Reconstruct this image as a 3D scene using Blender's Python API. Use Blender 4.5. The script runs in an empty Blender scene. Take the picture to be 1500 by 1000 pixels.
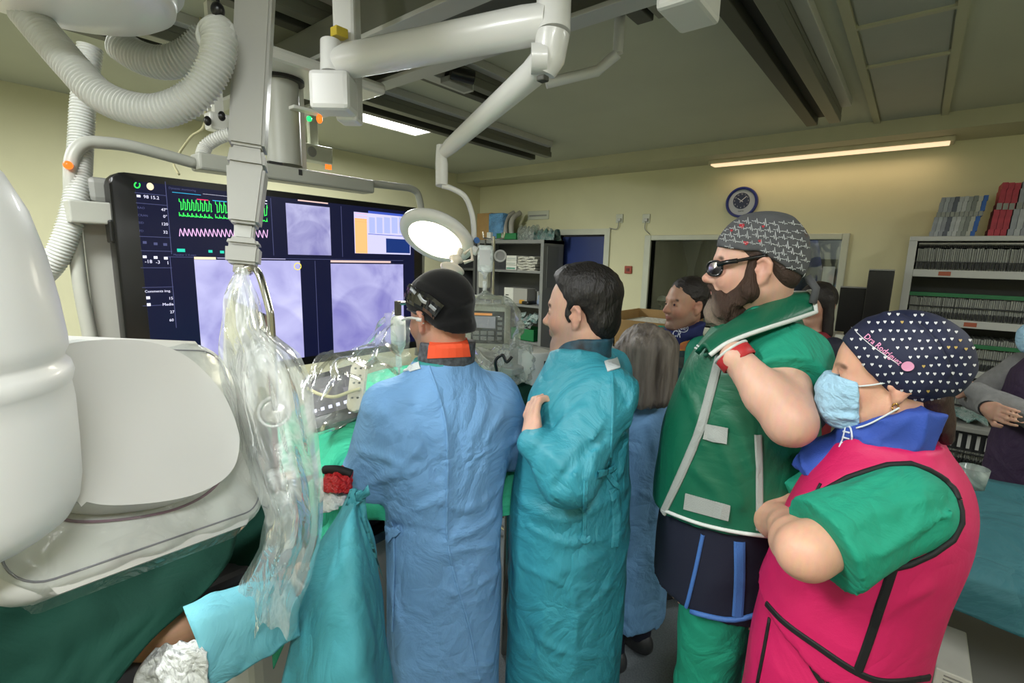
import bpy, bmesh, math, random
import numpy as np
from mathutils import Vector, Matrix
from mathutils.bvhtree import BVHTree
random.seed(7)
rng = np.random.default_rng(7)
PI = math.pi
SC = bpy.context.scene
COL = SC.collection
# ------------------------------------------------------------------ camera
FPX, YAW, PITCH, ROLL, EYE = 717.0, 0.6836, 0.1675, -0.025, 1.70
def _cam_axes():
    cy, sy, cp, sp, cr, sr = math.cos(YAW), math.sin(YAW), math.cos(PITCH), math.sin(PITCH), math.cos(ROLL), math.sin(ROLL)
    f = np.array([-sy*cp, cy*cp, -sp]); r = np.array([cy, sy, 0.0]); d = np.cross(f, r)
    return r*cr + d*sr, -r*sr + d*cr, f
CR, CD, CF = _cam_axes()
CAM = np.array([0, 0, EYE])
cd = bpy.data.cameras.new('camera'); cam = bpy.data.objects.new('camera', cd); COL.objects.link(cam)
cd.sensor_width = 36.0; cd.lens = FPX/1500*36.0; cd.clip_start = 0.02
cam.matrix_world = Matrix(((CR[0], -CD[0], -CF[0], 0), (CR[1], -CD[1], -CF[1], 0), (CR[2], -CD[2], -CF[2], EYE), (0, 0, 0, 1)))
SC.camera = cam
def ray(px, py): return CR*((px-750)/FPX) + CD*((py-500)/FPX) + CF
def at(px, py, d): return CAM + ray(px, py)*d              # a measured point of the room: photo position and distance
def hit(px, py, axis, val):
    r = ray(px, py); return CAM + r*((val-CAM[axis])/r[axis])
def planehit(px, py, p0, n):
    r = ray(px, py); return CAM + r*(np.dot(np.array(p0)-CAM, n)/np.dot(r, n))
# ------------------------------------------------------------------ world, exposure, lamps of the room and one added lamp
w = bpy.data.worlds.new('world'); SC.world = w; w.use_nodes = True
w.node_tree.nodes['Background'].inputs[0].default_value = (0.75, 0.8, 0.78, 1); w.node_tree.nodes['Background'].inputs[1].default_value = 0.02
vs = SC.view_settings; vs.view_transform = 'Standard'; vs.look = 'None'; vs.gamma = 1.0; vs.use_curve_mapping = False; vs.exposure = 0.38
def area(name, loc, sx, sy, power, color=(1, 1, 1), rot=(0, 0, 0), spread=PI):
    l = bpy.data.lights.new(name, 'AREA'); l.shape = 'RECTANGLE'; l.size = sx; l.size_y = sy; l.energy = power; l.color = color; l.spread = spread
    o = bpy.data.objects.new(name, l); COL.objects.link(o); o.location = loc; o.rotation_euler = rot; o['kind'] = 'helper'; return o
COOL = (0.96, 0.99, 1.0)
ZC = 2.83                                                   # ceiling height
LIGHTS = [(-3.55, 2.45, 62), (-1.35, -0.75, 55), (0.55, -0.55, 34), (-3.3, -0.6, 44), (1.5, 2.5, 14)]  # last entry: unseen panel added to brighten the back of the room
for i, (x, y, p) in enumerate(LIGHTS):
    area('ceiling_lamp_light', (x, y, ZC-0.075), 0.22, 1.15, p, COOL)
area('soffit_lamp_light', (-0.75, 5.22, 2.62), 1.6, 0.08, 1.6, (1.0, 0.72, 0.48))
# ------------------------------------------------------------------ materials
def lin(h):
    h = h.lstrip('#'); v = [int(h[i:i+2], 16)/255 for i in (0, 2, 4)]
    return tuple((c/12.92 if c <= 0.04045 else ((c+0.055)/1.055)**2.4) for c in v) + (1,)
MATS = {}
def node(nt, t, **kw):
    n = nt.nodes.new(t)
    for k, v in kw.items(): setattr(n, k, v)
    return n
def mat(name, col, rough=0.5, metal=0.0, vary=0.0, vscale=6.0, bump=0.0, bscale=60.0, coat=0.0, spec=0.5, col2=None, crease=0.0, cscale=9.0, stretch=(1, 1, 1), sss=0.0, sheen=0.0, emit=None, estr=0.0):
    if name in MATS: return MATS[name]
    m = bpy.data.materials.new(name); m.use_nodes = True; nt = m.node_tree; L = nt.links; b = nt.nodes['Principled BSDF']
    b.inputs['Base Color'].default_value = lin(col); b.inputs['Roughness'].default_value = rough; b.inputs['Metallic'].default_value = metal
    b.inputs['Specular IOR Level'].default_value = spec; b.inputs['Coat Weight'].default_value = coat
    if sheen: b.inputs['Sheen Weight'].default_value = sheen
    if sss:
        b.inputs['Subsurface Weight'].default_value = sss; b.inputs['Subsurface Radius'].default_value = (0.012, 0.005, 0.003); b.inputs['Subsurface Scale'].default_value = 0.6
    if emit: b.inputs['Emission Color'].default_value = lin(emit); b.inputs['Emission Strength'].default_value = estr
    tc = node(nt, 'ShaderNodeTexCoord'); mp = node(nt, 'ShaderNodeMapping'); mp.inputs['Scale'].default_value = stretch; L.new(tc.outputs['Object'], mp.inputs[0])
    if vary or col2:
        n = node(nt, 'ShaderNodeTexNoise'); n.inputs['Scale'].default_value = vscale; n.inputs['Detail'].default_value = 5; L.new(mp.outputs[0], n.inputs['Vector'])
        r = node(nt, 'ShaderNodeValToRGB'); L.new(n.outputs['Fac'], r.inputs[0]); c = lin(col)
        if col2: r.color_ramp.elements[0].color = lin(col2); r.color_ramp.elements[1].color = c
        else: r.color_ramp.elements[0].color = tuple(x*(1-vary) for x in c[:3])+(1,); r.color_ramp.elements[1].color = tuple(min(1, x*(1+vary)) for x in c[:3])+(1,)
        r.color_ramp.elements[0].position = 0.3; r.color_ramp.elements[1].position = 0.7
        L.new(r.outputs[0], b.inputs['Base Color'])
    last = None
    if crease:
        v = node(nt, 'ShaderNodeTexVoronoi'); v.feature = 'DISTANCE_TO_EDGE'; v.inputs['Scale'].default_value = cscale
        n = node(nt, 'ShaderNodeTexNoise'); n.inputs['Scale'].default_value = cscale*0.6; n.inputs['Detail'].default_value = 3; L.new(mp.outputs[0], n.inputs['Vector'])
        mx = node(nt, 'ShaderNodeMix', data_type='VECTOR'); mx.inputs[0].default_value = 0.30; L.new(mp.outputs[0], mx.inputs[4]); L.new(n.outputs['Color'], mx.inputs[5]); L.new(mx.outputs[1], v.inputs['Vector'])
        mr = node(nt, 'ShaderNodeMapRange'); mr.inputs[1].default_value = 0.0; mr.inputs[2].default_value = 0.35; L.new(v.outputs['Distance'], mr.inputs[0])
        rn = node(nt, 'ShaderNodeTexNoise'); rn.inputs['Scale'].default_value = cscale*.9; rn.inputs['Detail'].default_value = 5; rn.inputs['Distortion'].default_value = .8; L.new(mp.outputs[0], rn.inputs['Vector'])
        r1_ = node(nt, 'ShaderNodeMath', operation='SUBTRACT'); L.new(rn.outputs['Fac'], r1_.inputs[0]); r1_.inputs[1].default_value = .5
        r2_ = node(nt, 'ShaderNodeMath', operation='ABSOLUTE'); L.new(r1_.outputs[0], r2_.inputs[0])
        r3_ = node(nt, 'ShaderNodeMath', operation='MULTIPLY_ADD'); L.new(r2_.outputs[0], r3_.inputs[0]); r3_.inputs[1].default_value = 3.0; L.new(n.outputs['Fac'], r3_.inputs[2])
        ad = node(nt, 'ShaderNodeMath', operation='MULTIPLY_ADD'); L.new(mr.outputs[0], ad.inputs[0]); ad.inputs[1].default_value = .35; L.new(r3_.outputs[0], ad.inputs[2])
        bp = node(nt, 'ShaderNodeBump'); bp.inputs['Strength'].default_value = min(1, crease*1.6); bp.inputs['Distance'].default_value = 0.025; L.new(ad.outputs[0], bp.inputs['Height']); last = bp
    if bump:
        n = node(nt, 'ShaderNodeTexNoise'); n.inputs['Scale'].default_value = bscale; n.inputs['Detail'].default_value = 4; L.new(mp.outputs[0], n.inputs['Vector'])
        bp = node(nt, 'ShaderNodeBump'); bp.inputs['Strength'].default_value = bump; bp.inputs['Distance'].default_value = 0.01; L.new(n.outputs['Fac'], bp.inputs['Height'])
        if last: L.new(last.outputs[0], bp.inputs['Normal'])
        last = bp
    if last: L.new(last.outputs[0], b.inputs['Normal'])
    MATS[name] = m; return m
def emat(name, col, s):
    if name in MATS: return MATS[name]
    m = bpy.data.materials.new(name); m.use_nodes = True; b = m.node_tree.nodes['Principled BSDF']
    b.inputs['Base Color'].default_value = (0.004, 0.004, 0.006, 1); b.inputs['Roughness'].default_value = 0.3; b.inputs['Specular IOR Level'].default_value = .25
    b.inputs['Emission Color'].default_value = lin(col); b.inputs['Emission Strength'].default_value = s
    MATS[name] = m; return m
def film(name, tint='#e8f0ee', haze=0.25, crease=0.8, scale=9.0, stretch=(1, 1, 1), rough=0.12):
    """clear crinkled plastic: mostly see-through, milky along its creases, glossy"""
    if name in MATS: return MATS[name]
    m = bpy.data.materials.new(name); m.use_nodes = True; nt = m.node_tree; L = nt.links
    nt.nodes.remove(nt.nodes['Principled BSDF']); out = nt.nodes['Material Output']
    tc = node(nt, 'ShaderNodeTexCoord'); mp = node(nt, 'ShaderNodeMapping'); mp.inputs['Scale'].default_value = stretch; L.new(tc.outputs['Object'], mp.inputs[0])
    n = node(nt, 'ShaderNodeTexNoise'); n.inputs['Scale'].default_value = scale; n.inputs['Detail'].default_value = 4; n.inputs['Distortion'].default_value = 1.6; L.new(mp.outputs[0], n.inputs['Vector'])
    v = node(nt, 'ShaderNodeTexVoronoi'); v.feature = 'DISTANCE_TO_EDGE'; v.inputs['Scale'].default_value = scale*1.1
    mx = node(nt, 'ShaderNodeMix', data_type='VECTOR'); mx.inputs[0].default_value = 0.3; L.new(mp.outputs[0], mx.inputs[4]); L.new(n.outputs['Color'], mx.inputs[5]); L.new(mx.outputs[1], v.inputs['Vector'])
    mr = node(nt, 'ShaderNodeMapRange'); mr.inputs[1].default_value = 0; mr.inputs[2].default_value = 0.14; mr.inputs[3].default_value = 0; mr.inputs[4].default_value = 1; L.new(v.outputs['Distance'], mr.inputs[0])
    ad = node(nt, 'ShaderNodeMath', operation='ADD'); L.new(mr.outputs[0], ad.inputs[0]); L.new(n.outputs['Fac'], ad.inputs[1])
    bp = node(nt, 'ShaderNodeBump'); bp.inputs['Strength'].default_value = crease*.4; bp.inputs['Distance'].default_value = 0.004; L.new(ad.outputs[0], bp.inputs['Height'])
    gl = node(nt, 'ShaderNodeBsdfGlossy'); gl.inputs['Roughness'].default_value = rough; gl.inputs['Color'].default_value = (0.95, 0.97, 0.97, 1); L.new(bp.outputs[0], gl.inputs['Normal'])
    di = node(nt, 'ShaderNodeBsdfDiffuse'); di.inputs['Color'].default_value = lin(tint); L.new(bp.outputs[0], di.inputs['Normal'])
    tl = node(nt, 'ShaderNodeBsdfTranslucent'); tl.inputs['Color'].default_value = lin(tint); L.new(bp.outputs[0], tl.inputs['Normal'])
    ms = node(nt, 'ShaderNodeMixShader'); ms.inputs[0].default_value = 0.5; L.new(di.outputs[0], ms.inputs[1]); L.new(tl.outputs[0], ms.inputs[2])
    tr = node(nt, 'ShaderNodeBsdfTransparent'); tr.inputs['Color'].default_value = (0.95, 0.97, 0.965, 1)
    hz = node(nt, 'ShaderNodeMapRange'); hz.inputs[1].default_value = 0.0; hz.inputs[2].default_value = 0.12; hz.inputs[3].default_value = min(1, haze*2.2); hz.inputs[4].default_value = haze; L.new(v.outputs['Distance'], hz.inputs[0])
    m1 = node(nt, 'ShaderNodeMixShader'); L.new(hz.outputs[0], m1.inputs[0]); L.new(tr.outputs[0], m1.inputs[1]); L.new(ms.outputs[0], m1.inputs[2])
    fr = node(nt, 'ShaderNodeFresnel'); fr.inputs['IOR'].default_value = 1.32
    m2 = node(nt, 'ShaderNodeMixShader'); fm = node(nt, 'ShaderNodeMath', operation='MULTIPLY'); fm.inputs[1].default_value = .6; L.new(fr.outputs[0], fm.inputs[0]); L.new(fm.outputs[0], m2.inputs[0]); L.new(m1.outputs[0], m2.inputs[1]); L.new(gl.outputs[0], m2.inputs[2])
    L.new(m2.outputs[0], out.inputs['Surface']); MATS[name] = m; return m
def glass(name, tint=(0.9, 0.95, 0.93), ior=1.5, rough=0.02):
    if name in MATS: return MATS[name]
    m = bpy.data.materials.new(name); m.use_nodes = True; nt = m.node_tree; L = nt.links; nt.nodes.remove(nt.nodes['Principled BSDF']); out = nt.nodes['Material Output']
    gl = node(nt, 'ShaderNodeBsdfGlossy'); gl.inputs['Roughness'].default_value = rough
    tr = node(nt, 'ShaderNodeBsdfTransparent'); tr.inputs['Color'].default_value = tint + (1,)
    fr = node(nt, 'ShaderNodeFresnel'); fr.inputs['IOR'].default_value = ior
    mx = node(nt, 'ShaderNodeMixShader'); L.new(fr.outputs[0], mx.inputs[0]); L.new(tr.outputs[0], mx.inputs[1]); L.new(gl.outputs[0], mx.inputs[2]); L.new(mx.outputs[0], out.inputs['Surface'])
    MATS[name] = m; return m
# ------------------------------------------------------------------ object helpers
def link(name, me, material=None, parent=None, smooth=False):
    o = bpy.data.objects.new(name, me); COL.objects.link(o)
    if material: me.materials.append(material)
    if smooth: me.polygons.foreach_set('use_smooth', [True]*len(me.polygons))
    if parent: o.parent = parent
    return o
def tag(o, label, cat, group=None, kind=None):
    o['label'] = label; o['category'] = cat
    if group: o['group'] = group
    if kind: o['kind'] = kind
    return o
def thing(name, label, cat, loc=(0, 0, 0), rz=0.0, group=None):
    o = bpy.data.objects.new(name, None); COL.objects.link(o); o.location = tuple(loc); o.rotation_euler = (0, 0, rz); o.empty_display_size = 0.05
    return tag(o, label, cat, group)
def structure(o): o['kind'] = 'structure'; return o
def dup(o, parent=None):
    c = o.copy(); COL.objects.link(c)
    if parent: c.parent = parent
    for ch in list(o.children): dup(ch, c)
    return c
class MB:
    """collects shapes into one mesh; points may be given in world space, build() turns them into the parent's space"""
    def __init__(s): s.bm = bmesh.new()
    def poly(s, pts): return s.bm.faces.new([s.bm.verts.new(tuple(p)) for p in pts])
    def box(s, lo, hi, bev=0.0, seg=2, M=None):
        lo = np.array(lo, float); hi = np.array(hi, float); lo, hi = np.minimum(lo, hi), np.maximum(lo, hi)
        r = bmesh.ops.create_cube(s.bm, size=1.0); vs_ = r['verts']
        for v in vs_: v.co = Vector([(lo[i]+hi[i])/2 + v.co[i]*(hi[i]-lo[i]) for i in range(3)])
        es = list({e for v in vs_ for e in v.link_edges})
        if bev > 0:
            g = bmesh.ops.bevel(s.bm, geom=es, offset=bev, segments=seg, affect='EDGES', profile=0.5); vs_ = list({v for f in g['faces'] for v in f.verts} | set(v for v in vs_ if v.is_valid))
        if M is not None:
            for v in vs_: v.co = M @ v.co
        return s
    def tube(s, pts, r, n=12, caps=True, flat=None):
        P = [Vector(tuple(p)) for p in pts]; rr = r if isinstance(r, (list, tuple, np.ndarray)) else [r]*len(P); rings = []; up = None
        for i, p in enumerate(P):
            t = (P[min(i+1, len(P)-1)]-P[max(i-1, 0)])
            if t.length < 1e-9: t = Vector((0, 0, 1))
            t.normalize()
            if up is None: up = t.orthogonal().normalized()
            else:
                up = up - t*up.dot(t); up = up.normalized() if up.length > 1e-6 else t.orthogonal().normalized()
            b = t.cross(up)
            rings.append([s.bm.verts.new(p + (up*math.cos(2*PI*k/n) + b*math.sin(2*PI*k/n))*rr[i]) for k in range(n)])
        for a, c in zip(rings, rings[1:]):
            for k in range(n): s.bm.faces.new((a[k], a[(k+1) % n], c[(k+1) % n], c[k]))
        if caps: s.bm.faces.new(rings[0][::-1]); s.bm.faces.new(rings[-1])
        return s
    def lathe(s, prof, M=None, n=32, a0=0.0, a1=2*PI):
        full = abs(a1-a0-2*PI) < 1e-6; m = n if full else n+1; rings = []
        for (r, z) in prof:
            ring = []
            if r < 1e-6:
                v = s.bm.verts.new((0, 0, z)); ring = [v]*m
            else:
                for k in range(m):
                    a = a0+(a1-a0)*k/n; ring.append(s.bm.verts.new((r*math.cos(a), r*math.sin(a), z)))
            rings.append(ring)
        for A, B in zip(rings, rings[1:]):
            for k in range(n):
                q = [A[k], A[(k+1) % m], B[(k+1) % m], B[k]]; u = []
                for v in q:
                    if v not in u: u.append(v)
                if len(u) > 2: s.bm.faces.new(u)
        if M is not None:
            for v in {v for r_ in rings for v in r_}: v.co = M @ v.co
        return s
    def prism(s, pts, vec, bev=0.0, seg=2):
        """closed outline pts (coplanar) pushed along vec"""
        a = [s.bm.verts.new(tuple(p)) for p in pts]; v = Vector(tuple(vec)); b = [s.bm.verts.new(x.co+v) for x in a]; n = len(a)
        f1 = s.bm.faces.new(a[::-1]); f2 = s.bm.faces.new(b); top = []
        for k in range(n): s.bm.faces.new((a[k], a[(k+1) % n], b[(k+1) % n], b[k]))
        if bev > 0: bmesh.ops.bevel(s.bm, geom=list(f1.edges)+list(f2.edges), offset=bev, segments=seg, affect='EDGES', profile=0.5)
        return s
    def grid(s, G, thick=0.0, normal=None):
        """G: rows of 3-D points; a sheet, with thickness when asked"""
        V = [[s.bm.verts.new(tuple(p)) for p in row] for row in G]; fs = []
        for i in range(len(V)-1):
            for j in range(len(V[0])-1): fs.append(s.bm.faces.new((V[i][j], V[i][j+1], V[i+1][j+1], V[i+1][j])))
        if thick: bmesh.ops.recalc_face_normals(s.bm, faces=fs); bmesh.ops.solidify(s.bm, geom=fs, thickness=thick)
        return s
    def ball(s, c, r, M=None, n=16):
        rx = r if isinstance(r, (tuple, list)) else (r, r, r); g = bmesh.ops.create_uvsphere(s.bm, u_segments=n, v_segments=max(6, n//2+2), radius=1.0)
        for v in g['verts']:
            q = Vector((v.co.x*rx[0], v.co.y*rx[1], v.co.z*rx[2]))
            if M is not None: q = M @ q
            v.co = q + Vector(tuple(c))
        return s
    def build(s, name, material, parent=None, smooth=False, angle=None, keep=False):
        if not keep: bmesh.ops.recalc_face_normals(s.bm, faces=s.bm.faces)
        me = bpy.data.meshes.new(name)
        if parent is not None:
            bpy.context.view_layer.update()
            M = parent.matrix_basis.copy(); q = parent.parent
            while q is not None: M = q.matrix_basis @ M; q = q.parent
            s.bm.transform(M.inverted())
        s.bm.to_mesh(me); s.bm.free(); o = link(name, me, material, parent)
        if smooth or angle:
            me.polygons.foreach_set('use_smooth', [True]*len(me.polygons))
            if angle: me.set_sharp_from_angle(angle=math.radians(angle))
        return o
def frame(o, z, x=(1, 0, 0)):
    z = Vector(tuple(z)).normalized(); x = Vector(tuple(x)); x = (x - z*x.dot(z)).normalized(); y = z.cross(x); o = Vector(tuple(o))
    return Matrix(((x.x, y.x, z.x, o.x), (x.y, y.y, z.y, o.y), (x.z, y.z, z.z, o.z), (0, 0, 0, 1)))
def spline(pts, n=8):
    """smooth path through the points"""
    P = [np.array(p, float) for p in pts]; out = []
    for i in range(len(P)-1):
        a = P[max(i-1, 0)]; b = P[i]; c = P[i+1]; d = P[min(i+2, len(P)-1)]
        for k in range(n):
            t = k/n; out.append(0.5*((2*b)+(c-a)*t+(2*a-5*b+4*c-d)*t*t+(3*b-a-3*c+d)*t**3))
    out.append(P[-1]); return out
def rrect(w, h, r, n=5):
    o = []
    for cx, cy, a in ((w/2-r, h/2-r, 0), (-w/2+r, h/2-r, 90), (-w/2+r, -h/2+r, 180), (w/2-r, -h/2+r, 270)):
        for k in range(n+1):
            t = math.radians(a+90*k/n); o.append((cx+r*math.cos(t), cy+r*math.sin(t)))
    return o
def text(name, body, M, size, material, parent=None, ext=0.0004, align='CENTER', shear=0.0):
    c = bpy.data.curves.new(name, 'FONT'); c.body = body; c.size = size; c.extrude = ext; c.align_x = align; c.align_y = 'CENTER'; c.shear = shear; c.resolution_u = 2
    t = bpy.data.objects.new(name, c); COL.objects.link(t); bpy.context.view_layer.update()
    me = bpy.data.meshes.new_from_object(t.evaluated_get(bpy.context.evaluated_depsgraph_get())); me.name = name
    bpy.data.objects.remove(t); bpy.data.curves.remove(c); me.materials.clear(); o = link(name, me, material, parent)
    if parent is not None:
        P = parent.matrix_basis.copy(); q = parent.parent
        while q is not None: P = q.matrix_basis @ P; q = q.parent
        M = P.inverted() @ M
    me.transform(M); return o
# ------------------------------------------------------------------ setting
M_wall = mat('yellow_wall_paint', '#d3d0ab', 0.6, vary=0.04, vscale=2.0, bump=0.05, bscale=220)
M_ceil = mat('ceiling_paint', '#b6b8a4', 0.6, vary=0.05, vscale=1.5, bump=0.04, bscale=200)
M_soff = mat('soffit_paint', '#b4b296', 0.6, vary=0.03)
M_floor = mat('speckled_vinyl', '#5d6468', 0.45, vary=0.25, vscale=140, bump=0.03, bscale=300)
M_white = mat('white_lacquer', '#dcdcd8', 0.35, coat=0.2)
M_offw = mat('off_white_frame', '#c3c6b4', 0.45, vary=0.05)
M_rail = mat('grey_anodised_rail', '#74756c', 0.4, metal=0.35, vary=0.06, vscale=3, stretch=(1, 0.05, 1))
M_raild = mat('dark_grey_rail', '#45463f', 0.45, metal=0.2)
M_black = mat('black_plastic', '#0c0c0d', 0.32)
M_grey = mat('grey_paint', '#8c8d88', 0.42, vary=0.05)
M_lgrey = mat('light_grey_paint', '#b9bab6', 0.42, vary=0.03)
M_steel = mat('brushed_steel', '#b6b4ac', 0.22, metal=1.0)
XL, YB, XR, YF = -5.07, 5.4, 2.3, -2.3
def sbox(name, lo, hi, m, bev=0.0, parent=None):
    o = MB().box(lo, hi, bev).build(name, m, parent)
    return structure(o) if parent is None else o
sbox('floor', (XL-.1, YF-.1, -.1), (XR+.1, YB+.1, 0), M_floor)
sbox('ceiling', (XL-.1, YF-.1, ZC), (XR+.1, YB+.1, ZC+.1), M_ceil)
sbox('wall_left', (XL-.1, YF, 0), (XL, YB, ZC), M_wall)
sbox('wall_right', (XR, YF, 0), (XR+.1, YB, ZC), M_wall)
sbox('wall_front', (XL-.1, YF-.1, 0), (XR+.1, YF, ZC), M_wall)
DX0, DX1, DZ = -3.645, -2.979, 2.015
WX0, WX1, WZ0, WZ1 = -2.385, -0.565, 1.02, 1.945
wb = MB()
for lo, hi in (((XL, YB, 0), (DX0, YB+.12, ZC)), ((DX0, YB, DZ), (DX1, YB+.12, ZC)), ((DX1, YB, 0), (WX0, YB+.12, ZC)),
               ((WX0, YB, WZ1), (WX1, YB+.12, ZC)), ((WX0, YB, 0), (WX1, YB+.12, WZ0)), ((WX1, YB, 0), (XR, YB+.12, ZC))): wb.box(lo, hi)
structure(wb.build('wall_back', M_wall))
sbox('trim_1', (XL, 4.93, 2.71), (XR, YB, ZC), M_soff)          # the lowered soffit along the back wall
structure(bpy.data.objects['trim_1'])
# door
d1 = structure(MB().box((DX0+.02, YB+.05, 0.01), (DX1-.02, YB+.09, DZ-.02)).build('door_1', mat('dark_blue_door', '#22356f', 0.45, vary=0.05)))
fr = MB().box((DX0-.07, YB-.025, 0), (DX0, YB+.1, DZ+.07)).box((DX1, YB-.025, 0), (DX1+.07, YB+.1, DZ+.07)).box((DX0, YB-.025, DZ), (DX1, YB+.1, DZ+.07))
fr.build('door_frame', M_offw, d1)
MB().tube([(DX1-.1, YB+.05, 1.0), (DX1-.1, YB-.01, 1.0), (DX1-.2, YB-.01, 1.0)], .01, 10).build('door_handle', M_steel, d1, smooth=True)
# control room window
w1 = MB()
for lo, hi in (((WX0-.075, YB-.03, WZ0-.075), (WX0, YB+.12, WZ1+.055)), ((WX1, YB-.03, WZ0-.075), (WX1+.055, YB+.12, WZ1+.055)), ((WX0, YB-.03, WZ1), (WX1, YB+.12, WZ1+.055)), ((WX0, YB-.03, WZ0-.075), (WX1, YB+.12, WZ0))): w1.box(lo, hi, .006)
w1 = structure(w1.build('window_1', M_offw))
MB().box((WX0, YB+.05, WZ0), (WX1, YB+.058, WZ1)).build('window_pane', glass('leaded_glass', (0.72, 0.77, 0.74), 1.6), w1)
# control room behind the glass
M_crw = mat('control_room_paint', '#8d9093', 0.7)
for nm, lo, hi in (('wall_control_back', (-4.2, 8.0, 0), (1.0, 8.1, 2.8)), ('wall_control_left', (-4.3, 5.6, 0), (-4.2, 8.1, 2.8)), ('wall_control_right', (1.0, 5.6, 0), (1.1, 8.1, 2.8)), ('ceiling_control', (-4.3, 5.52, 2.8), (1.1, 8.1, 2.9)), ('floor_control', (-4.3, 5.52, -.1), (1.1, 8.1, 0))): sbox(nm, lo, hi, M_crw)
area('control_room_fill_light', (-0.4, 7.0, 2.7), .6, .6, 16, (1, .95, .9))  # added light without a fixture, lifts the dark interior behind the glass
def apron(x, y, m, wdt, h, label):
    o = thing('hanging_apron', label, 'apron', (x, y, 0))
    G = [[(x+(-.5+i/8)*wdt*(0.6+0.4*min(1, j/3)), y+.03*math.sin(i*1.9), 2.05-h*j/8) for i in range(9)] for j in range(9)]
    MB().grid(G, .02).build('apron_cloth', m, o, smooth=True); MB().tube([(x-wdt*.3, y, 2.05), (x, y, 2.125), (x+wdt*.3, y, 2.05)], .008).build('hanger', M_steel, o); return o
apron(-1.15, 7.2, mat('blue_apron', '#27335e', 0.6), .45, 1.0, 'dark blue lead apron hanging behind the right half of the control room glass')
apron(-2.9, 7.2, mat('grey_apron', '#383c44', 0.6), .6, 1.1, 'charcoal lead apron hanging behind the left edge of the control room glass')
apron(-2.3, 7.2, mat('navy_apron', '#1c2440', 0.6), .4, 1.1, 'navy lead apron hanging second from the left behind the control room glass')
o = thing('apron_rack', 'steel rail carrying the lead aprons behind the control room glass', 'rack', (-1.9, 7.2, 0))
MB().tube([(-3.2, 7.2, 2.13), (-0.6, 7.2, 2.13)], .015).build('rail', M_steel, o)
for x in (-3.2, -0.6): MB().tube([(x, 7.2, 2.13), (x, 7.2, 0)], .018).build('post', M_steel, o)
o = thing('notice_board', 'framed notice board with papers behind the control room glass', 'board', (-.75, 7.98, 1.6))
MB().box((-1.4, 7.95, 1.35), (-.85, 7.99, 1.8), .005).build('board_panel', M_raild, o)
for i in range(3):
    p = MB().box((-1.37+i*.18, 7.94, 1.42), (-1.23+i*.18, 7.95, 1.7)).build('paper', mat('paper', '#c9c9c4', .8), o)
o = thing('control_cabinet', 'pale grey cabinet standing behind the right side of the control room glass', 'cabinet', (-.2, 7.6, 0))
MB().box((-.40, 7.4, 0), (.4, 7.85, 1.78), .01).build('body', mat('pale_cabinet', '#a6a9ab', .5), o)
for x in (-.40, .0): MB().box((x+.01, 7.385, .05), (x+.4, 7.4, 1.74), .004).build('door', mat('pale_cabinet', '#a6a9ab', .5), o)
# ceiling lamps (the one in view, those behind the camera, and an added one out of view at the right)
M_diff = emat('lit_diffuser', '#fffdf2', 9.0)
for i, (x, y, p) in enumerate(LIGHTS):
    lab = ['lit long ceiling panel light beside the middle ceiling rail', 'lit ceiling panel light above the photographer', 'lit ceiling panel light behind the woman in pink', 'lit ceiling panel light above the left end of the table', 'added ceiling panel light out of view, brightening the back and right side'][i]
    o = thing('ceiling_light', lab, 'ceiling light', (x, y, ZC), group='ceiling panel lights')
    MB().box((x-.16, y-.63, ZC-.05), (x+.16, y-.6, ZC)).box((x-.16, y+.6, ZC-.05), (x+.16, y+.63, ZC)).box((x-.16, y-.6, ZC-.05), (x-.13, y+.6, ZC)).box((x+.13, y-.6, ZC-.05), (x+.16, y+.6, ZC)).build('frame', M_white, o)
    MB().box((x-.13, y-.6, ZC-.045), (x+.13, y+.6, ZC-.02)).build('diffuser', M_diff, o)
# warm strip light under the soffit
o = thing('soffit_strip_light', 'long warm strip light under the soffit above the clock', 'strip light', (-.75, 5.2, 2.71))
a, b = hit(1030, 234, 2, 2.69), hit(1375, 206, 2, 2.69)
MB().box((a[0], 5.15, 2.665), (b[0]+.1, 5.30, 2.71), .008).build('housing', M_soff, o)
MB().box((a[0]+.03, 5.14, 2.655), (b[0]+.07, 5.27, 2.668), .004).build('diffuser', emat('warm_diffuser', '#ffd9ad', 0.9), o)
# ceiling panels with trim (right)
for i, (x0, x1, y0, y1) in enumerate(((-.36, -.02, 3.0, 3.56), (-.36, -.02, 3.59, 4.92), (-.36, -.02, 1.6, 2.97))):
    p = structure(MB().box((x0, y0, ZC-.008), (x1, y1, ZC)).build('trim_%d' % (i+2), mat('ceiling_panel', '#9ea29a', .5, vary=.03)))
g = MB()
for x in (-.39, .01): g.box((x-.02, 1.6, ZC-.02), (x+.02, 4.93, ZC))
for y in (2.985, 3.575): g.box((-.37, y-.015, ZC-.019), (-.01, y+.015, ZC))
structure(g.build('trim_5', M_soff))
# ceiling rails (running to the back wall)
def railing(name, label, x0, x1, y0, y1, z0):
    o = thing(name, label, 'ceiling rail', ((x0+x1)/2, y1, z0), group='ceiling rails'); xm = (x0+x1)/2
    MB().box((x0, y0, z0+.05), (x1, y1, ZC)).build('web', M_rail, o)
    MB().box((x0, y0, z0), (x0+.07, y1+.02, z0+.05), .004).build('flange', M_raild, o)
    MB().box((x1-.07, y0, z0), (x1, y1+.02, z0+.05), .004).build('flange', M_rail, o)
    MB().box((x1, y0, ZC-.05), (x1+.06, y1-.05, ZC), .004).build('cable_tray', M_lgrey, o)
    MB().box((x0+.07, y0, z0+.048), (x1-.07, y1, z0+.0499)).build('slot', mat('rail_slot', '#2c2d2a', .6), o); return o
railing('ceiling_rail', 'dark grey double ceiling rail above the clock, ending short of the soffit', -.76, -.55, -.8, 4.25, 2.70)
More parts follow.
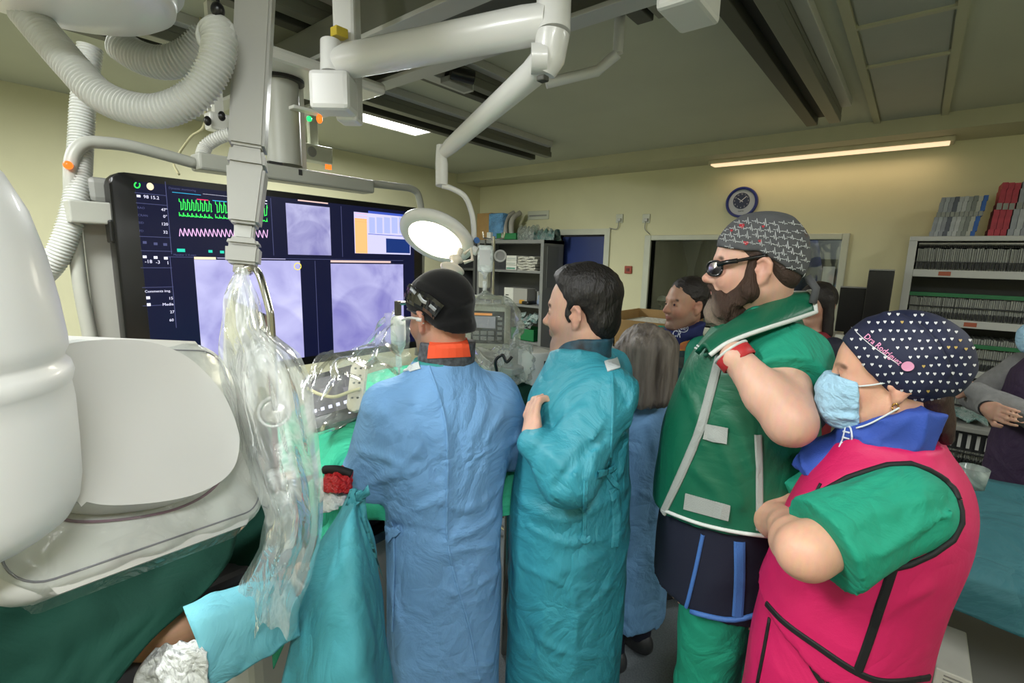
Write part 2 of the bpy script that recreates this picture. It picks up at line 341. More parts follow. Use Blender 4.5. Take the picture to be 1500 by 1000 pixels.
railing('ceiling_rail', 'grey ceiling rail beside the lit panel light, behind the lamp arm', -3.22, -2.95, -.8, 4.15, 2.70)
railing('ceiling_rail', 'short grey ceiling rail end between the lamp joint and the white boom end', -1.02, -.86, -.8, 2.0, 2.66)
railing('ceiling_rail', 'grey ceiling rail above the display column at the left', -2.35, -2.15, -.8, 2.6, 2.70)
# cross carriage under the rails
o = thing('ceiling_carriage', 'big grey cross carriage hung under the ceiling rails', 'carriage', (-2.0, 1.45, 2.55))
for y, nm in ((1.255, 'front_beam'), (1.60, 'rear_beam')):
    MB().box((-3.6, y, 2.555), (-.45, y+.05, 2.70), .004).build(nm, M_rail, o)
    MB().box((-3.6, y-.02, 2.54), (-.45, y+.07, 2.558), .003).build('beam_flange', M_lgrey, o)
MB().box((-3.6, 1.3, 2.62), (-.45, 1.6, 2.64)).build('web_plate', mat('web_plate_paint', '#5b5c53', .5), o)
for x in (-3.1, -2.25, -.93, -.65): MB().box((x-.08, 1.28, 2.64), (x+.08, 1.62, 2.70), .006).build('hanger_block', M_raild, o)
# white column end hanging at the top of the picture
o = thing('white_boom', 'white square boom end hanging from the ceiling right of the lamp joint', 'boom', (-.66, 1.65, 2.3))
zb = 2.37; q = [hit(px, py, 2, zb) for px, py in ((963, 14), (996, 52), (1055, 37))]
x0, x1, y0, y1 = q[1][0], q[2][0], q[0][1], (q[1][1]+q[2][1])/2
MB().box((x0, y0, zb), (x1, y1, zb+.14), .012).build('end_box', M_white, o)
MB().box((x0+.03, y0+.03, zb+.14), (x1-.03, y1-.03, ZC), .01).build('boom_column', M_white, o)
# small ceiling camera on a bracket
o = thing('ceiling_camera', 'small black camera on a ceiling bracket behind the lamp arm', 'camera', tuple(at(676, 108, 2.6)))
c = at(676, 108, 2.6); a = at(610, 106, 2.5); b = at(683, 138, 2.6)
MB().box((c[0]-.18, c[1]-.16, c[2]-.02), (c[0]-.10, c[1]+.2, c[2]+.02), .004).build('bracket', M_lgrey, o)
MB().tube([(c[0]-.1, c[1], c[2]), (c[0]+.0, c[1], c[2])], .03).build('camera_arm', M_black, o, smooth=True)
MB().tube([c+np.array((-.03, -.05, 0)), c+np.array((.03, .06, -.01))], [.036, .036], 16).build('camera_barrel', M_black, o, angle=40)
MB().tube([(c[0]-.14, c[1]+.1, c[2]), (c[0]-.14, c[1]+.1, ZC)], .02).build('stem', M_lgrey, o)
MB().box((c[0]-.1, c[1]-.06, c[2]-.045), (c[0]-.03, c[1]+.12, c[2]-.015), .004).build('socket_plate', M_grey, o)
# ------------------------------------------------------------------ big surgical display on its ceiling support
XM = -2.2
def SP(px, py, dx=0.0): return hit(px, py, 0, XM+dx)
scr = thing('surgical_display', 'huge black surgical display showing x-ray images and green heart traces', 'display', (XM-.04, 1.17, 1.18))
Y0, Y1, Z0, Z1 = .472, 1.868, 1.178, 1.966
pts = [Vector((XM, (Y0+Y1)/2+a, (Z0+Z1)/2+b)) for a, b in rrect(Y1-Y0, Z1-Z0, .045)]
MB().prism(pts, (-.075, 0, 0), .008).build('housing', M_black, scr, angle=40)
MB().box((XM-.16, .75, 1.35), (XM-.07, 1.6, 1.9), .02).build('rear_box', M_raild, scr)
MB().box((XM-.06, Y0-.012, 1.72), (XM-.005, Y0+.05, 1.80), .006).build('grip_block', M_black, scr)
ya, zt = SP(197, 265)[1:]; yb_, _ = SP(606, 330)[1:]; zb_ = 1.215
MB().box((XM, ya, zb_), (XM+.0012, yb_, zt)).build('screen', emat('screen_navy', '#0a0e2c', 1.0), scr)
def rectp(name, px0, py0, px1, py1, m, dx=.0024):
    a = SP(px0, py0); b = SP(px1, py1); b[2] = max(b[2], zb_); return MB().box((XM+dx-.001, a[1], a[2]), (XM+dx, b[1], b[2])).build(name, m, scr)
def xray_mat(name, seed, cx, cz, r, bright=1.0):
    m = bpy.data.materials.new(name); m.use_nodes = True; nt = m.node_tree; L = nt.links; b = nt.nodes['Principled BSDF']; b.inputs['Base Color'].default_value = (.01, .01, .012, 1); b.inputs['Roughness'].default_value = .3
    tc = node(nt, 'ShaderNodeTexCoord'); mp = node(nt, 'ShaderNodeMapping'); mp.inputs['Location'].default_value = (seed, seed*2, 0); L.new(tc.outputs['Generated'], mp.inputs[0])
    n1 = node(nt, 'ShaderNodeTexNoise'); n1.inputs['Scale'].default_value = 2.2; n1.inputs['Detail'].default_value = 4; n1.inputs['Distortion'].default_value = .6; L.new(mp.outputs[0], n1.inputs['Vector'])
    wv = node(nt, 'ShaderNodeTexWave'); wv.inputs['Scale'].default_value = 2.4; wv.inputs['Distortion'].default_value = 3.5; wv.inputs['Detail'].default_value = 2; L.new(mp.outputs[0], wv.inputs['Vector'])
    mx = node(nt, 'ShaderNodeMath', operation='MULTIPLY_ADD'); mx.inputs[1].default_value = .12; L.new(wv.outputs['Fac'], mx.inputs[0]); L.new(n1.outputs['Fac'], mx.inputs[2])
    # the darker dome of the diaphragm
    sp = node(nt, 'ShaderNodeSeparateXYZ'); L.new(tc.outputs['Generated'], sp.inputs[0])
    def op(o_, a, b_):
        q = node(nt, 'ShaderNodeMath', operation=o_)
        for i, v in enumerate((a, b_)):
            if isinstance(v, (int, float)): q.inputs[i].default_value = v
            else: L.new(v, q.inputs[i])
        return q.outputs[0]
    dy = op('SUBTRACT', sp.outputs['Y'], cx); dz = op('SUBTRACT', sp.outputs['Z'], cz); rr = op('SQRT', op('ADD', op('MULTIPLY', dy, dy), op('MULTIPLY', dz, dz)), 0)
    mr = node(nt, 'ShaderNodeMapRange'); mr.inputs[1].default_value = r-.02; mr.inputs[2].default_value = r+.02; mr.inputs[3].default_value = .78; mr.inputs[4].default_value = 1.0; L.new(rr, mr.inputs[0])
    f = op('MULTIPLY', mr.outputs[0], mx.outputs[0])
    rp = node(nt, 'ShaderNodeValToRGB'); L.new(f, rp.inputs[0]); e = rp.color_ramp.elements; e[0].position = .15; e[0].color = lin('#5a53a8'); e[1].position = .95; e[1].color = lin('#d6d6fa')
    L.new(rp.outputs[0], b.inputs['Emission Color']); b.inputs['Emission Strength'].default_value = bright; return m
rectp('xray_image', 284, 380, 446, 532, xray_mat('xray_left', 1.3, .55, .05, .55, 1.0)); rectp('xray_image', 484, 386, 592, 540, xray_mat('xray_right', 4.1, .45, .25, .5, .95)); rectp('xray_image', 418, 297, 485, 374, xray_mat('xray_small', 7.7, .5, .15, .55, .8))
W_ = emat('screen_white', '#e8e8ff', 1.0); T_ = emat('screen_dim', '#5a5f8c', .7)
rectp('image_bar', 284, 376, 316, 380, emat('screen_cream', '#ffe9c0', 1.0)); rectp('image_bar', 318, 377, 418, 380, emat('screen_grey', '#a9a6c8', .8)); rectp('image_bar', 484, 381, 572, 385, emat('screen_rose', '#e8c8c0', .9)); rectp('image_bar', 436, 294, 480, 297, emat('screen_rose', '#e8c8c0', .9))
MB().tube([SP(436+5*math.cos(t), 390+5*math.sin(t), .003) for t in np.linspace(0, 6.2, 14)], .002, 6).build('round_icon', emat('screen_yellow', '#f0e050', 1.0), scr)
# table with the orange column (top right)
rectp('table_window', 518, 310, 601, 373, emat('screen_lilac', '#c9c6ee', 1.0)); rectp('orange_column', 519, 319, 538, 371, emat('screen_orange', '#ffb877', 1.0), .0034)
for k in range(4): rectp('orange_line', 519, 312+k*4, 537, 313.4+k*4, emat('screen_red', '#ff7a4a', 1.0), .0044)
for k in range(5): rectp('table_column', 540+k*11, 318, 549+k*11, 342, emat('screen_pale_blue', '#a8b2e6', 1.0), .0034)
rectp('table_header', 539, 312, 600, 315, emat('screen_blue', '#3d55b8', 1.0), .0034); rectp('table_rule', 539, 343, 600, 346, emat('screen_blue', '#3d55b8', 1.0), .0034); rectp('blue_window', 565, 349, 600, 371, emat('screen_deep_blue', '#16306e', 1.0), .0034)
# separators
def sepv(px0, py0, px1, py1):
    a = SP(px0, py0); b = SP(px1, py1); y = (a[1]+b[1])/2; MB().box((XM+.0012, y-.0009, b[2]), (XM+.002, y+.0009, a[2])).build('separator', T_, scr)
def seph(px0, px1, py):
    a = SP(px0, py); b = SP(px1, py); MB().box((XM+.0012, a[1], a[2]-.0009), (XM+.002, b[1], a[2]+.0009)).build('separator', T_, scr)
for a in ((243, 266, 250, 372), (250, 376, 257, 480), (397, 290, 400, 374), (463, 382, 465, 520), (500, 302, 501, 376)): sepv(*a)
for a in ((197, 243, 282), (199, 244, 297), (204, 250, 346), (206, 252, 367), (206, 252, 392), (208, 254, 421), (209, 256, 448), (246, 590, 376)): seph(*a)
def stext(body, px, py, s, m=W_, al='LEFT'):
    p = SP(px, py, .0030); return text('screen_text', body, frame(p, (1, 0, 0), (0, 1, 0)), s*.68, m, scr, .0002, al)
MB().tube([SP(201+4*math.cos(t), 271+4*math.sin(t), .003) for t in np.linspace(-.8, 4.4, 14)], .0022, 6).build('green_icon', emat('screen_green', '#38f05c', 1.0), scr)
MB().ball(SP(220, 273, .002), (.002, .011, .013)).build('lamp_icon', emat('screen_cream', '#ffe9c0', 1.0), scr)
for b, x, y, s in (('98', 210, 288, .024), ('15.2', 220, 289, .024), ('47°', 236, 307, .022), ('0°', 239, 317, .022), ('120', 236, 328, .022), ('32', 239, 340, .022), ('-18', 212, 383, .026), ('-3', 228, 384, .026), ('1', 244, 385, .026), ('Comments img.', 212, 427, .019), ('15', 247, 437, .022), ('Media', 238, 446, .022), ('27', 249, 457, .022), ('60', 248, 469, .022)): stext(b, x, y, s)
for b, x, y in (('RAO', 201, 304), ('CRAN', 202, 315), ('SID', 203, 326), ('FD', 204, 338), ('Dynamic monitoring', 247, 275), ('Monitor 2 X-rays', 254, 373)): stext(b, x, y, .016, T_)
for px, py in ((203, 287), (212, 376), (228, 377), (243, 378), (217, 436), (218, 446)): MB().box(SP(px-3, py-2, .002), SP(px+3, py+2, .003)).build('screen_icon', W_, scr)
for px, py in ((212, 355), (228, 357), (242, 358)): MB().box(SP(px-3, py-2, .002), SP(px+3, py+2, .003)).build('screen_icon', T_, scr)
rectp('progress_bar', 252, 281, 294, 286, emat('screen_cyan', '#38b8e8', 1.0)); rectp('progress_bar', 297, 284, 338, 288, W_); rectp('pink_tag', 288, 291, 305, 294, emat('screen_pink', '#f03c6c', 1.0)); rectp('cyan_tag', 311, 293, 332, 296, emat('screen_cyan', '#38b8e8', 1.0)); rectp('teal_tag', 259, 364, 271, 369, emat('screen_teal', '#2ad0b0', 1.0)); rectp('teal_tag', 305, 366, 311, 370, emat('screen_teal', '#2ad0b0', 1.0)); rectp('teal_tag', 322, 367, 328, 371, emat('screen_teal', '#2ad0b0', 1.0)); rectp('white_bar', 380, 297, 391, 299, W_); rectp('white_bar', 386, 293, 391, 295, W_)
def trace(name, fn, xa, xb, m, r=.0016, n=160):
    P = []
    for k in range(n):
        x = xa+(xb-xa)*k/(n-1); P.append(SP(x, fn((x-xa)), .003))
    MB().tube(P, r, 4).build(name, m, scr)
G_ = emat('screen_green', '#38f05c', 1.0)
def ecg(base, h):
    def f(u):
        ph = (u % 6.3)/6.3; y = base+u*.07
        if ph < .08: y -= h*1.25
        elif ph < .5: y -= h*(.95-.2*ph)
        elif ph < .55: y += 1.5
        return y
    return f
trace('ecg_trace', ecg(306, 12), 262, 311, G_); trace('ecg_trace', ecg(310, 12), 315, 392, G_)
def ecg2(base, h):
    def f(u):
        ph = (u % 6.3)/6.3; return base+u*.07-(h if ph < .1 else h*.35*math.exp(-((ph-.45)/.12)**2))
    return f
trace('ecg_trace', ecg2(316, 5), 262, 312, G_); trace('ecg_trace', ecg2(319, 5), 315, 392, G_)
trace('pressure_trace', lambda u: 346+u*.02-15*(1-((u % 6.1)/6.1))**1.2*(1 if (u % 6.1) > .9 else (u % 6.1)/.9), 263, 392, emat('screen_violet', '#e8b8e8', 1.0), .0016, 200)
# support frame of the display
o = thing('display_suspension', 'light grey tubular frame and column carrying the huge display', 'suspension', (XM-.2, 1.2, ZC))
xs = XM-.12
def SX(px, py): return hit(px, py, 0, xs)
M_sus = mat('suspension_paint', '#a9aaa2', .42, vary=.03)
MB().tube(spline([SX(288, 240), SX(200, 216), SX(150, 209), SX(125, 210), SX(108, 226), SX(104, 260), SX(108, 330), SX(118, 420), SX(133, 500), SX(140, 560)], 6), .022, 14).build('frame_tube', M_sus, o, smooth=True)
MB().tube(spline([SX(536, 268), SX(580, 273), SX(604, 277), SX(614, 290), SX(618, 330), SX(616, 420), SX(612, 520)], 6), .02, 14).build('frame_tube', M_sus, o, smooth=True)
a, b = SX(285, 222), SX(541, 290); zt2 = SX(285, 224)[2]; zl = SX(285, 251)[2]
MB().box((xs-.05, SX(285, 240)[1], zl+.005), (xs+.05, SX(541, 275)[1], zt2), .01).build('header_beam', M_sus, o)
MB().box((xs+.05, SX(430, 262)[1], zl+.04), (xs+.052, SX(435, 262)[1], zl+.065)).build('sensor_window', M_black, o)
p = SX(103, 310); q = SX(160, 310); MB().box((xs-.02, p[1]-.02, p[2]-.04), (xs+.1, q[1]+.03, p[2]+.035), .006).build('side_bracket', M_sus, o)
p = SX(125, 275); MB().box((xs-.03, p[1], p[2]-.05), (xs+.03, p[1]+.14, p[2]+.04), .02).build('side_arm', M_grey, o)
p = SX(150, 420); MB().box((xs-.03, p[1]-.035, 1.1), (xs-.01, p[1]+.05, 1.9), .004).build('back_plate', M_sus, o)
pc = SX(420, 235); MB().lathe([(.075, pc[2]-.02), (.075, 2.47)], Matrix.Translation((xs-.02, pc[1], 0)), 28).build('column', M_sus, o, angle=40)
MB().lathe([(.0, 2.46), (.10, 2.46), (.10, 2.475), (0, 2.475)], Matrix.Translation((xs-.02, pc[1], 0)), 28).build('column_ring', M_black, o, angle=40)
MB().box((xs-.22, pc[1]-.2, 2.475), (xs+.2, pc[1]+.42, 2.53), .02).build('top_plate', M_white, o)
MB().box((xs-.1, pc[1]+.09, pc[2]-.02), (xs-.03, pc[1]+.115, 2.475), .004).build('side_fin', M_white, o)
MB().box((xs-.03, pc[1]-.1, zt2), (xs+.04, pc[1]-.04, zt2+.012)).build('cable_port', M_black, o)
p = hit(478, 244, 0, xs+.06); MB().box((xs+.05, p[1], p[2]-.01), (xs+.056, p[1]+.03, p[2]+.012)).build('orange_light', emat('orange_lamp', '#ff6a20', 1.6), o)
p = SX(97, 243); MB().ball(p + np.array((.03, 0, 0)), .014).build('orange_light', emat('orange_lamp', '#ff6a20', 1.6), o, smooth=True)
p = hit(453, 174, 0, xs+.1); MB().ball(p, .012).build('green_light', emat('green_lamp', '#20e070', 1.5), o, smooth=True); p = hit(468, 174, 0, xs+.1); MB().ball(p, (.014, .014, .02)).build('orange_light', emat('orange_lamp', '#ff6a20', 1.6), o, smooth=True)
MB().box(p + np.array((-.05, -.12, .02)), p + np.array((.0, .05, .035)), .004).build('light_bracket', M_white, o)
o = thing('wall_speaker_box', 'pale metal box with round grille behind the display column', 'box', tuple(hit(465, 225, 0, -3.2)))
a = hit(440, 207, 0, -3.2); b = hit(488, 240, 0, -3.2)
MB().box((-3.3, a[1], b[2]), (-3.2, b[1], a[2]), .006).build('case', M_offw, o); c = hit(457, 222, 0, -3.2)
MB().lathe([(0, .004), (.03, .004), (.034, 0)], frame(c, (1, 0, 0), (0, 1, 0)), 20).build('grille', M_grey, o)
MB().box((-3.27, (a[1]+b[1])/2-.03, a[2]), (-3.23, (a[1]+b[1])/2+.03, ZC), .004).build('hanger', M_offw, o)
o = tag(MB().tube(spline([np.r_[at(300, 110, 2.45)[:2], ZC], at(300, 110, 2.45), at(300, 180, 2.4), at(280, 200, 2.4), at(262, 225, 2.4), at(255, 240, 2.4), at(262, 255, 2.35)], 6), .006, 8).build('hanging_cable', mat('cream_cable', '#c9c39a', .5), None, smooth=True), 'thin cream cable looping behind the top left of the display', 'cable')
o = thing('cable_junction', 'white junction bracket with black caps and a short corrugated sleeve above the display', 'bracket', tuple(at(318, 182, 2.35)))
c = at(320, 180, 2.35); MB().box(c-np.array((.04, .05, .04)), c+np.array((.04, .05, .04)), .012).build('bracket_body', M_white, o)
for px, py in ((304, 177), (325, 170)): MB().ball(at(px, py, 2.27), (.016, .016, .022)).build('cap', M_black, o, smooth=True)
MB().box(c+np.array((-.02, -.02, .04)), c+np.array((.02, .02, ZC-c[2]))).build('hanger', M_white, o)
def hose_r(n, r, amp, period): return [r+amp*math.cos(2*PI*i/period) for i in range(n)]
def hose(pts, r, dens, amp=.075):
    S = spline(pts, 12); S = [np.array(p) for p in S]; L = np.cumsum([0]+[np.linalg.norm(b-a) for a, b in zip(S, S[1:])]); n = int(L[-1]/dens*6); t = np.linspace(0, L[-1], n); A = np.array(S)
    P = np.stack([np.interp(t, L, A[:, i]) for i in range(3)], 1); return MB().tube(P, hose_r(n, r, r*amp, 6), 18)
hose([at(338, 196, 2.3), at(318, 203, 2.3), at(302, 214, 2.3), at(296, 228, 2.28)], .028, .012).build('corrugated_sleeve', M_white, o, smooth=True)
# ------------------------------------------------------------------ hoses and the round ceiling housing (top left)
M_hose = mat('hose_plastic', '#bfc1bd', .3, spec=.5)
zc = 2.16; c = np.array((-1.308, .211)); R_ = .211
o = thing('round_housing', 'large round white housing hanging in the top left corner', 'housing', (c[0], c[1], ZC))
MB().lathe([(0, .005), (R_*.6, 0), (R_*.9, .004), (R_*.98, .015), (R_, .035), (R_, .12), (R_*.9, .16), (0, .17)], Matrix.Translation((c[0], c[1], zc)), 64).build('shell', M_white, o, angle=50)
MB().lathe([(R_*1.0, .045), (R_*1.06, .05), (R_*1.08, .07), (R_*1.06, .13), (R_, .135)], Matrix.Translation((c[0], c[1], zc)), 64).build('rim_band', M_white, o, angle=50)
MB().lathe([(.12, .17), (.12, ZC-zc)], Matrix.Translation((c[0], c[1], zc)), 32).build('drop_column', M_white, o, angle=40)
big = hose([at(40, 20, 1.0), at(75, 62, 1.0), at(108, 100, 1.0), at(145, 138, 1.0), at(190, 158, 1.0), at(238, 162, 1.0), at(285, 140, 1.0), at(314, 98, 1.0), at(322, 60, 1.0), at(315, 38, 1.0)], .031, .0082).build('corrugated_hose', M_hose, None, smooth=True)
tag(big, 'thick grey corrugated hose sagging in a wide loop below the round housing', 'hose', 'corrugated hoses')
tag(hose([at(176, 66, 1.2), at(205, 84, 1.2), at(240, 92, 1.2), at(275, 82, 1.2), at(305, 55, 1.2)], .036, .0085).build('corrugated_hose', M_hose, None, smooth=True), 'shorter corrugated hose behind the wide hanging loop', 'hose', 'corrugated hoses')
tag(hose([at(132, 70, 1.75), at(122, 150, 1.75), at(118, 215, 1.75), at(112, 290, 1.72), at(95, 350, 1.7), at(72, 392, 1.7), at(20, 440, 1.72), at(-10, 540, 1.78), at(-15, 800, 1.85), np.r_[at(-15, 800, 1.85)[:2], .02]], .036, .0105).build('corrugated_hose', M_hose, None, smooth=True), 'corrugated hose hanging straight down the yellow wall beside the display frame', 'hose', 'corrugated hoses')
o = thing('hose_clip', 'ring clip with black knob holding the top of the looping hose', 'clip', tuple(at(312, 40, 1.0)))
c = at(316, 50, 1.0); MB().tube([c + (np.array(CR)*math.cos(t)*.035+np.array(CD)*math.sin(t)*.035) for t in np.linspace(0, 2*PI, 25)], .006, 8).build('ring', M_hose, o, smooth=True)
MB().ball(at(319, 15, 1.0), (.013, .013, .016)).build('knob', M_black, o, smooth=True); MB().tube([at(319, 18, 1.0), at(318, -60, 1.0)], .004).build('hook', M_black, o)
# ------------------------------------------------------------------ C-arm: white end, round arm plate, wrapped detector
A_ = np.array((-.872, .018, 1.228)); B_ = np.array((-1.023, .444, 1.141)); C_ = np.array((-1.254, .444, 1.539)); N_ = np.array((.801, .378, .464)); N_ /= np.linalg.norm(N_)
ex = (A_-B_)/np.linalg.norm(A_-B_); ey = np.cross(N_, ex); C_ = B_+(C_-B_)*.87; O_ = (A_+C_)/2
MD = frame(O_, N_, ex)
def DP(u, v, h): return Vector(tuple(O_+ex*u+ey*v+N_*h))
M_cwhite = mat('c_arm_white', '#eeefee', .42, coat=.1)
arm = thing('c_arm', 'white c-arm with domed end, round grey plate and square detector', 'x-ray machine', (-.9, 0, 1.2))
MB().prism([DP(u, v, 0) for u, v in rrect(.47, .41, .075, 7)], -N_*.065, .02, 3).build('detector_housing', mat('detector_white', '#d2d2ce', .3, coat=.3), arm, angle=50)
M_seam = mat('seam_grey', '#85838a', .5)
MB().tube([DP(u, v, .001) for u, v in rrect(.425, .365, .05, 7)]+[DP(*rrect(.425, .365, .05, 7)[0], .001)], .0016, 6).build('seam_line', M_seam, arm)
outl = [(92, 505), (120, 500), (160, 497), (200, 498), (240, 506), (275, 523), (305, 549), (330, 582), (346, 620), (351, 648), (344, 682), (322, 706), (285, 724), (240, 734), (190, 739), (150, 739), (120, 734), (95, 738), (60, 742), (30, 700), (22, 640), (30, 560), (60, 515)]
P0 = B_+N_*.055; top = [Vector(tuple(planehit(x, y, P0, N_))) for x, y in outl]; sm = spline(top+[top[0]], 4)[:-1]
MB().prism(sm, -N_*.05, .008, 3).build('arm_plate', mat('plate_grey', '#cfcfcc', .38), arm, angle=50)
cen = sum(top, Vector())/len(top)
MB().tube([cen + (Vector(tuple(p))-cen)*1.07 - Vector(tuple(N_))*.053 for p in sm]+[cen+(Vector(tuple(sm[0]))-cen)*1.07-Vector(tuple(N_))*.053], .0025, 6).build('mauve_line', mat('mauve_line_paint', '#8d7480', .5), arm)
dcyl = .60; ax = at(-125, 540, dcyl); k = dcyl/717.0
prof = [(0, 172), (60, 182), (110, 205), (150, 245), (178, 300), (196, 370), (207, 440), (213, 500), (213, 518), (206, 530), (205, 538), (214, 546), (218, 560), (214, 574), (211, 580), (214, 610), (213, 680), (210, 750), (203, 785), (188, 810), (160, 828), (0, 840)]
zz = lambda y: (540-y)*k*.985
MB().lathe([(r*k*.80, zz(y)) for r, y in prof], Matrix.Translation(tuple(ax)) @ Matrix.Rotation(.04, 4, 'Y'), 96).build('domed_end', M_cwhite, arm, angle=60)
MB().tube([ax+np.array((.0, .0, -.05)), ax+np.array((.25, -.35, .0)), ax+np.array((.45, -.9, -.2)), ax+np.array((.45, -1.3, -.9)), ax+np.array((.45, -1.3, -1.54))], [.09, .10, .12, .15, .2], 32).build('arm_bow', M_cwhite, arm, smooth=True)
# clear film over the detector: a crinkled sheet hugging it
G = []
for i in range(41):
    row = []
    for j in range(41):
        u = -.25+.5*i/40; v = -.22+.44*j/40; e = max(abs(u), abs(v)+.03); h = .004+.005*(1-abs(math.sin(u*31+v*22+2.5*math.sin(v*19+u*8))))**3+.003*math.sin(v*39+2*math.sin(u*31))
        over = max(0, e-.222)/.028; h -= over**1.5*.05; cxy = 1-max(0, (abs(u)-.17))*max(0, (abs(v)-.14))/.0064*.22
        row.append(DP(u*cxy, v*cxy, h))
    G.append(row)
MB().grid(G).build('detector_cover', film('detector_film', '#f0f1ee', .05, 3.0, 8, rough=.12), arm, smooth=True)
# ------------------------------------------------------------------ ceiling pole with lead shield and clear drape
dp = 1.1; o = thing('shield_arm', 'light grey ceiling pole with bent steel rod in front of the display', 'shield arm', tuple(at(360, 300, dp)))
M_pole = mat('pole_paint', '#a8a8a2', .4, vary=.02)
kx = dp/717.0; cpt = at(362, 300, dp); yaw_p = math.atan2(CF[1], CF[0])+.35
MP = frame(cpt, at(373, 0, dp)-at(358, 300, dp), (math.cos(yaw_p), math.sin(yaw_p), 0))
def pbox(w0, w1, y0, y1, name, m, dx=0, depth=.06, bev=.006):
    z0, z1 = (300-y1)*kx*1.0, (300-y0)*kx*1.0; b = MB(); n0, n1 = w0*kx/2, w1*kx/2
    P = [(-depth/2, -n1, z0), (depth/2, -n1, z0), (depth/2, n1, z0), (-depth/2, n1, z0)]; Q = [(-depth/2, -n0, z1), (depth/2, -n0, z1), (depth/2, n0, z1), (-depth/2, n0, z1)]
    vs_ = [b.bm.verts.new(MP @ Vector((p[0], p[1]-dx*kx, p[2]))) for p in P+Q]
    for f in ((0, 1, 2, 3), (7, 6, 5, 4), (0, 4, 5, 1), (1, 5, 6, 2), (2, 6, 7, 3), (3, 7, 4, 0)): b.bm.faces.new([vs_[i] for i in f])
    bmesh.ops.recalc_face_normals(b.bm, faces=b.bm.faces)
    bmesh.ops.bevel(b.bm, geom=list(b.bm.edges), offset=bev, segments=2, affect='EDGES'); return b.build(name, m, o)
pbox(50, 46, -430, 221, 'pole', M_pole, -2, .07); pbox(42, 50, 222, 248, 'pole_sleeve', M_pole, -1, .07); pbox(50, 38, 248, 331, 'pole_sleeve', M_pole, -1, .07); pbox(26, 24, 330, 352, 'swivel_neck', M_lgrey, -1, .04, .004); pbox(36, 44, 350, 362, 'joint_block', M_pole, -1, .055); pbox(44, 42, 361, 388, 'joint_block', M_pole, -1, .055)
pbox(24, 24, 387, 402, 'steel_clamp', M_steel, -1, .03, .003)
MB().tube(spline([at(360, 393, 1.09), at(372, 393, 1.085), at(381, 405, 1.06), at(393, 447, 1.05), at(397, 470, 1.05), at(400, 530, 1.06), at(403, 600, 1.07)], 6), .0078, 14).build('bent_rod', M_steel, o, smooth=True)
c = at(402, 603, 1.07); vd = -ray(402, 603); vd /= np.linalg.norm(vd)
MB().lathe([(0, .006), (.018, .006), (.024, .004), (.026, 0), (.026, -.012), (0, -.014)], frame(c, vd+np.array((.1, -.3, .2))), 24).build('ball_joint', M_steel, o, angle=45)
MB().lathe([(.029, .002), (.033, .004), (.035, 0), (.033, -.004), (.029, -.002)], frame(c, vd+np.array((.1, -.3, .2))), 24).build('joint_ring', M_lgrey, o, angle=45)
o = thing('lead_shield', 'clear lead shield pane with brown edge inside the plastic drape', 'shield', tuple(at(370, 600, 1.12)))
q = [at(328, 437, 1.16), at(389, 462, 1.105), at(404, 722, 1.06), at(345, 720, 1.13)]
nn = np.cross(q[1]-q[0], q[3]-q[0]); nn /= np.linalg.norm(nn)
MB().prism(q, nn*.012).build('shield_pane', glass('lead_acrylic', (.86, .84, .76), 1.5), o)
MB().tube([q[1]+nn*.006, (q[1]+q[2])/2+nn*.006, q[2]+nn*.006], .0065, 6).build('shield_edge', mat('brown_edge', '#5a3a34', .45), o)
rows = [(392, 346, 362), (412, 336, 368), (435, 328, 378), (480, 323, 392), (500, 321, 414), (516, 320, 438), (545, 320, 452), (590, 332, 460), (640, 345, 466), (700, 368, 473), (755, 388, 474), (800, 380, 468), (850, 352, 455), (900, 335, 438), (935, 340, 432)]
ry = [r[0] for r in rows]
def drape(dd, ph, shrink):
    G = []
    for i in range(74):
        y = 392+(935-392)*i/73; ye = y; xl = np.interp(y, ry, [r[1] for r in rows])+shrink; xr = np.interp(y, ry, [r[2] for r in rows])-shrink; row = []
        for j in range(33):
            t = j/32; open_ = min(1, (y-392)/150); d = 1.055+dd-.05*open_*math.sin(PI*t)**.8 + open_*(.008*math.sin(t*15+ph+y*.011)+.0025*math.sin(t*37+2*ph-y*.03)) + .003*math.sin(y*.07+t*9)*math.sin(y*.031+t*5)
            d -= .07*np.clip((y-640)/120, 0, 1)*(1-t)*(1 if y < 800 else max(0, 1-(y-800)/60))
            row.append(at(xl+(xr-xl)*t+1.5*math.sin(y*.09+ph)*(t-.5), y+(12*math.sin(t*8+ph)-14*t+6*math.sin(t*23))*max(0, (y-780)/155), d))
        G.append(row)
    return MB().grid(G)
o = thing('clear_drape', 'crinkled clear plastic drape hanging over the lead shield rod', 'plastic drape', tuple(at(390, 640, 1.05)))
drape(0, 0.3, 0).build('front_sheet', film('drape_film', '#eef2f0', .28, 1.8, 6, (1, 1, .5), .16), o, smooth=True)
drape(.09, 2.1, 6).build('rear_sheet', film('drape_film', '#e6ecea', .20), o, smooth=True)
# ------------------------------------------------------------------ examination lamp with its folding arm
o = thing('examination_lamp', 'round lit examination lamp on a white folding ceiling arm', 'lamp', tuple(at(500, -60, 1.65)))
M_lamp = mat('lamp_white', '#dcdcda', .3, coat=.25)
j0, j1, j2 = at(497, 92, 1.62), at(806, 32, 1.27), at(660, 225, 1.68)
up = np.array((0, 0, 1.0))
c0 = at(508, 60, 1.66); z135 = at(490, 135, 1.62)
MB().box((-.035, -.04, z135[2]-.08), (.04, .04, ZC), .012, M=Matrix.Translation((c0[0], c0[1], 0)) @ Matrix.Rotation(.68, 4, 'Z')).build('ceiling_post', M_lamp, o)
MB().box((-.065, -.06, at(490, 163, 1.6)[2]), (.065, .045, at(490, 108, 1.6)[2]), .016, M=Matrix.Translation((z135[0], z135[1], 0)) @ Matrix.Rotation(.68, 4, 'Z')).build('pivot_box', M_lamp, o)
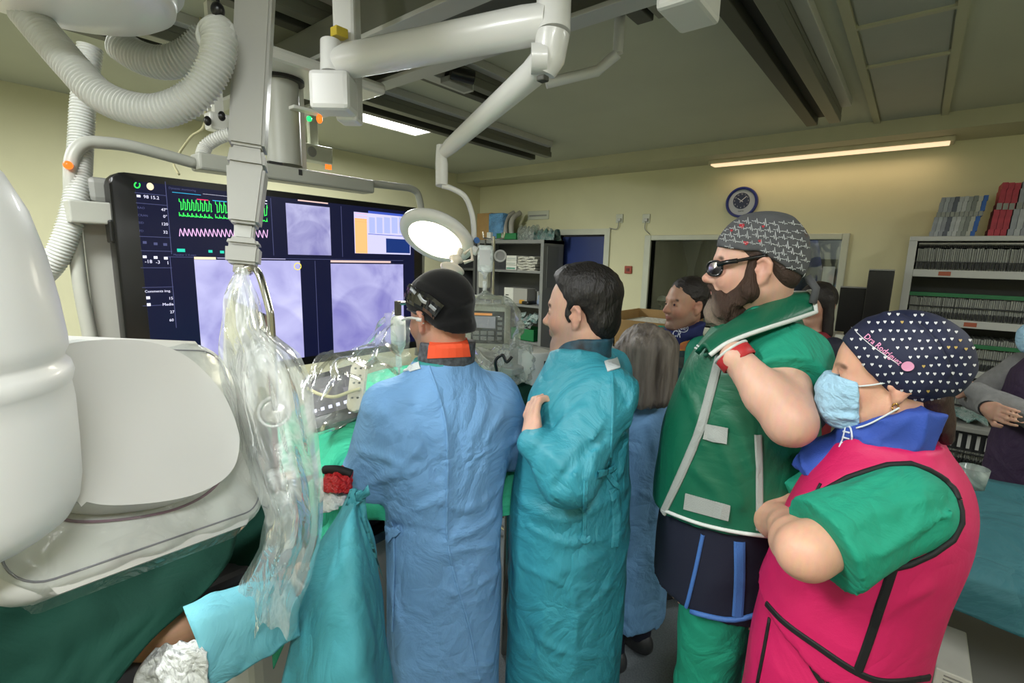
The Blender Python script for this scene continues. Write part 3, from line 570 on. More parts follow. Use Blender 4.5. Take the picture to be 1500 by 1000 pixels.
MB().tube([at(485, 108, 1.61), at(485, 62, 1.61)], [.034, .034], 24).build('pivot_boss', M_lamp, o, angle=45)
MB().box(at(497, 55, 1.6)-np.array((.02, .02, .0)), at(497, 42, 1.6)+np.array((.02, .02, 0)), .002).build('warning_sticker', mat('yellow_sticker', '#c9b23a', .5), o)
MB().tube([j0, j0+(j1-j0)*.06, j0+(j1-j0)*.9, j1], [.044, .052, .05, .045], 24).build('upper_arm', M_lamp, o, angle=50)
MB().tube([at(812, -30, 1.27), at(810, 50, 1.27)], .045, 24).build('elbow_joint', M_lamp, o, angle=50)
MB().tube([at(810, 50, 1.27), at(804, 88, 1.28), at(797, 108, 1.29)], [.044, .042, .03], 24).build('elbow_joint', M_lamp, o, angle=50)
MB().tube([at(778, 86, 1.27), at(801, 86, 1.27)], [.036, .036], 24).build('elbow_hub', M_lamp, o, angle=50)
MB().box(at(795, 116, 1.25)-np.array((.012, .012, .006)), at(795, 116, 1.25)+np.array((.012, .012, .008)), .003).build('dark_window', M_raild, o)
MB().tube([at(795, 88, 1.29), at(780, 108, 1.33), at(660, 214, 1.66), at(650, 224, 1.68)], [.034, .036, .026, .02], 20).build('lower_arm', M_lamp, o, angle=50)
MB().tube([at(645, 212, 1.68), at(647, 240, 1.69), at(647, 272, 1.69)], [.013, .022, .021], 20).build('wrist_joint', M_lamp, o, angle=50)
MB().tube(spline([at(648, 272, 1.69), at(662, 276, 1.69), at(681, 288, 1.7), at(691, 312, 1.72), at(694, 335, 1.73), at(694, 352, 1.74)], 6), .0095, 12).build('bow_tube', M_lamp, o, smooth=True)
nl = -CF*.42 + (-.302*CR+.953*CD)*.907; lc = at(638, 351, 1.75); xax = CR*.953+CD*.302; ML = frame(lc, -nl, xax)
MB().lathe([(.1, -.004), (.118, -.006), (.132, -.002), (.138, .01), (.136, .022), (.12, .036), (.06, .048), (0, .05)], ML, 48).build('lamp_shell', M_lamp, o, angle=60)
MB().lathe([(0, .004), (.104, .004), (.104, .0)], ML, 48).build('lamp_glass', emat('lamp_light', '#fff6da', 7.0), o)
MB().tube([lc+xax*.125+(-nl)*.01, lc+xax*.155+(-nl)*.005], .016, 16).build('lamp_hub', M_lamp, o, angle=50)
MB().lathe([(0, .0), (.011, .0), (.011, .004), (0, .004)], frame(at(698, 352, 1.725), -CF+CR*.6), 16).build('blue_cap', mat('blue_cap_plastic', '#2a5fa0', .4), o)
M_clr = mat('frosted_handle', '#e6ded0', .25, coat=.3)
hd = at(671, 372, 1.70); hv = at(657, 408, 1.66)-hd; hl = np.linalg.norm(hv)
MB().lathe([(0, -.02), (.014, -.02), (.012, 0), (.016, .012), (.026, .022), (.014, .03), (.013, .045), (.03, .055), (.043, .063), (.034, .07), (.02, .075), (.016, .1), (.008, .112), (0, .113)], frame(hd, hv), 24).build('handle', M_clr, o, smooth=True)
MB().tube([hd+CR*.02, hd+CR*.045-CD*.02, hd+CR*.05+CD*.02, hd+CR*.02+CD*.03], .006, 8).build('handle_loop', M_clr, o, smooth=True)
l = bpy.data.lights.new('examination_lamp_light', 'SPOT'); l.energy = 18; l.color = (1, .93, .8); l.spot_size = 1.9; l.shadow_soft_size = .1; l.spot_blend = .6
lo_ = bpy.data.objects.new('examination_lamp_light', l); COL.objects.link(lo_); lo_.matrix_world = frame(lc+nl*.02, -nl, xax); lo_['kind'] = 'helper'
# second, white folded arm far behind the lamp joint
o = thing('far_ceiling_arm', 'slim white folded ceiling arm seen behind the lamp joint', 'ceiling arm', tuple(at(850, 105, 2.1)))
MB().tube([at(800, 122, 2.1), at(875, 104, 2.1), at(905, 78, 2.05)], .022, 14).build('arm_tube', M_lamp, o, angle=50)
p = at(905, 78, 2.05); MB().tube([p, (p[0], p[1], ZC)], .022, 14).build('drop_tube', M_lamp, o, angle=50)
# ------------------------------------------------------------------ back wall: cabinet, supplies, clock, sockets
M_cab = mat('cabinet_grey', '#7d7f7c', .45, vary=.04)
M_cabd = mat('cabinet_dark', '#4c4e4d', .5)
M_box = mat('carton_white', '#cfd0c6', .6, vary=.05, vscale=12); M_pack = mat('pack_white', '#d3d2c3', .5, crease=.5, cscale=25)
M_card = mat('cardboard', '#a08050', .75, vary=.08, vscale=10)
M_gbin = mat('green_bin', '#14703f', .4); M_tealp = mat('teal_packs', '#5f9d95', .45, col2='#c9d4cf', vscale=22, crease=.6, cscale=30)
M_clear = film('clear_bag', '#e4e8e4', .35, 1.0, 14)
def cabinet(name, label, x0, x1, y0, y1, zt, shelves, m, side_panel=True):
    o = thing(name, label, 'cabinet', ((x0+x1)/2, y0, 0)); t = .025
    MB().box((x1-t, y0, 0), (x1, y1, zt), .002).build('side_panel', m, o); MB().box((x0, y0, 0), (x0+t, y1, zt), .002).build('side_panel', m, o)
    MB().box((x0, y0, zt-.045), (x1, y1, zt), .002).build('top_panel', m, o); MB().box((x0, y1-.015, 0), (x1, y1, zt)).build('back_panel', M_cabd, o)
    for z in shelves: MB().box((x0+t, y0+.005, z-.03), (x1-t, y1-.01, z), .002).build('shelf', m, o)
    for x in (x0, x1-.045): MB().box((x, y0-.006, 0), (x+.045, y0+.002, zt)).build('front_post', m, o)
    return o
CY0 = 4.93
def CZ(py): return hit(765, py, 1, CY0)[2]
zt = CZ(351); sh = [CZ(396), CZ(446), CZ(499), CZ(499)-.45]
cab = cabinet('supply_cabinet', 'tall open grey metal cabinet of white supplies left of the blue door', -4.66, -3.55, CY0, 5.37, zt, sh, M_cab)
MB().box((-3.552, 5.0, 1.35), (-3.546, 5.25, 1.86), .002).build('side_door', mat('cabinet_mid', '#6f716e', .45), cab)
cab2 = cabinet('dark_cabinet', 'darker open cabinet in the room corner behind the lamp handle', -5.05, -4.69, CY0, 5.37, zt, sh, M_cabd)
def at_cab(px, py, y): return hit(px, py, 1, y)
def supply(name, label, cat, px0, px1, py0, z, m, y0=4.98, dep=.2, group=None, bev=.006):
    a = at_cab(px0, py0, y0); b = at_cab(px1, py0, y0); return tag(MB().box((a[0], y0, z+.001), (b[0], y0+dep, a[2]), bev).build(name, m), label, cat, group)
# shelf one: pile of boxes and folded packs
z = sh[0]; a = at_cab(741, 395, 4.97)[0]; b = at_cab(756, 395, 4.97)[0]
for k in range(3):
    o = thing('glove_box', ['green and white carton at the bottom of the pile on the top cabinet shelf', 'white carton in the middle of the pile on the top cabinet shelf', 'white carton topmost in the pile on the top cabinet shelf'][k], 'box', ((a+b)/2, 5.05, z+.001+k*.062), group='cartons on the cabinet shelf')
    MB().box((a, 4.97, z+.001+k*.062), (b, 5.2, z+.06+k*.062), .004).build('carton', M_box, o); MB().box((a+.01, 4.9685, z+.012+k*.062), (b-.02, 4.97, z+.03+k*.062)).build('label_band', mat('green_band', '#4d8f7c', .5) if k == 0 else mat('grey_band', '#a9b0a8', .5), o)
a = at_cab(758, 395, 4.97)[0]; b = at_cab(787, 395, 4.97)[0]
for k in range(6):
    n = 7; G = [[((a+.01*(k % 2)+(b-a-.015*((k*3) % 4))*i/n), 4.965+.01*math.sin(k*2+i)+.22*j/3, z+.003+k*.033+.006*math.sin(i*1.7+k)+.006) for i in range(n+1)] for j in range(4)]
    tag(MB().grid(G, .026).build('folded_pack', M_pack, None, smooth=False), 'white folded pack number %s from the shelf in the pile beside the cartons' % ['one', 'two', 'three', 'four', 'five', 'six'][k] if False else ['lowest white folded pack in the pile beside the shelf cartons', 'second lowest white folded pack beside the shelf cartons', 'third lowest white folded pack beside the shelf cartons', 'third highest white folded pack beside the shelf cartons', 'second highest white folded pack beside the shelf cartons', 'topmost white folded pack in the pile beside the shelf cartons'][k], 'pack', 'folded packs on the cabinet shelf')
# shelf two
z = sh[1]; o = thing('drawer_carton', 'white carton with black print at the left of the middle cabinet shelf', 'box', (-3.9, 5.0, z))
a = at_cab(739, 430, 4.97); b = at_cab(752, 430, 4.97); c = at_cab(772, 430, 4.97); zt2 = at_cab(745, 421, 4.97)[2]
MB().box((a[0], 4.97, z+.001), (c[0], 5.15, zt2), .004).build('carton', mat('carton_grey', '#9b9a92', .6), o); MB().box((a[0], 4.965, z+.001), (b[0], 4.969, zt2)).build('front_flap', M_box, o)
for k in range(3): MB().box((a[0]+.025, 4.963, z+.03+k*.035), (a[0]+.075, 4.9655, z+.042+k*.035)).build('print_mark', M_black, o)
a0 = at_cab(757, 415, 5.2)[0]; b0 = at_cab(790, 415, 5.2)[0]
for k in range(4):
    x = a0+(b0-a0)*(k+.5)/4; tag(MB().box((x-.033, 5.2, z+.001), (x+.033, 5.3, z+.19-.01*k), .004).build('small_carton', M_box), ['leftmost', 'second', 'third', 'rightmost'][k]+' small white carton at the back of the middle cabinet shelf', 'box', 'small cartons on the cabinet shelf')
o = thing('tape_dispenser', 'yellow and black pouch lying on the middle cabinet shelf', 'pouch', tuple(at_cab(768, 440, 4.97)))
a = at_cab(764, 438, 4.97); MB().box((a[0]-.04, 4.96, z+.002), (a[0]+.05, 5.1, z+.06), .015).build('yellow_flap', mat('yellow_pouch', '#b98a2c', .5), o); MB().box((a[0]+.02, 4.94, z+.002), (a[0]+.13, 5.12, z+.045), .015).build('black_body', M_black, o)
tag(MB().box((at_cab(772, 430, 5.0)[0]+.07, 5.14, z+.05), (at_cab(772, 430, 5.0)[0]+.13, 5.19, z+.12), .01).box((at_cab(772, 430, 5.0)[0]+.06, 5.13, z+.001), (at_cab(772, 430, 5.0)[0]+.14, 5.2, z+.06), .01).build('blue_bottle', mat('blue_label', '#8fa0b5', .4)), 'small pale bottle with blue band on the middle cabinet shelf', 'bottle')
# shelf three: green bin of teal packs
z = sh[2]; a = at_cab(749, 485, 4.96)[0]; b = at_cab(783, 485, 4.96)[0]; zb3 = at_cab(765, 481, 4.96)[2]
def bin_(name, label, x0, x1, y0, y1, z0, z1, m):
    o = thing(name, label, 'bin', ((x0+x1)/2, (y0+y1)/2, z0)); t = .008
    MB().box((x0, y0, z0), (x1, y1, z0+t)).build('bottom', m, o)
    for lo, hi in (((x0, y0, z0), (x1, y0+t, z1)), ((x0, y1-t, z0), (x1, y1, z1)), ((x0, y0, z0), (x0+t, y1, z1)), ((x1-t, y0, z0), (x1, y1, z1))): MB().box(lo, hi, .002).build('side', m, o)
    return o
bin_('green_bin', 'green plastic bin of sterile packs on the lower cabinet shelf', a, b, 4.95, 5.25, z+.001, zb3, M_gbin)
for k in range(14):
    r = random.Random(k); x = a+.04+(b-a-.08)*r.random(); zz_ = zb3-.03+.20*r.random(); w_ = .05+.04*r.random(); an = r.uniform(-.6, .6)
    n = 4; G = [[(x+(i/n-.5)*2*w_*math.cos(an), 4.99+.15*r.random()*.3+.03*j+.012*math.sin(i*2+k), zz_+(i/n-.5)*2*w_*math.sin(an)+(j-1)*.03) for i in range(n+1)] for j in range(3)]
    tag(MB().grid(G, .008).build('sterile_pack', [M_tealp, M_clear, mat('pack_pale', '#b9ccc4', .45, crease=.6, cscale=20)][k % 3], None, smooth=True), ['teal', 'clear', 'pale'][k % 3]+' crumpled sterile pack heaped in the green cabinet bin', 'pack', 'sterile packs heaped in the green bin')
# on top of the cabinet
z = zt
tag(MB().box((at_cab(697, 330, 5.0)[0], 5.02, z+.001), (at_cab(718, 330, 5.0)[0], 5.3, at_cab(705, 312, 5.0)[2]), .006).build('cardboard_box', M_card), 'brown cardboard box on top of the cabinet next to the lamp tube', 'box')
o = thing('blue_bag_box', 'clear blue bag standing on top of the grey cabinet', 'bag', tuple(at_cab(724, 345, 5.0)))
a, b, c = at_cab(715, 340, 4.98), at_cab(736, 340, 4.98), at_cab(724, 312, 4.98)
MB().box((a[0], 4.98, z+.001), (b[0], 5.2, c[2]), .02).build('bag_body', mat('blue_plastic', '#5c8fb8', .35, vary=.3, vscale=9, crease=.5, cscale=12), o, smooth=True); MB().box((a[0]+.02, 4.93, z+.001), (a[0]+.09, 4.98, z+.1), .006).build('white_tag', M_box, o)
a, b = at_cab(728, 345, 4.95)[0], at_cab(757, 345, 4.95)[0]
bin_('green_tray', 'green plastic tray on top of the cabinet holding bent grey tubes', a, b, 4.94, 5.3, z+.001, z+.085, M_gbin)
for k, px in enumerate((741, 750)):
    p = [at_cab(px, 341, 5.02), at_cab(px-1, 328, 5.05), at_cab(px+3, 318, 5.1), at_cab(px+12, 312, 5.2)]; p[0][2] = z+.03
    tag(MB().tube(spline(p, 5), .035, 12).build('bent_tube', mat('grey_tube', '#9a978c', .6, vary=.08), None, smooth=True), ['left', 'right'][k]+' bent grey tube leaning in the green tray on the cabinet', 'tube', 'bent tubes in the tray')
for k, (px0, px1, py, lab, m) in enumerate(((757, 782, 329, 'crumpled clear supply bag beside the green tray on the cabinet', M_clear), (780, 812, 334, 'teal and clear supply bag at the right end of the cabinet top', M_tealp), (770, 800, 332, 'clear bag lying behind the other bags on the cabinet top', M_clear))):
    a, b, c = at_cab(px0, 345, 4.98+.1*k), at_cab(px1, 345, 4.98+.1*k), at_cab(px0, py, 4.98+.1*k); h = c[2]-z; G = []
    for j in range(13):
        th = PI*j/12; G.append([(a[0]+(b[0]-a[0])*i/14, 5.05+.1*k-.09*math.cos(th)+.012*math.sin(i*2.3+j), z+.002+(h*math.sin(th)*(.75+.25*math.sin(i*1.9+k)))) for i in range(15)])
    tag(MB().grid(G).build('supply_bag', m, None, smooth=False), lab, 'bag', 'bags on top of the cabinet')
o = thing('wall_plate', 'small white sign plate on the wall above the cabinet', 'sign', tuple(hit(789, 315, 1, 5.4)))
a, b = hit(773, 322, 1, 5.39), hit(804, 308, 1, 5.39); MB().box((a[0], 5.385, a[2]), (b[0], 5.4, b[2]), .004).build('plate', M_offw, o); MB().box((a[0]+.03, 5.383, a[2]+.04), (b[0]-.03, 5.386, a[2]+.06)).build('plate_line', M_grey, o)
# clock
cc = hit(1085.5, 296, 1, 5.365); rc = .5*(hit(1109, 296, 1, 5.365)[0]-hit(1062, 296, 1, 5.365)[0]); MC = frame((cc[0], 5.40, cc[2]), (0, -1, 0), (1, 0, 0))
o = thing('wall_clock', 'round wall clock with dark blue rim above the control room window', 'clock', (cc[0], 5.4, cc[2]))
MB().lathe([(rc*.84, 0.0), (rc, 0), (rc, .02), (rc*.96, .034), (rc*.88, .034), (rc*.82, .018)], MC, 48).build('rim', mat('clock_blue', '#1c2a78', .35), o, angle=50)
MB().lathe([(0, .012), (rc*.84, .012), (rc*.84, .002), (0, .002)], MC, 48).build('face', mat('clock_face', '#aeb6c0', .5), o)
ci = Vector((-.004, rc*.10, 0)); MI = MC @ Matrix.Translation(ci)
MB().lathe([(0, .0150), (rc*.52, .0150), (rc*.52, .0125), (0, .0125)], MI, 40).build('dial', mat('clock_dial', '#28324e', .5), o)
for k in range(12):
    t = 2*PI*k/12; text('numeral', str(12 if k == 0 else k), MI @ Matrix.Translation((math.sin(t)*rc*.43, math.cos(t)*rc*.43, .0153)), rc*.13, mat('clock_white', '#c8ccd6', .5), o)
for ang, ln, nm in ((-55, .30, 'hour_hand'), (48, .42, 'minute_hand')):
    t = math.radians(ang); MB().box((-.0035, -.02, .0160), (.0035, rc*ln, .0170), M=MI @ Matrix.Rotation(-t, 4, 'Z')).build(nm, mat('clock_white', '#c8ccd6', .5), o)
text('clock_mark', 'quartz', MC @ Matrix.Translation((0, -rc*.55, .0125)), rc*.14, M_black, o)
# sockets, fire switch
for k, (px, lab) in enumerate(((908, 'small wall socket above the door corner'), (947, 'small wall socket above the left corner of the window'))):
    p = hit(px, 320, 1, 5.4); o = thing('wall_socket', lab, 'socket', tuple(p), group='wall sockets')
    MB().box((p[0]-.045, 5.385, p[2]-.05), (p[0]+.045, 5.4, p[2]+.05), .004).build('plate', M_offw, o); MB().box((p[0]-.015, 5.36, p[2]-.035), (p[0]+.03, 5.386, p[2]+.0), .006).build('plug', M_lgrey, o)
    e = hit([893, 952][k], [334, 343][k], 1, 5.39); MB().tube(spline([(p[0]+.005, 5.37, p[2]-.035), (p[0]+(.0 if k else -.02), 5.38, p[2]-.12), (e[0], 5.385, e[2])], 6), .005, 6).build('cord', M_grey, o)
p = hit(921, 395, 1, 5.4); o = thing('alarm_switch', 'small red switch box on the wall between door and window', 'switch', tuple(p))
MB().box((p[0]-.045, 5.375, p[2]-.045), (p[0]+.045, 5.4, p[2]+.045), .006).build('case', mat('switch_red', '#9c3f2a', .45), o); MB().box((p[0]-.02, 5.37, p[2]-.018), (p[0]+.02, 5.377, p[2]+.018), .003).build('button', mat('switch_dark', '#5f2117', .4), o)
p = hit(943, 410, 1, 5.4); o = tag(MB().box((p[0]-.012, 5.385, p[2]-.035), (p[0]+.012, 5.4, p[2]+.035), .004).build('door_bell', M_offw), 'tiny pale bell push left of the control room window', 'bell push')
# control desk things seen through the glass
o = thing('control_desk', 'grey desk standing under the window inside the control room', 'desk', (-1.4, 5.9, 0))
MB().box((-2.6, 5.56, 1.06), (-.4, 6.15, 1.09), .004).build('desk_top', M_grey, o)
for x in (-2.55, -.45): MB().box((x, 5.58, 0), (x+.04, 6.1, 1.06)).build('leg', M_grey, o)
p = hit(970, 440, 1, 5.75); o = thing('desk_camera', 'white and black ball on a stalk behind the left of the glass', 'desk camera', (p[0], 5.75, 1.09))
MB().lathe([(0, .0), (.05, 0), (.05, .01), (.01, .02), (.008, p[2]-1.09)], Matrix.Translation((p[0], 5.75, 1.09)), 20).build('stalk', M_lgrey, o); MB().lathe([(.062, 0), (.057, .03), (.04, .052), (0, .064)], Matrix.Translation((p[0], 5.75, p[2])), 24).build('white_cap', M_white, o, smooth=True); MB().lathe([(.062, 0), (.057, -.03), (.04, -.052), (0, -.064)], Matrix.Translation((p[0], 5.75, p[2])), 24).build('black_half', M_black, o, smooth=True)
a, b = hit(975, 460, 1, 5.7), hit(990, 446, 1, 5.7); o = tag(MB().box((a[0], 5.7, 1.091), (b[0], 5.8, b[2]), .006).build('green_carton', mat('green_carton', '#3f9a52', .5)), 'green carton on the desk behind the left of the glass', 'box')
# cardboard carton before the window, on a trolley
o = thing('supply_trolley', 'grey trolley standing behind the grey-haired person', 'trolley', (-1.45, 3.1, 0))
cA, cB, cD = at(903, 458, 3.25), at(990, 458, 3.25), at(905, 492, 3.25); zb4 = cA[2]-.24
cz0, cx0, cx1, cy0 = zb4, cA[0]-.05, cB[0]+.12, 3.02
MB().box((cx0-.1, cy0-.05, zb4-.03), (cx1+.1, cy0+.5, zb4-.002), .005).build('trolley_top', M_grey, o)
for x in (cx0-.08, cx1+.06):
    for y in (cy0-.03, cy0+.45): MB().tube([(x, y, 0), (x, y, zb4-.03)], .015, 10).build('leg', M_steel, o)
o = thing('open_carton', 'open brown cardboard carton standing before the control room window', 'box', (cx0, cy0, zb4)); zc4 = cA[2]
MB().box((cx0, cy0, zb4), (cx1, cy0+.01, zc4-.05)).build('side', M_card, o); MB().box((cx0, cy0+.36, zb4), (cx1, cy0+.37, zc4)).build('side', M_card, o); MB().box((cx0, cy0, zb4), (cx0+.01, cy0+.37, zc4)).build('side', M_card, o); MB().box((cx1-.01, cy0, zb4), (cx1, cy0+.37, zc4)).build('side', M_card, o); MB().box((cx0, cy0, zb4), (cx1, cy0+.37, zb4+.006)).build('bottom', M_card, o)
for k in range(4): tag(MB().box((cx0+.03+.004*k, cy0+.02, zb4+.008+k*.045), (cx1-.03-.01*k, cy0+.34, zb4+.05+k*.045), .012).build('paper_pack', M_pack, None), ['lowest', 'second lowest', 'second highest', 'topmost'][k]+' white paper pack lying in the open cardboard carton', 'pack', 'packs in the open carton')
# ------------------------------------------------------------------ right: file shelves, black monitors, folders
BY = 4.9; bx0 = hit(1340, 350, 1, BY)[0]; bzt = hit(1347, 346, 1, BY)[2]
bk = thing('file_shelving', 'tall grey shelving full of hanging patient files at the right', 'shelving', (.7, BY, 0))
MB().box((bx0-.03, BY, 0), (bx0+.02, 5.37, bzt), .003).build('side_panel', M_lgrey, bk); MB().box((1.5, BY, 0), (1.55, 5.37, bzt), .003).build('side_panel', M_lgrey, bk)
MB().box((bx0-.03, BY-.005, bzt-.035), (1.55, 5.37, bzt), .003).build('top_panel', M_lgrey, bk); MB().tube([(bx0+.03, BY+.02, bzt-.055), (1.5, BY+.02, bzt-.055)], .012, 10).build('top_rod', M_steel, bk); MB().box((bx0, 5.35, 0), (1.5, 5.37, bzt)).build('back_panel', M_cabd, bk)
M_file = mat('file_white', '#8b8e87', .6, vary=.08, vscale=30); M_gstrip = mat('green_strip', '#1f6d3f', .5); M_fdark = mat('file_dark', '#26282a', .6)
zr0 = hit(1344, 399, 1, BY)[2]; stepz = zr0-hit(1344, 469, 1, BY)[2]
def files(z0, z1, y0, seed, w=.011):
    b = MB(); r = random.Random(seed); x = bx0+.03
    while x < 1.48:
        t = w*(.75+.5*r.random()); dz = r.uniform(-.006, .004); b.box((x, y0+r.uniform(0, .015), z0), (x+t*.8, y0+.25, z1+dz)); x += t
    return b
for k in range(5):
    zr = zr0-k*stepz
    MB().box((bx0+.02, BY, zr-.03), (1.5, BY+.025, zr+.025), .003).build('shelf_rail', M_lgrey, bk); MB().box((bx0+.02, BY+.03, zr-.03), (1.5, 5.35, zr-.02)).build('shelf', M_grey, bk)
    p = files(zr+.02, zr+stepz*.50, BY+.03, k).build('hanging_files', M_file, bk); p['kind'] = 'stuff'
    p = files(zr-stepz*.50, zr-stepz*.3, BY+.05, 10+k, .013).build('hanging_files', M_file, bk) if k else files(zr+stepz*.52, zr+stepz*.6, BY+.05, 10+k).build('hanging_files', M_fdark, bk); p['kind'] = 'stuff'
    if k: MB().box((bx0+.02, BY+.015, zr+stepz*.52), (1.5, BY+.03, zr+stepz*.60), .002).build('green_strip', M_gstrip, bk)
    if k: MB().box((bx0+.02, BY+.018, zr+stepz*.30), (1.5, BY+.028, zr+stepz*.325), .002).build('dark_strip', M_fdark, bk)
    b = MB(); x = bx0+.04
    while x < 1.48: b.box((x, BY+.012, zr+.035), (x+.010, BY+.03, zr+.075)); x += .0205
    p = b.build('comb_slots', M_fdark, bk); p['kind'] = 'stuff'
    MB().box((bx0+.02, BY+.02, zr+.078), (1.5, BY+.03, zr+.086)).build('dark_strip', M_fdark, bk) if k == 0 else None
    xl = bx0+[.17, .36, .3, .2, .5][k]; MB().box((xl, BY-.003, zr-.018), (xl+.07, BY, zr+.012)).build('orange_label', mat('orange_label', '#a4543a', .6), bk)
# folders standing on top
def folder(x, w, h, lean, m, label, k, grp):
    o = thing('file_folder', label, 'folder', (x, BY+.15, bzt), group=grp); b = MB(); n = 8
    for j in range(n):
        z0, z1 = h*j/n, h*(j+1)/n; dx = .003*math.sin(j*1.7)
        b.box((x+lean*z0+dx, BY+.03, bzt+.001+z0), (x+lean*z0+dx+w, BY+.26, bzt+.001+z1))
    b.build('cover', m, o); MB().box((x+lean*h*.55, BY+.025, bzt+h*.5), (x+lean*h*.6+w*.8, BY+.03, bzt+h*.62)).build('spine_label', M_file, o); return o
fx = hit(1361, 345, 1, BY)[0]; names = ['first', 'second', 'third', 'fourth', 'fifth', 'sixth', 'seventh', 'eighth', 'ninth', 'tenth']
fc = ['#8f949b', '#9da2a8', '#888c93', '#565b66', '#a7abae', '#b0b3b4', '#8e938f', '#777c78', '#a9aaa2', '#2a5ca8']
hh = hit(1372, 289, 1, BY)[2]-bzt
for k in range(10): folder(fx+k*.0255, .024, hh*(1+.01*math.sin(k*3)), .16, mat('folder_%d_card' % k, fc[k], .6, vary=.1, vscale=30), ('blue folder at the right end of the leaning row on the file shelving' if k == 9 else names[k]+' grey folder from the left in the leaning row on the file shelving'), k, 'folders on top of the shelving')
fx2 = hit(1447, 345, 1, BY)[0]; hr = hit(1462, 267, 1, BY)[2]-bzt
for k in range(3): folder(fx2+k*.032, .030, hr*(1-.01*k), .10, mat('folder_red_card', '#a33040', .6, vary=.15, vscale=30), ['left', 'middle', 'right'][k]+' red folder on top of the file shelving', k, 'red folders on top of the shelving')
for k in range(4): folder(fx2+.1+k*.032, .030, hr*(1-.005*k), .10, mat('folder_%d_card' % [0, 4, 2, 5][k], fc[[0, 4, 2, 5][k]], .6), names[k]+' pale folder to the right of the red folders', k, 'pale folders beside the red ones')
# desk with the two black monitors
o = thing('side_desk', 'grey desk carrying the black monitors beside the file shelving', 'desk', (-.35, 5.0, 0))
MB().box((-.75, 4.72, 1.08), (-.08, 5.36, 1.11), .004).build('desk_top', M_grey, o)
for x in (-.73, -.13): MB().box((x, 4.75, 0), (x+.03, 5.33, 1.08)).build('leg', M_grey, o)
def blackmon(label, px0, px1, py, y, th):
    a, b = hit(px0, py, 1, y), hit(px1, py, 1, y); o = thing('black_monitor', label, 'monitor', ((a[0]+b[0])/2, y, 1.11), group='black monitors')
    MB().box((a[0], y, 1.17), (b[0], y+th, a[2]), .004).build('screen_housing', M_black, o); MB().box((a[0]-.0, y+.005, a[2]), (b[0], y+th, a[2]+.012), .003).build('top_edge', M_grey, o); MB().box(((a[0]+b[0])/2-.03, y+.02, 1.112), ((a[0]+b[0])/2+.03, y+th-.01, 1.18)).build('stand', M_black, o)
blackmon('wide black monitor seen beside the right edge of the control room window', 1231, 1272, 421, 4.86, .05)
blackmon('taller black monitor close to the file shelving', 1273, 1311, 396, 4.78, .06)
o = tag(MB().box((-.46, 4.74, 1.111), (-.40, 4.8, 1.155), .006).build('desk_carton', M_box), 'small white carton at the foot of the black monitors', 'box')
# ------------------------------------------------------------------ right: teal draped instrument table
tz = .90; tA, tB = hit(1405, 834, 2, tz), hit(1500, 851, 2, tz); tC = hit(1434, 697, 2, tz)
M_teal = mat('teal_drape', '#2f6b74', .7, vary=.05, vscale=4, crease=.35, cscale=5, bump=.06, bscale=300)
tx0, tx1, ty0, ty1 = .10, 1.25, tA[1], tC[1]
o = thing('instrument_table', 'steel instrument table under the teal drape at the right', 'table', ((tx0+tx1)/2, (ty0+ty1)/2, 0))
MB().box((tx0+.02, ty0+.02, tz-.03), (tx1, ty1-.02, tz-.006), .004).build('table_top', M_steel, o); MB().box((tx0+.04, ty0+.04, .42), (tx1, ty1-.04, .44), .004).build('shelf', M_grey, o)
for x in (tx0+.05, tx1-.05):
    for y in (ty0+.06, ty1-.06): MB().tube([(x, y, 0), (x, y, tz-.03)], .016, 12).build('leg', M_steel, o)
zbot = hit(1450, 913, 1, ty0-.03)[2]
G = []
for j in range(29):
    row = []
    for i in range(41):
        x = tx0-.03+(tx1-tx0+.06)*i/40
        s_ = j/28
        if s_ < .55: y = ty1-(ty1-ty0)*s_/.55; zz_ = tz+.001+.003*math.sin(x*21+y*9)
        else:
            u = (s_-.55)/.45; y = ty0-.012-.02*min(1, u*3)-.012*u*math.sin(x*17+u*2); zz_ = tz-(tz-zbot)*u
        row.append((x, y, zz_))
    G.append(row)
tag(MB().grid(G, .002).build('table_drape', M_teal, None, smooth=True), 'teal paper drape over the instrument table at the right edge', 'drape')
o = thing('paper_stack', 'printed white carton with purple base on the shelf under the teal drape', 'box', (.4, ty0+.1, .44))
a, b = hit(1372, 975, 1, ty0+.03), hit(1443, 928, 1, ty0+.03)
MB().box((a[0], ty0+.05, .441), (b[0], ty0+.3, min(.56, max(.5, b[2]))), .004).build('carton', M_box, o); MB().box((a[0]-.002, ty0+.046, .442), (b[0]+.002, ty0+.3, .47)).build('purple_base', mat('purple_card', '#5b4a78', .6), o)
for k in range(6): MB().box((a[0]+.02, ty0+.047, .485+k*.012), (b[0]-.02, ty0+.05, .488+k*.012)).build('print_line', M_grey, o)
p = hit(1422, 712, 2, tz+.004); o = thing('plastic_beaker', 'clear plastic beaker on the teal table beside the pink vest', 'beaker', (p[0], p[1], tz+.004))
MB().lathe([(0, .003), (.036, .003), (.042, .075), (.045, .075), (.039, 0), (0, 0)], Matrix.Translation((p[0], p[1], tz+.004)), 28).build('cup_wall', film('beaker_film', '#dfe9e4', .35, .1, 4), o, smooth=True)
MB().lathe([(0, 0), (.035, 0), (.037, .02), (0, .02)], Matrix.Translation((p[0], p[1], tz+.008)), 24).build('water', glass('water_surface', (.85, .9, .85), 1.33), o)
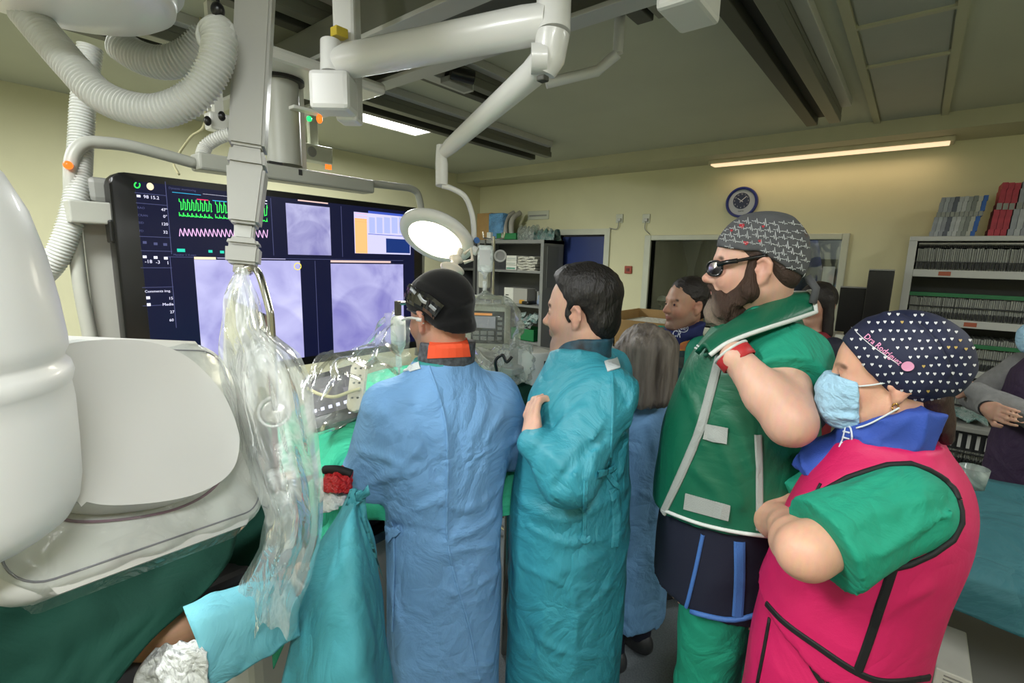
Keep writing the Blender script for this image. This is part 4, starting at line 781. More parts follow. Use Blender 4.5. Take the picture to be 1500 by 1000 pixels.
# a bench with packets further back at the right
o = thing('side_bench', 'low grey bench with slotted side behind the teal table', 'bench', (.5, 4.15, 0))
MB().box((.0, 3.75, .78), (1.6, 4.30, .81), .005).build('bench_top', M_grey, o); MB().box((.02, 3.79, .66), (1.58, 4.25, .78)).build('slotted_side', M_fdark, o)
b = MB()
for k in range(40): b.box((.03+k*.039, 3.775, .68), (.045+k*.039, 3.79, .76))
p = b.build('slots', M_lgrey, o); p['kind'] = 'stuff'
for x in (.05, 1.5):
    for y in (3.83, 4.20): MB().box((x, y, 0), (x+.04, y+.04, .66)).build('leg', M_grey, o)
for k in range(6):
    x = .12+k*.16; G = [[(x+.14*i/5, 3.82+.3*j/5, .814+.02*(1+math.sin(i*2.1+k)*math.sin(j*1.7+k*2))) for i in range(6)] for j in range(6)]
    tag(MB().grid(G, .01).build('bench_packet', [M_clear, M_tealp, M_pack][k % 3], None, smooth=True), ['leftmost clear', 'second teal', 'third white', 'fourth clear', 'fifth teal', 'rightmost white'][k]+' packet from the left on the low bench', 'packet', 'packets on the low bench')
# ------------------------------------------------------------------ sculpting kit: distance fields turned into one smooth mesh
def smooth_table(keys, n=240, win=.03):
    K = np.array(sorted(keys), float); z = np.linspace(K[0, 0], K[-1, 0], n); T = np.stack([np.interp(z, K[:, 0], K[:, i]) for i in range(1, K.shape[1])], 1)
    w = max(1, int(win/((z[-1]-z[0])/n))); ker = np.ones(2*w+1)/(2*w+1); P = np.concatenate([np.repeat(T[:1], w, 0), T, np.repeat(T[-1:], w, 0)])
    return z, np.stack([np.convolve(P[:, i], ker, 'valid') for i in range(T.shape[1])], 1)
class Sculpt:
    def __init__(s, lo, hi, h, fine=(), root=None):
        s.lo, s.hi = np.array(lo, float), np.array(hi, float); s.root = root; s.ax = []
        for i in range(3):
            c = [lo[i]]
            while c[-1] < hi[i]:
                st = h
                for (fl, fh, hh) in fine:
                    if fl[i]-hh <= c[-1] <= fh[i]: st = min(st, hh)
                c.append(c[-1]+st)
            s.ax.append(np.array(c))
        s.F = np.full([len(a) for a in s.ax], .08, np.float32)
    def _sl(s, lo, hi, m):
        sl = []
        for i in range(3):
            a = np.searchsorted(s.ax[i], lo[i]-m); b = np.searchsorted(s.ax[i], hi[i]+m); sl.append(slice(max(0, a-1), min(len(s.ax[i]), b+1)))
        return tuple(sl)
    def _xyz(s, sl): return s.ax[0][sl[0]][:, None, None], s.ax[1][sl[1]][None, :, None], s.ax[2][sl[2]][None, None, :]
    def _mix(s, sl, d, k, cut=False):
        f = s.F[sl]
        if cut:
            d = -d
            if k > 0: h = np.maximum(k-np.abs(f-d), 0)/k; s.F[sl] = np.maximum(f, d)+h*h*k*.25
            else: s.F[sl] = np.maximum(f, d)
        else:
            if k > 0: h = np.maximum(k-np.abs(f-d), 0)/k; s.F[sl] = np.minimum(f, d)-h*h*k*.25
            else: s.F[sl] = np.minimum(f, d)
    def cap(s, a, b, ra, rb=None, k=.02, cut=False, M=None, flat=None):
        """tapered limb from a to b; flat=(axis, factor) squeezes it"""
        rb = ra if rb is None else rb
        if M is not None:
            a = M @ Vector(tuple(a)); b = M @ Vector(tuple(b)); sc = M.to_scale()[0]; ra *= sc; rb *= sc
        a, b = np.array(a, float), np.array(b, float); r = max(ra, rb); sl = s._sl(np.minimum(a, b)-r, np.maximum(a, b)+r, k+.03); X, Y, Z = s._xyz(sl)
        v = b-a; vv = max(v@v, 1e-9); h = np.clip(((X-a[0])*v[0]+(Y-a[1])*v[1]+(Z-a[2])*v[2])/vv, 0, 1)
        dx, dy, dz = X-a[0]-h*v[0], Y-a[1]-h*v[1], Z-a[2]-h*v[2]
        if flat is not None:
            n = np.array(flat[0], float); n /= np.linalg.norm(n); q = dx*n[0]+dy*n[1]+dz*n[2]; g = flat[1]-1
            dx, dy, dz = dx+q*g*n[0], dy+q*g*n[1], dz+q*g*n[2]
        s._mix(sl, np.sqrt(dx*dx+dy*dy+dz*dz)-(ra+(rb-ra)*h), k, cut); return s
    def ell(s, c, r, k=.02, cut=False, M=None, R=None):
        """ellipsoid; M places it (scaled frame), R turns it about its own centre"""
        r = np.array(r, float); c = Vector(tuple(c)); A = Matrix.Identity(3) if R is None else R.to_3x3()
        if M is not None: sc = M.to_scale()[0]; c = M @ c; A = (M.to_3x3()*(1/sc)) @ A; r = r*sc
        c = np.array(c); A = np.array(A); m = max(r); sl = s._sl(c-m, c+m, k+.03); X, Y, Z = s._xyz(sl); X, Y, Z = X-c[0], Y-c[1], Z-c[2]
        u = [(X*A[0, i]+Y*A[1, i]+Z*A[2, i])/r[i] for i in range(3)]; k0 = np.sqrt(u[0]**2+u[1]**2+u[2]**2); k1 = np.sqrt((u[0]/r[0])**2+(u[1]/r[1])**2+(u[2]/r[2])**2)+1e-9
        s._mix(sl, k0*(k0-1)/k1, k, cut); return s
    def box(s, c, half, rad=.005, k=.005, cut=False, M=None):
        c = Vector(tuple(c)); A = Matrix.Identity(3)
        if M is not None: c = M @ c; A = M.to_3x3().normalized()
        c = np.array(c); A = np.array(A); m = float(np.linalg.norm(half)); sl = s._sl(c-m, c+m, k+.03); X, Y, Z = s._xyz(sl); X, Y, Z = X-c[0], Y-c[1], Z-c[2]
        q = [np.abs(X*A[0, i]+Y*A[1, i]+Z*A[2, i])-(half[i]-rad) for i in range(3)]
        d = np.sqrt(sum(np.maximum(t, 0)**2 for t in q))+np.minimum(np.maximum(np.maximum(q[0], q[1]), q[2]), 0)-rad
        s._mix(sl, d, k, cut); return s
    def loft(s, keys, k=.03, n=2.0, win=.03, cut=False, z0=None, z1=None, lean=None):
        """stack of ellipses: keys (z, cx, cy, rx, ry)"""
        z, T = smooth_table(keys, win=win); rm = max(T[:, 2].max(), T[:, 3].max()); cx0, cx1, cy0, cy1 = T[:, 0].min(), T[:, 0].max(), T[:, 1].min(), T[:, 1].max()
        sl = s._sl((cx0-rm, cy0-rm, z[0]), (cx1+rm, cy1+rm, z[-1]), k+.04); X, Y, Z = s._xyz(sl); zz = s.ax[2][sl[2]]
        cx, cy, rx, ry = (np.interp(zz, z, T[:, i])[None, None, :] for i in range(4)); dx, dy = X-cx, Y-cy
        q = (np.abs(dx/rx)**n+np.abs(dy/ry)**n)**(1/n)+1e-6; p = np.sqrt(dx*dx+dy*dy); d = np.where(q > .3, p*(1-1/q), -np.minimum(rx, ry)*.7)
        d = np.maximum(d, np.maximum(z[0]-Z, Z-z[-1])); s._mix(sl, d, k, cut); return s
    def half(s, p, n, k=0.0, region=None):
        """keep only the side the normal n points away from"""
        n = np.array(n, float); n /= np.linalg.norm(n); sl = (slice(None),)*3 if region is None else s._sl(np.array(region[0]), np.array(region[1]), 0); X, Y, Z = s._xyz(sl)
        d = (X-p[0])*n[0]+(Y-p[1])*n[1]+(Z-p[2])*n[2]; f = s.F[sl]; s.F[sl] = np.maximum(f, d); return s
    def offset(s, v): s.F -= v; return s
    def copy(s):
        o = Sculpt.__new__(Sculpt); o.lo, o.hi, o.root, o.ax, o.F = s.lo, s.hi, s.root, s.ax, s.F.copy(); return o
    def ridge(s, pts, w, amp, side=None):
        """a soft fold (or, with amp below zero, a groove) along a path lying on the surface"""
        P = np.array([p for p in pts if p is not None], float)
        for a, b in zip(P, P[1:]):
            sl = s._sl(np.minimum(a, b), np.maximum(a, b), w*3); X, Y, Z = s._xyz(sl); v = b-a; vv = max(v@v, 1e-9); h = np.clip(((X-a[0])*v[0]+(Y-a[1])*v[1]+(Z-a[2])*v[2])/vv, 0, 1)
            d2 = (X-a[0]-h*v[0])**2+(Y-a[1]-h*v[1])**2+(Z-a[2]-h*v[2])**2; d = np.exp(-d2/(w*w))*amp
            m = getattr(s, '_rd', None)
            if m is None or m.shape != s.F.shape: s._rd = np.zeros_like(s.F); m = s._rd
            cur = m[sl]; m[sl] = np.where(np.abs(d) > np.abs(cur), d, cur)
        return s
    def bake(s):
        if getattr(s, '_rd', None) is not None: s.F -= s._rd; s._rd = None
        return s
    def noise(s, amp, fr, seed=0, stretch=(1, 1, 1), sharp=1.0, mask=None):
        sl = (slice(None),)*3; X, Y, Z = s._xyz(sl); X, Y, Z = X*fr*stretch[0], Y*fr*stretch[1], Z*fr*stretch[2]; q = seed*1.7
        a = np.sin(X+1.3*np.sin(.7*Y+q)+q)*np.cos(Y*.9+1.1*np.sin(.8*Z+2*q)); b = np.sin(1.9*Z+1.5*np.sin(1.1*X+q)+1.7*Y); c = (1-np.abs(np.sin(.8*X+.9*Y+1.1*Z+1.4*np.sin(.9*Z-X+q))))**2
        d = amp*(.5*a+.3*b+sharp*(c-.33)); s.F -= (d if mask is None else d*mask(*s._xyz(sl))).astype(np.float32); return s
    # -- finding a point of the surface that the photograph shows at a given place
    def sample(s, P):
        idx = []; fr = []
        for i in range(3):
            j = np.clip(np.searchsorted(s.ax[i], P[:, i])-1, 0, len(s.ax[i])-2); idx.append(j); fr.append(np.clip((P[:, i]-s.ax[i][j])/(s.ax[i][j+1]-s.ax[i][j]), 0, 1))
        v = 0
        for a in (0, 1):
            for b in (0, 1):
                for c in (0, 1): v = v + s.F[idx[0]+a, idx[1]+b, idx[2]+c]*(fr[0] if a else 1-fr[0])*(fr[1] if b else 1-fr[1])*(fr[2] if c else 1-fr[2])
        return v
    def cast(s, px, py, out=0.0):
        Mi = s.root.matrix_basis.inverted(); o = np.array(Mi @ Vector(tuple(CAM))); d = np.array(Mi.to_3x3() @ Vector(tuple(ray(px, py)))); t = np.arange(.25, 3.4, .004); P = o+d*t[:, None]
        ins = np.all((P > s.lo+.002) & (P < s.hi-.002), 1); f = np.where(ins, s.sample(P), 1.0); n = np.nonzero((f[1:] <= 0) & (f[:-1] > 0))[0]
        if len(n) == 0: return None
        i = n[0]; fa, fb = f[i], f[i+1]; tt = t[i]+(.004*fa/(fa-fb) if fa < 1 else 0); p = o+d*tt
        if out: p = p + s.normal(p)*out
        return p
    def normal(s, p):
        e = .004; Q = np.array([p+np.eye(3)[i]*e*g for i in range(3) for g in (1, -1)]); v = s.sample(Q); n = np.array([v[0]-v[1], v[2]-v[3], v[4]-v[5]]); return n/(np.linalg.norm(n)+1e-9)
    def path(s, px_pts, out=0.0, n=4):
        P = [np.array(p, float) for p in px_pts]; S_ = spline(P, n) if len(P) > 2 else [P[0]+(P[1]-P[0])*k/6 for k in range(7)]
        return [q for q in (s.cast(p[0], p[1], out) for p in S_) if q is not None]
    def fold(s, px_pts, w=.014, amp=.006): return s.ridge(s.path(px_pts), w*.85, amp*1.7)
    # -- surface nets
    def mesh(s, name, material, parent, relax=1, paint=None, base=None):
        F = s.F; I = F < 0; n = [x-1 for x in F.shape]; c = np.zeros(n, np.int8)
        for a in (0, 1):
            for b in (0, 1):
                for d in (0, 1): c += I[a:n[0]+a, b:n[1]+b, d:n[2]+d]
        act = (c > 0) & (c < 8); ii, jj, kk = np.nonzero(act); idx = np.full(n, -1, np.int32); idx[ii, jj, kk] = np.arange(len(ii))
        acc = np.zeros((len(ii), 3)); cnt = np.zeros(len(ii)); x, y, z = s.ax
        cor = {}
        for a in (0, 1):
            for b in (0, 1):
                for d in (0, 1): cor[(a, b, d)] = F[ii+a, jj+b, kk+d]
        lo3 = np.stack([x[ii], y[jj], z[kk]], 1); sz = np.stack([x[ii+1]-x[ii], y[jj+1]-y[jj], z[kk+1]-z[kk]], 1)
        for axi in range(3):
            for u in (0, 1):
                for v in (0, 1):
                    k0 = [0, 0, 0]; o_ = [q for q in range(3) if q != axi]; k0[o_[0]] = u; k0[o_[1]] = v; k1 = list(k0); k1[axi] = 1
                    f0, f1 = cor[tuple(k0)], cor[tuple(k1)]; m = (f0 < 0) != (f1 < 0); t = np.where(m, f0/np.where(m, f0-f1, 1), 0); p = np.array(k0, float)[None, :].repeat(len(ii), 0); p[:, axi] = t
                    acc += np.where(m[:, None], p, 0); cnt += m
        V = lo3+acc/np.maximum(cnt, 1)[:, None]*sz
        Q = []
        for axi in range(3):
            sl0 = [slice(1, -1)]*3; sl0[axi] = slice(0, -1); sl1 = list(sl0); sl1[axi] = slice(1, None); A = I[tuple(sl0)]; B = I[tuple(sl1)]; e = np.nonzero(A != B); g = [e[q]+(0 if q == axi else 1) for q in range(3)]
            u, v = (axi+1) % 3, (axi+2) % 3
            def cell(du, dv): h = [g[0], g[1], g[2]]; h = list(h); h[u] = h[u]-du; h[v] = h[v]-dv; return idx[h[0], h[1], h[2]]
            q = np.stack([cell(1, 1), cell(0, 1), cell(0, 0), cell(1, 0)], 1); flip = ~A[e]; q[flip] = q[flip][:, ::-1]; Q.append(q)
        Q = np.concatenate(Q); Q = Q[np.all(Q >= 0, 1)]
        for _ in range(relax):
            sm = np.zeros_like(V); cn = np.zeros(len(V))
            for a, b in ((0, 1), (1, 2), (2, 3), (3, 0)):
                for p, r in ((a, b), (b, a)): np.add.at(sm, Q[:, p], V[Q[:, r]]) if False else None
                for j in range(3): sm[:, j] += np.bincount(Q[:, a], V[Q[:, b], j], len(V)) + np.bincount(Q[:, b], V[Q[:, a], j], len(V))
                cn += np.bincount(Q[:, a], minlength=len(V)) + np.bincount(Q[:, b], minlength=len(V))
            V = V*.45+.55*sm/np.maximum(cn, 1)[:, None]
        me = bpy.data.meshes.new(name); me.vertices.add(len(V)); me.vertices.foreach_set('co', V.astype(np.float32).ravel()); me.loops.add(Q.size); me.loops.foreach_set('vertex_index', Q.astype(np.int32).ravel()); me.polygons.add(len(Q)); me.polygons.foreach_set('loop_start', np.arange(0, Q.size, 4, dtype=np.int32)); me.update(calc_edges=True); me.validate()
        me.polygons.foreach_set('use_smooth', [True]*len(me.polygons))
        if paint is not None:
            C_ = np.tile(np.array(lin(base)[:4], np.float32), (len(V), 1))
            for (p, r, col, st) in paint:
                r3 = np.array(r if isinstance(r, (tuple, list)) else (r, r, r)); d = np.sqrt((((V-np.array(p))/r3)**2).sum(1)); wgt = (np.clip(1.35-d, 0, .7)/.7*st)[:, None]; C_[:, :3] = C_[:, :3]*(1-wgt)+np.array(lin(col)[:3])*wgt
            at_ = me.color_attributes.new('Col', 'FLOAT_COLOR', 'POINT'); at_.data.foreach_set('color', C_.ravel())
        return link(name, me, material, parent)
def skin_mat(name, rough=.5):
    if name in MATS: return MATS[name]
    m = mat(name, '#c99a80', rough, bump=.06, bscale=260, sss=.12); nt = m.node_tree; a = node(nt, 'ShaderNodeVertexColor', layer_name='Col'); n = node(nt, 'ShaderNodeTexNoise'); n.inputs['Scale'].default_value = 38; n.inputs['Detail'].default_value = 6
    mx = node(nt, 'ShaderNodeMixRGB', blend_type='MULTIPLY'); mx.inputs[0].default_value = .25; nt.links.new(a.outputs[0], mx.inputs[1]); nt.links.new(n.outputs['Color'], mx.inputs[2]); g = node(nt, 'ShaderNodeGamma'); g.inputs[1].default_value = .92; nt.links.new(mx.outputs[0], g.inputs[0]); nt.links.new(g.outputs[0], nt.nodes['Principled BSDF'].inputs['Base Color']); return m
M_skin = skin_mat('skin')
def HM(root, px, py, d, yaw, pitch=0.0, roll=0.0, sc=1.0):
    """head frame (x towards the face, y to its left, z up) in the figure's own space"""
    p = root.matrix_basis.inverted() @ Vector(tuple(at(px, py, d))); R = Matrix.Rotation(yaw, 4, 'Z') @ Matrix.Rotation(pitch, 4, 'Y') @ Matrix.Rotation(roll, 4, 'X')
    return Matrix.Translation(p) @ root.matrix_basis.to_3x3().to_4x4().inverted() @ R @ Matrix.Scale(sc, 4)
def head(S, M, fem=False, neck_to=None, nose=1.0, neck_r=.056):
    c, e = S.cap, S.ell
    e((-.015, 0, .048), (.097, .075, .082), .0, M=M); e((.03, 0, .005), (.062, .062, .075), .03, M=M); e((.03, 0, -.045), (.058, .052, .07), .03, M=M)
    for s_ in (1, -1):
        c((-.005, .052*s_, -.055), (.065, .018*s_, -.098), .02, .016, .03, M=M); e((.058, .036*s_, -.028), (.026, .022, .026), .02, M=M)
        c((.078, .03*s_, .026), (.082, .010*s_, .022), .010, .010, .014, M=M) if not fem else c((.076, .03*s_, .024), (.080, .010*s_, .020), .008, .008, .014, M=M)
        e((.094, .030*s_, .004), (.016, .017, .010), .014, cut=True, M=M)
        e((.072, .031*s_, .003), (.0155, .0165, .0135), .003, M=M)
        c((.080, .042*s_, .006), (.0865, .028*s_, .0105), .003, .003, .004, M=M); c((.0865, .028*s_, .0105), (.083, .017*s_, .005), .003, .0025, .004, M=M); c((.080, .041*s_, .0), (.083, .020*s_, -.004), .0025, .0025, .004, M=M)
        e((.094, .0125*s_, -.033), (.011, .008, .008), .008, M=M)
        R = Matrix.Rotation(-.42*s_, 3, 'Z') @ Matrix.Rotation(-.20, 3, 'Y')
        e((-.013, .079*s_, -.003), (.0185, .0085, .032), .005, M=M, R=R); e((-.006, .090*s_, .001), (.0105, .0105, .021), .003, cut=True, M=M, R=R); c((-.010, .078*s_, -.030), (-.006, .075*s_, -.036), .007, .006, .006, M=M); c((-.026, .090*s_, .010), (-.010, .087*s_, .024), .0042, .004, .004, M=M); c((-.027, .089*s_, -.012), (-.026, .090*s_, .010), .0042, .0042, .004, M=M); c((-.010, .087*s_, .024), (.002, .080*s_, .014), .004, .0035, .004, M=M); e((.004, .078*s_, -.006), (.006, .005, .008), .004, M=M)
    c((.080, 0, .016), (.106*nose, 0, -.026), .0085, .0115, .014, M=M); e((.107*nose, 0, -.028), (.012, .0115, .010), .008, M=M)
    e((.078, 0, -.056), (.019, .024, .014), .012, M=M)
    c((.093, .0, -.055), (.082, .021, -.058), .0055, .003, .005, M=M); c((.093, .0, -.055), (.082, -.021, -.058), .0055, .003, .005, M=M)
    c((.092, .0, -.066), (.081, .019, -.063), .0062, .003, .005, M=M); c((.092, .0, -.066), (.081, -.019, -.063), .0062, .003, .005, M=M)
    e((.074, 0, -.097), (.018, .022, .017), .015, M=M)
    if neck_to is not None:
        a = M @ Vector((-.028, 0, -.035)); c(a, neck_to, neck_r*.98, neck_r*1.06, .03)
def face_paint(M, base, lips='#a5605a', brow=None, stubble=None, flush='#c07a66', lips_on=True):
    P = []; w = lambda x, y, z: tuple(M @ Vector((x, y, z))); s = M.to_scale()[0]
    if stubble:
        for (x, y, z, r) in ((.06, .04, -.07, .038), (.06, -.04, -.07, .038), (.085, 0, -.085, .042), (.02, .052, -.06, .036), (.02, -.052, -.06, .036), (.0, .056, -.045, .028), (.0, -.056, -.045, .028), (.09, 0, -.047, .022), (.05, 0, -.11, .05)): P.append((w(x, y, z), r*s, stubble, .5))
    for y in (.045, -.045): P.append((w(.062, y, -.03), .03*s, flush, .4))
    P.append((w(.11, 0, -.03), .02*s, flush, .5))
    for y in (.08, -.08): P.append((w(-.01, y, 0), .034*s, flush, .4))
    if lips_on: P.append((w(.090, 0, -.060), (.016*s, .022*s, .010*s), lips, .8)); P.append((w(.09, .012, -.061), .008*s, lips, .7)); P.append((w(.09, -.012, -.061), .008*s, lips, .7))
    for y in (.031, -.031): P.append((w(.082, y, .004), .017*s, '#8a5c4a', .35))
    if brow:
        for sgn in (1, -1):
            for t in np.linspace(0, 1, 7): P.append((w(.089-.010*t, sgn*(.012+.034*t), .0235+.004*math.sin(PI*t)), .0052*s, brow, .85))
    return P
M_eye = mat('eye_white', '#d9d4cc', .15); M_iris = mat('iris_brown', '#2c1b12', .1)
def eyes(root, M, look=(1, 0, 0), parent=None):
    for s_ in (1, -1):
        c = M @ Vector((.0735, .031*s_, .003)); sc = M.to_scale()[0]; d = (M.to_3x3() @ Vector(look)).normalized(); b = MB(); b.ball(c, .0140*sc, n=16); me = bpy.data.meshes.new('eye'); b.bm.to_mesh(me); b.bm.free(); o = link('eye', me, M_eye, parent or root, True)
        b = MB(); b.lathe([(0, .0012), (.0062*sc, .0004), (.0062*sc, -.001), (0, -.001)], frame(c+d*.0136*sc, d), 14); me = bpy.data.meshes.new('iris'); b.bm.to_mesh(me); b.bm.free(); link('iris', me, M_iris, o)
def hand(S, M, curl=1.0, left=True, spread=.0, r=.0085):
    """x along the fingers, z out of the back of the hand; thumb on the +y side for left=True"""
    g = 1 if left else -1
    S.ell((.045, 0, 0), (.05, .040, .017), .012, M=M); S.cap((-.02, 0, 0), (.02, 0, 0), .026, .027, .02, M=M, flat=None)
    for i, (y, L) in enumerate(((.029, .9), (.010, 1.0), (-.010, .95), (-.028, .78))):
        p = np.array((.082-abs(i-1.2)*.004, y*g, .002)); a = .35*curl; q = np.array((1, spread*(y/.03)*g, 0.0))
        for j, l in enumerate((.042*L, .027*L, .021*L)):
            n_ = p+np.array((math.cos(a)*l, q[1]*l, -math.sin(a)*l)); S.cap(p, n_, r*(1-.07*j), r*(1-.07*(j+1)), .004, M=M); p = n_; a += .75*curl
    S.cap((.012, .03*g, -.006), (.045, .055*g, -.016), .013, .011, .012, M=M); S.cap((.045, .055*g, -.016), (.072, .052*g, -.028), .0105, .009, .005, M=M)
def strip(S, px_pts, width, name, material, parent, out=.003, thick=.002, n=5, pts=None):
    """a flat band of cloth lying on the surface along a path"""
    P = S.path(px_pts, out, n) if pts is None else pts; P = [Vector(tuple(p)) for p in P]; b = MB(); rows_ = []
    if len(P) < 2: return None
    for i, p in enumerate(P):
        t = (P[min(i+1, len(P)-1)]-P[max(0, i-1)]).normalized(); nn = Vector(tuple(S.normal(np.array(p)))); sd = t.cross(nn).normalized(); w_ = width[i*len(width)//len(P)] if isinstance(width, (list, tuple)) else width
        rows_.append([p-sd*w_/2-nn*thick, p-sd*w_/2+nn*.0, p-sd*w_*.3+nn*thick, p+sd*w_*.3+nn*thick, p+sd*w_/2, p+sd*w_/2-nn*thick])
    b.grid(rows_); bmesh.ops.recalc_face_normals(b.bm, faces=b.bm.faces); me = bpy.data.meshes.new(name); b.bm.to_mesh(me); b.bm.free(); o = link(name, me, material, parent, False); return o
def patch(S, quad, name, material, parent, out=.004, n=6, thick=.003):
    G = []
    for i in range(n+1):
        row = []
        for j in range(n+1):
            u, v = i/n, j/n; p = (np.array(quad[0])*(1-u)*(1-v)+np.array(quad[1])*(1-u)*v+np.array(quad[2])*u*v+np.array(quad[3])*u*(1-v)); c = S.cast(p[0], p[1], out)
            row.append(c)
        G.append(row)
    ok = [c for r in G for c in r if c is not None]
    if len(ok) < (n+1)**2*.6: return None
    m_ = sum(ok)/len(ok); G = [[(c if c is not None else m_) for c in r] for r in G]; b = MB(); b.grid(G, thick); me = bpy.data.meshes.new(name); b.bm.to_mesh(me); b.bm.free(); return link(name, me, material, parent)
def rope(S, px_pts, r, name, material, parent, out=.001, n=4, pts=None):
    P = S.path(px_pts, out, n) if pts is None else pts
    if len(P) < 2: return None
    b = MB(); b.tube(P, r, 8); me = bpy.data.meshes.new(name); b.bm.to_mesh(me); b.bm.free(); return link(name, me, material, parent, True)
def person(label, x, y, yaw, group=None): return thing('person', label, 'person', (x, y, 0), yaw, group)
def loc(root, px, py, d): return np.array(root.matrix_basis.inverted() @ Vector(tuple(at(px, py, d))))
M_shoe = mat('clog_dark', '#2a2c30', .5)
def legs(root, m, hip=.88, sep=.085, r=.072, name='trousers', shoes=True, x0=-.01):
    S = Sculpt((-.25, -.3, 0), (.3, .3, hip+.1), .014, root=root)
    for s_ in (1, -1): S.cap((x0, sep*s_, hip), (x0+.01, sep*s_, .48), r*1.12, r*.85, .03); S.cap((x0+.01, sep*s_, .48), (x0-.01, sep*s_, .07), r*.85, r*.72, .03)
    S.ell((x0, 0, hip), (.09, .13, .10), .05); S.noise(.004, 22, 3); S.half((0, 0, .05), (0, 0, -1)); o = S.mesh(name, m, root)
    if shoes:
        for s_ in (1, -1):
            T = Sculpt((-.16, -.3, -.01), (.26, .3, .13), .008, root=root); T.ell((x0+.055, sep*s_, .03), (.13, .045, .05), .01); T.ell((x0-.02, sep*s_, .05), (.06, .042, .05), .03); T.half((0, 0, 0.002), (0, 0, -1)); T.mesh('shoe', M_shoe, root)
    return o
# ------------------------------------------------------------------ the people
FOLD = 1.7
def vaz(px): r = ray(px, 470); return math.atan2(r[1], r[0])
def D(a): return math.radians(a)
M_blue = mat('blue_gown', '#6f9fd0', .75, vary=.05, vscale=5, crease=.28, cscale=7, bump=.06, bscale=420)
M_tgown = mat('teal_gown', '#3593a6', .55, vary=.05, vscale=5, crease=.28, cscale=7, bump=.06, bscale=420)
M_scrub = mat('green_scrubs', '#0f8d70', .8, vary=.04, vscale=6, crease=.24, cscale=7, bump=.08, bscale=500)
M_tab = mat('white_tab', '#cfd6d8', .5); M_piping = mat('white_piping', '#c9cdc9', .55); M_velcro = mat('grey_velcro', '#9a9f9b', .85, bump=.3, bscale=500)
M_hairk = mat('black_hair', '#14100e', .5, bump=.5, bscale=160, stretch=(1, 1, .35)); M_navy = mat('navy_cloth', '#0b1027', .8, bump=.08, bscale=400)
M_cap = mat('black_cap', '#08080a', .85, spec=.25, bump=.1, bscale=350, sheen=.2)
# ================= surgeon from behind, blue gown
r1 = person('person from behind in blue gown, black cap and orange neck collar, at the patient table', -1.03, .955, D(150))
h1 = HM(r1, 644, 466, 1.43, vaz(640)+D(40), D(6), 0, .98)
B = Sculpt((-.2, -.36, .5), (.45, .36, 1.72), .012, [((-.13, -.13, 1.40), (.17, .15, 1.68), .0035)], r1)
nb = (.0, 0, 1.36); head(B, h1, neck_to=nb)
B.loft([(.75, 0, 0, .10, .14), (1.1, 0, 0, .10, .15), (1.27, 0, 0, .09, .16), (1.35, .0, 0, .06, .09)], k=.05)
for s_, el, ha in ((1, (.05, .212, 1.055), (.28, .12, 1.03)), (-1, (.03, -.24, 1.10), (.28, -.10, 1.05))):
    B.cap((0, .16*s_, 1.27), el, .05, .042, .03); B.cap(el, ha, .04, .03, .02)
    f = frame(ha, np.cross(np.array(ha)-np.array(el), (0, 1, 0))*-1, np.array(ha)-np.array(el)); hand(B, f, .8, s_ < 0)
B.mesh('body', M_skin, r1, 1, face_paint(h1, '#c08b72', stubble='#6b5348', brow='#2a1c16'), '#c08b72')
S = Sculpt((-.28, -.40, .2), (.42, .40, 1.46), .0085, root=r1)
S.loft([(.22, .0, 0, .16, .178), (.5, 0, 0, .155, .176), (.85, 0, 0, .145, .176), (.98, 0, 0, .14, .178), (1.12, -.005, 0, .14, .195), (1.24, -.012, 0, .135, .198), (1.31, -.012, 0, .118, .178), (1.365, -.005, 0, .09, .118), (1.405, .0, 0, .072, .082)], k=.02, n=2.4)
for s_, el, ha in ((1, (.05, .215, 1.055), (.25, .13, 1.03)), (-1, (.03, -.245, 1.10), (.25, -.11, 1.05))):
    S.cap((-.005, .155*s_, 1.275), el, .083, .074, .045); S.cap(el, ha, .07, .05, .03)
S.noise(.0035, 16, 2, (1, 1, .6), 1.2)
S.fold([(628, 532), (646, 590), (655, 640), (656, 700), (655, 745), (655, 790), (668, 850), (688, 920), (702, 995)], .007, .006)
for f, w_, a in (([(575, 770), (610, 776), (655, 788)], .010, -.006), ([(655, 792), (695, 775), (747, 735)], .012, .010), ([(662, 805), (705, 800), (747, 802)], .012, .008), ([(640, 730), (690, 745), (745, 700)], .014, .007), ([(600, 595), (625, 650), (640, 700)], .012, -.007), ([(545, 705), (580, 690), (612, 655)], .014, .009), ([(530, 660), (570, 672), (605, 690)], .014, .007), ([(560, 600), (590, 640), (598, 700)], .014, .006), ([(662, 870), (710, 850), (745, 815)], .013, .007), ([(575, 865), (620, 862), (664, 866)], .006, .003), ([(665, 795), (685, 850), (700, 880)], .012, .007), ([(660, 985), (700, 975), (738, 965)], .012, .006), ([(575, 985), (615, 982), (690, 988)], .006, .003), ([(670, 560), (672, 620), (676, 690)], .007, -.003), ([(735, 610), (715, 640), (712, 690)], .012, .006), ([(700, 665), (730, 660), (760, 640)], .012, .006), ([(615, 745), (640, 735), (655, 720)], .012, .007)): S.fold(f, w_, a)
S.bake(); S.mesh('gown', M_blue, r1, 1); strip(S, [(628, 536), (646, 590), (655, 640), (656, 700), (655, 745), (655, 790), (668, 850), (688, 920), (702, 995)], .007, 'gown_seam', M_blue, r1, .001, .0015)
T = Sculpt((-.16, -.18, 1.30), (.18, .18, 1.48), .005, root=r1); T.loft([(1.33, .0, 0, .10, .12), (1.385, .0, 0, .082, .094), (1.41, .0, 0, .076, .084)], .01); T.mesh('inner_collar', mat('teal_collar', '#2f8f8c', .7), r1)
